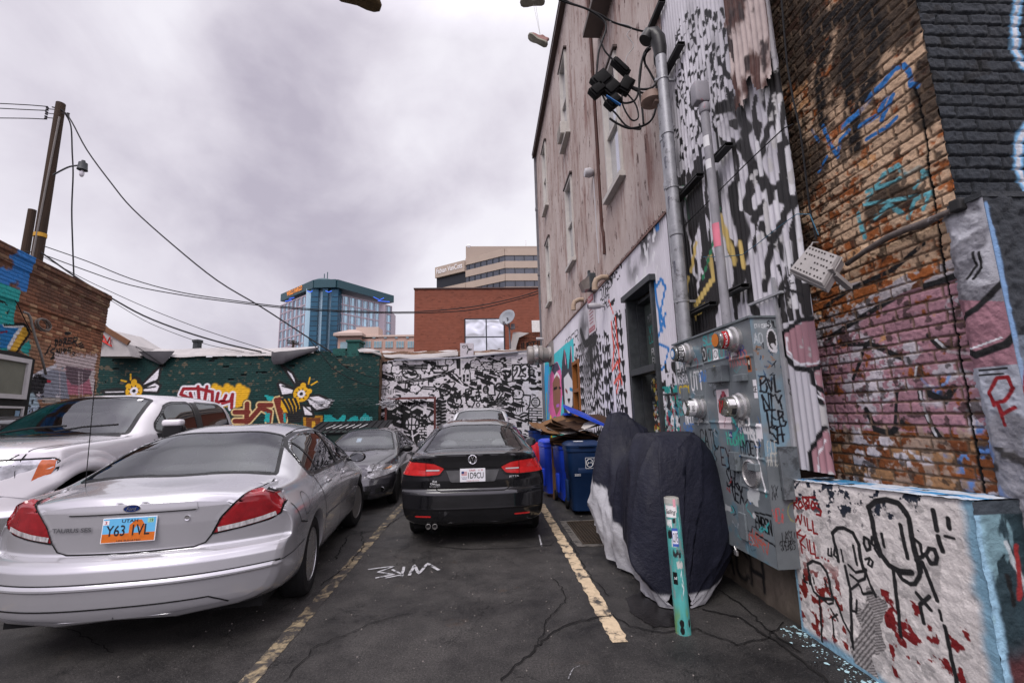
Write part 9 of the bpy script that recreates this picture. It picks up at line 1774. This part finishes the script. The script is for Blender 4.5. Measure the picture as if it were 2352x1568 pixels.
r_=MB();[c.ribbon(r_,'R',q,.016,off=.007)for q in([(-.56,.878),(-.40,.878)],[(.56,.878),(.40,.878)])];r_.build('reversing_lens',M('lamp clear strip',(.5,.5,.5),rough=.15,coat=1),root,world=False)
for x in(-.535,-.455):
 h=c.hit('R',x,.30,off=0);MB().lathe([(.022,.12),(.029,.0),(.031,-.01),(.028,-.012),(.023,.03),(0,.10)],Vector((x,h[0].y+.01,.245)),'Y',20).build('exhaust',m_rimd,root,world=False)
h=c.hit('R',0,.995,off=.008);b_=MB();ring=lambda r:[h[0]+Vector((r*math.cos(a),0,r*math.sin(a)))for a in np.linspace(0,2*PI,33)[:-1]]
b_.tube(ring(.050),.0055,8,closed=True);T=lambda P,w_=.0072:b_.tube([h[0]+Vector((x,-.003,z))for x,z in P],w_,6)
T([(-.020,.042),(0,.004),(.020,.042)]);T([(-.040,.024),(-.020,-.036),(0,-.002),(.020,-.036),(.040,.024)]);b_.build('badge',m_chr,root,world=False);b_=MB();b_.add([v+Vector((0,.002,0))for v in ring(.050)],[tuple(range(32))]);b_.build('badge_backing',m_gap,root,world=False)
b_=MB();c.text(b_,'JETTA',.50,.782,.125,.024,bold=.02);b_.build('model_lettering',M('silver letters',(.6,.6,.6),rough=.3,metal=.6),root,world=False)
b_=MB()
for s_,x,z,w_,hh in(('First',-.455,.752,.05,.022),('Class',-.48,.728,.06,.024),('Cars',-.42,.718,.05,.024),('SALT LAKE CITY',-.455,.695,.13,.007)):c.text(b_,s_,x,z,w_,hh,bold=.01)
b_.build('dealer_sticker',stx[5],root,world=False)
def ut2(t,c_,r,u,n):
 pbox(t,c_,r,u,n,-.135,-.068,-.005,.045,.0034,1)
 for i in range(4):pbox(t,c_,r,u,n,-.135,-.068,-.002+i*.012,.004+i*.012,.004,4)
 pbox(t,c_,r,u,n,-.135,-.105,.018,.045,.0046,5)
hp=c.hit('R',0,.815,off=.014);plate(root,hp[0],0,pmats[1],[('Utah',-.005,.056,.075,.022,4),('1D9CU',.038,-.004,.185,.070,0),('IN GOD WE',-.10,-.024,.07,.010,5),('TRUST',-.10,-.042,.06,.014,5),('UNITED WE STAND',0,-.064,.15,.009,4),('4',.075,.056,.012,.018,4),('20',.11,.056,.02,.018,4)],extra=ut2)
for sd in(1,-1):mirror(root,sd*.82,1.98,1.03,sd,m_blk_p,r=(.11,.06,.075));handle(root,c,1.55,.90,sd,m_blk_p);handle(root,c,2.45,.88,sd,m_blk_p)
cabin(root,c,.8,3.3,1.5,dash=3.05);seats(root,c,[2.45],[-.36,.36],hz=1.20);m_=MB();m_.box((0,1.22-c.ra,.80),(1.3,.16,.46),R=Matrix.Rotation(math.radians(-18),3,'X'),bev=.05);m_.box((0,.95-c.ra,.98),(1.35,.45,.03));m_.build('rear_bench',m_seat,root,world=False)
h_=MB();[h_.ball((x,1.12-c.ra,1.11),.12,12,(1,.45,.6))for x in(-.36,.36)];h_.build('rear_headrests',m_seat,root,smooth=True,world=False);MB().box((0,1.2,.24),(1.45,3.9,.10)).build('underbody',m_liner,root,world=False)
# -------------- dark grey sedan (nose to the viewer)
KC=dict(L=4.53,ra=.95,pc=(.25,.42),fd=(1.0,1.2),er=.05,zm=.52,zt=[(0,.98),(.3,1.03),(.6,1.06),(1.1,1.26),(1.6,1.39),(2.0,1.43),(2.4,1.41),(2.8,1.28),(3.2,1.09),(3.45,1.0),(3.8,.93),(4.2,.83),(4.53,.66)],zs=[(0,.93),(.8,.99),(1.5,.98),(2.5,.94),(3.3,.90),(3.9,.82),(4.3,.72),(4.53,.58)],ws=[(0,.72),(.8,.81),(1.5,.83),(2.5,.84),(3.3,.82),(3.9,.76),(4.53,.6)],wt=[(0,.6),(.6,.66),(1.2,.56),(2.0,.55),(2.5,.57),(3.0,.66),(3.4,.71),(4.0,.62),(4.53,.45)],cr=[(0,.03),(.8,.05),(1.5,.08),(2.6,.08),(3.4,.04),(4.53,.04)],wm=[(0,.84),(.5,.87),(3.6,.875),(4.2,.86),(4.53,.78)],wb=[(0,.78),(.6,.80),(4,.80),(4.53,.68)],zb=[(0,.27),(.5,.19),(4,.16),(4.53,.19)],prof=([(.2,.1),(.5,0),(.9,.08)],[(.15,.10),(.22,.02),(.30,0),(.45,.02),(.55,.06),(.62,.12),(.72,.22)]))
root=empty('dark_grey_sedan',(-2.69,11.9,0),math.radians(181.5),'dark grey compact sedan facing the viewer behind the silver one','car','parked cars');root.scale=(.98,.98,1.0)
m_gry=M('dark grey metallic',(.055,.053,.06),rough=.24,metal=.6,var=.05,scale=2,coat=1,rvar=.02);c=Car(KC,200,(2,2,26,14,7,4,18,6,10))
side_w=rpoly([(.85,1.03),(1.2,1.22),(1.6,1.33),(2.1,1.35),(2.45,1.31),(3.1,.99),(2.9,.965),(1.1,.985)],.04);ws_w=rpoly([(-.71,3.30),(-.50,2.50),(.50,2.50),(.71,3.30),(0,3.46)],.06);rear_w=rpoly([(-.6,.7),(-.48,1.5),(.48,1.5),(.6,.7)],.05)
for sd,l in((1,2),(-1,3)):c.region(l,'F',[(x*sd,y)for x,y in rpoly([(.36,.60),(.50,.685),(.72,.745),(.95,.77),(.95,.68),(.70,.60),(.50,.565)],.02)],name='headlamp');c.region(l,'S',rpoly([(4.7,.77),(4.05,.80),(3.88,.775),(4.1,.70),(4.7,.66)],.02),sd,name='headlamp');c.region(10+(sd>0),'S',side_w,sd,name='side_window')
c.region(8,'T',ws_w,name='windshield');c.region(9,'T',rear_w,name='rear_window');c.region(12,'F',rpoly([(-.42,.22),(.42,.22),(.50,.36),(-.50,.36)],.03),name='lower_grille');arcs=[arch(c,root,.95,.34,.33,None),arch(c,root,3.63,.34,.33,None)]
c.normals();c.bvh();c.emit(root,{'body':m_gry,'headlamp':M('headlamp glass',(.30,.30,.31),rough=.1,var=.5,scale=30,coat=1,metal=.4),'side_window':m_glS,'windshield':m_gl,'rear_window':m_gl,'lower_grille':m_gap});arch_parts(c,root,arcs,m_gry)
for sx in(-1,1):wheel(root,sx*.755,0,.32,.21,m_rim,5,0,sx,1);wheel(root,sx*.755,2.68,.32,.21,m_rim,7,0,sx,1)
trims(c,root,[('T',ws_w,.03)],side_w,.024,[([(1.95,.97),(1.9,1.35)],.07)])
for q in([(-.6,3.36),(.1,3.44)],[(-.05,3.36),(.6,3.34)]):t=MB();c.ribbon(t,'T',q,.02,off=.02);t.build('wiper',m_trim,root,world=False)
t=MB();[c.ribbon(t,'T',[(x*.74,3.5),(x*.62,3.9),(x*.45,4.3)],.007)for x in(-1,1)];[c.ribbon(t,'S',q,.006,sd)for sd in(1,-1)for q in([(2.0,.94),(2.0,.25)],[(3.15,.94),(3.2,.3)])];t.build('seam',m_gap,root,world=False)
t=MB();[c.patch(t,'F',rpoly([(sd*.52,.30),(sd*.80,.34),(sd*.82,.42),(sd*.54,.40)],.02),off=.004,n=10)for sd in(1,-1)];t.build('fog_recess',m_gap,root,world=False);
for sd in(1,-1):h=c.hit('F',sd*.66,.36,off=.01);MB().lathe([(0,.0),(.045,.0),(.05,-.01)],h[0],'Y',14).build('fog_lamp',m_chr,root,world=False);mirror(root,sd*.80,1.98,.99,sd,m_trim,r=(.12,.06,.07),fwd=1);handle(root,c,2.2,.84,sd,m_gry)
t=MB();[c.patch(t,'F',rpoly([(sd*.60,.70),(sd*.74,.745),(sd*.80,.75),(sd*.78,.705)],.01),off=.006,n=10)for sd in(1,-1)];t.build('indicator',M('amber indicator',lin('b8845c'),rough=.2),root,world=False)
cabin(root,c,.9,3.2,1.5,dash=3.0);seats(root,c,[2.3],[-.36,.36],hz=1.14);MB().box((0,2.60-c.ra,1.30),(.22,.03,.06)).build('inner_mirror',m_fabd,root,world=False);h=c.hit('T',.12,2.95,off=-.02);MB().box(h[0],(.10,.01,.16),R=Matrix.Rotation(math.radians(62),3,'X')).build('dash_permit',M('pale permit',lin('a8b8c8')),root,world=False);MB().box((0,1.2,.22),(1.4,3.8,.10)).build('underbody',m_liner,root,world=False)
# -------------- white van nose to nose with the black sedan, and a dark one at the left edge
KV=dict(L=4.8,ra=1.0,pc=(.12,.34),fd=(.8,1.2),er=.06,zm=.6,zt=[(0,1.78),(.2,1.84),(.8,1.87),(2.4,1.87),(2.9,1.82),(3.3,1.62),(3.8,1.26),(4.0,1.17),(4.4,1.07),(4.8,.85)],zs=[(0,1.10),(2.5,1.08),(3.7,1.05),(4.3,.95),(4.8,.75)],ws=[(0,.80),(.8,.88),(3.5,.88),(4.2,.82),(4.8,.62)],wt=[(0,.66),(.8,.70),(2.8,.66),(3.3,.70),(3.9,.78),(4.8,.5)],cr=[(0,.06),(2.6,.09),(3.8,.05),(4.8,.04)],wm=[(0,.90),(3.9,.92),(4.8,.80)],wb=[(0,.8),(4.8,.7)],zb=[(0,.3),(.5,.22),(4.3,.2),(4.8,.25)],prof=([(.2,.1),(.5,0),(1.2,.05),(1.8,.2)],[(.2,.1),(.4,0),(.7,.05),(.95,.2)]))
def van(loc,yaw,paint,label):
 root=empty('parked_van' if paint is m_wvan else 'dark_van',loc,yaw,label,'van','parked cars');c=Car(KV,150,(2,2,14,10,6,4,16,6,10));ws_w=rpoly([(-.76,3.86),(-.58,2.98),(.58,2.98),(.76,3.86),(0,3.98)],.06);side_w=rpoly([(.5,1.16),(.5,1.66),(1.2,1.72),(2.6,1.70),(2.95,1.60),(3.55,1.18),(3.4,1.12),(.6,1.13)],.05)
 c.region(8,'T',ws_w,name='windshield')
 for sd in(1,-1):c.region(10+(sd>0),'S',side_w,sd,name='side_window');c.region(2+(sd>0),'F',[(x*sd,y)for x,y in rpoly([(.45,.72),(.95,.74),(.95,.92),(.50,.84)],.03)],name='headlamp')
 arcs=[arch(c,root,1.0,.36,.35,None),arch(c,root,3.85,.36,.35,None)];c.normals();c.bvh();c.emit(root,{'body':paint,'windshield':m_gl,'side_window':m_glS,'headlamp':m_clr});arch_parts(c,root,arcs,paint)
 for sx in(-1,1):wheel(root,sx*.79,0,.335,.22,m_rim,5,0,sx);wheel(root,sx*.79,2.85,.335,.22,m_rim,5,0,sx);mirror(root,sx*.88,2.45,1.16,sx,m_trim,r=(.12,.07,.10))
 trims(c,root,[('T',ws_w,.035)],side_w,.028,[([(x,1.13),(x,1.70)],.07)for x in(1.5,2.55)])
 cabin(root,c,.6,3.7,1.6,dash=3.5);seats(root,c,[2.7],[-.40,.40],z0=.62,hz=1.42);MB().box((0,3.10-c.ra,1.66),(.26,.03,.07)).build('inner_mirror',m_fabd,root,world=False);MB().box((0,1.4,.26),(1.5,4.0,.10)).build('underbody',m_liner,root,world=False);return root
m_wvan=M('white van paint',(.62,.63,.65),rough=.2,var=.03,coat=1,rvar=0)
van((-.13,14.55,0),math.radians(179),m_wvan,'white van seen over the roof of the black sedan');van((-9.05,8.6,0),math.radians(163),m_gry,'dark vehicle cut by the left edge beside the white pickup')
# -------------- white pickup truck
KP=dict(L=5.9,ra=1.15,pc=(.06,.30),fd=(.6,.8),er=.07,zm=.78,sh=.03,zt=[(0,1.40),(1.60,1.40),(1.66,1.42),(1.72,1.90),(1.9,1.985),(2.6,2.02),(3.3,2.01),(3.65,1.955),(4.0,1.76),(4.42,1.475),(4.55,1.445),(5.2,1.42),(5.6,1.385),(5.82,1.33),(5.9,1.27)],zs=[(0,1.32),(1.6,1.34),(1.9,1.41),(3.6,1.41),(4.3,1.38),(5.0,1.34),(5.6,1.30),(5.9,1.22)],ws=[(0,.93),(4.4,.95),(5.2,.955),(5.7,.94),(5.9,.90)],wt=[(0,.86),(1.60,.86),(1.72,.68),(2.6,.66),(3.5,.66),(4.0,.73),(4.42,.81),(4.6,.82),(5.3,.80),(5.9,.76)],cr=[(0,.03),(1.6,.03),(1.8,.07),(3.5,.08),(4.4,.04),(5.2,.05),(5.9,.03)],wm=[(0,.97),(5.3,.99),(5.9,.95)],wb=[(0,.88),(5.9,.85)],zb=[(0,.50),(1,.42),(5,.40),(5.9,.42)],lw=1.,lwx=.92,prof=([(.4,.05),(1.4,0)],[(.4,.06),(.55,0),(.72,0),(.80,.03),(1.0,.05),(1.2,.07),(1.3,.12)]))
PXT,PYT,yawP=-6.1,9.87,math.radians(180+4.9)
root=empty('white_pickup_truck',(PXT,PYT,0),yawP,'white crew cab pickup truck parked nose first toward the viewer behind the silver sedan','pickup truck','parked cars');root.scale=(1.063,1.063,1.063)
m_wht=M('white truck paint',(.60,.58,.60),rough=.20,var=.03,coat=1,scale=1.5,rvar=0,dirt=(.42,.40,.39),dscale=1.5,dthr=.72)
c=Car(KP,260,(2,2,30,26,10,5,20,7,10),121);ws_w=rpoly([(-.80,4.40),(-.60,3.62),(.60,3.62),(.80,4.40),(0,4.56)],.06,5)
wF=rpoly([(2.95,1.46),(2.95,1.89),(3.40,1.875),(3.60,1.82),(3.98,1.56),(4.02,1.48),(3.9,1.45)],.05);wR=rpoly([(1.88,1.48),(1.93,1.82),(2.02,1.875),(2.78,1.89),(2.80,1.46),(1.95,1.46)],.05)
c.region(8,'T',ws_w,name='windshield')
for sd in(1,-1):
 c.region(10+(sd>0),'S',wF,sd,name='side_window');c.region(12+(sd>0),'S',wR,sd,name='side_window')
 c.region(2+(sd>0),'F',[(x*sd,y)for x,y in rpoly([(.50,.90),(.50,1.245),(.90,1.245),(.935,1.22),(.935,1.14),(.88,1.01),(.74,.99),(.64,.90)],.02)],name='headlamp');pass
 pass
c.region(14,'F',rpoly([(-.46,.80),(.46,.80),(.46,1.235),(-.46,1.235)],.04),name='grille');c.region(15,'F',[(-1.1,.55),(1.1,.55),(1.1,.775),(-1.1,.775)],name='bumper');c.region(15,'S',[(5.55,.55),(6.2,.55),(6.2,.775),(5.55,.775)],1,name='bumper');c.region(15,'S',[(5.55,.55),(6.2,.55),(6.2,.775),(5.55,.775)],-1,name='bumper')
arcs=[arch(c,root,1.15,.47,.48,None),arch(c,root,5.22,.52,.56,None)];c.normals();c.bvh()
c.emit(root,{'body':m_wht,'windshield':m_gl,'side_window':m_gl,'headlamp':M('truck headlamp',(.45,.45,.47),rough=.12,var=.55,scale=9,coat=1,metal=.6,rvar=0),'grille':m_gap,'bumper':m_chr});arch_parts(c,root,arcs,m_wht)
m_amb=M('amber lens',lin('b85414'),rough=.15,var=.25,scale=20,coat=1)
for sd in(1,-1):g2=MB();c.strip(g2,'F',[(sd*.80,1.03),(sd*.83,1.235)],[(sd*.895,1.035),(sd*.93,1.15),(sd*.925,1.23)]);g2.build('indicator',m_amb,root,smooth=True,world=False)
for sx in(-1,1):wheel(root,sx*.86,0,.40,.27,m_rim,6,0,sx);wheel(root,sx*.86,4.07,.43,.27,m_rim,6,0,sx)
trims(c,root,[('T',ws_w,.05)],wF,.035,[]);trims(c,root,[],wR,.035,[]);t=MB()
for sd in(1,-1):c.ribbon(t,'S',[(2.88,1.45),(2.86,1.89)],.12,sd,off=.005);c.ribbon(t,'S',[(3.74,1.46),(3.72,1.72)],.03,sd,off=.005)
c.ribbon(t,'T',[(-.78,4.47),(-.4,4.56),(.1,4.58),(.6,4.52),(.8,4.44)],.05,off=.008);t.build('cowl_strip',m_trim,root,smooth=True,world=False)
t=MB();[t.tube([(x0,4.5-c.ra,1.50),(x0-.25,4.42-c.ra,1.55),(x0-.62,4.36-c.ra,1.57)],.012,6)for x0 in(.55,-.05)];t.build('wiper',m_black,root,world=False)
t=MB()
for sd in(1,-1):
 for q in([(4.10,1.36),(4.22,1.0),(4.25,.5)],[(2.88,1.42),(2.88,.5)],[(1.85,1.38),(1.85,.5)],[(1.66,1.38),(1.66,.5)],[(5.62,.98),(5.66,.90)]):c.ribbon(t,'S',q,.008,sd)
 c.ribbon(t,'T',[(sd*.86,4.45),(sd*.82,4.9),(sd*.74,5.5),(sd*.66,5.85)],.010);c.ribbon(t,'F',[(sd*.66,1.30),(sd*.60,1.24)],.01);c.ribbon(t,'F',[(sd*.50,1.25),(sd*.90,1.25),(sd*.94,1.22),(sd*.94,1.13),(sd*.885,1.0),(sd*.74,.98)],.016)
t.build('seam',m_gap,root,world=False)
for sd in(1,-1):
 fl_=MB();V_=[];n=30;rings=((.515,.0),(.55,.045),(.60,.05),(.65,.030),(.69,.012),(.72,.016),(.76,-.002))
 for i in range(n+1):
  tt=.02+(PI-.30)*i/n;ca,sa=math.cos(tt),math.sin(tt);hs_=[c.hit('S',5.22+max(.54,r_)*ca,.56+max(.54,r_)*sa*.98,sd,o_)for r_,o_ in rings]
  if all(hs_):V_+=[(hs_[0][0].x,5.22-c.ra+.515*ca,.56+.515*sa)]+[(h_[0].x,5.22-c.ra+r_*ca,.56+r_*sa*.98)for h_,(r_,o_)in zip(hs_[1:],rings[1:])]
 k=len(V_)//7;fl_.add(V_,[(7*i+j,7*i+j+1,7*i+8+j,7*i+7+j)for i in range(k-1)for j in range(6)]);fl_.build('wheel_flare',m_wht,root,smooth=True,world=False)
 m_=MB();x,y,z=sd*1.13,3.98-c.ra,1.50;m_.box((x,y,z-.06),(.26,.12,.20),bev=.03);m_.bar((sd*.90,y,z-.09),(x,y,z-.09),.06,.06);o=m_.build('door_mirror',m_trim,root,world=False);MB().box((x,y+.03,z+.075),(.25,.13,.09),bev=.03).build('mirror_cap',m_wht,o,world=False,auto=60)
h=c.hit('S',4.42,1.12,-1,.006)
for sd in(1,-1):
 h=c.hit('S',4.42,1.12,sd,.006);b_=MB();b_.box(h[0]+Vector((0,.13,0)),(.012,.16,.018));c.text(b_,'F-150',4.36,1.12,.20,.065,'S',sd,.008,font_shear=.3,bold=.03);b_.build('model_lettering',M('dark badge',(.10,.10,.11),rough=.2,metal=.8),root,world=False)
t=MB();[c.ribbon(t,'F',[(-.44,z),(.44,z)],.05,off=.02)for z in(.90,1.02,1.14)];t.build('grille_bars',m_chr,root,world=False)
cabin(root,c,1.8,4.3,1.7,zf=.75,dash=4.15);seats(root,c,[3.25],[-.42,.42],z0=.90,hz=1.66);MB().box((0,3.78-c.ra,1.80),(.28,.03,.08)).build('inner_mirror',m_fabd,root,world=False);h=c.hit('T',-.50,3.72,off=.006);MB().box(h[0],(.07,.05,.003),R=Matrix.Rotation(math.radians(-33),3,'X')).build('windscreen_sticker',stx[0],root,world=False);MB().box((0,1.7,.5),(1.5,5.0,.2)).build('underbody',m_liner,root,world=False)
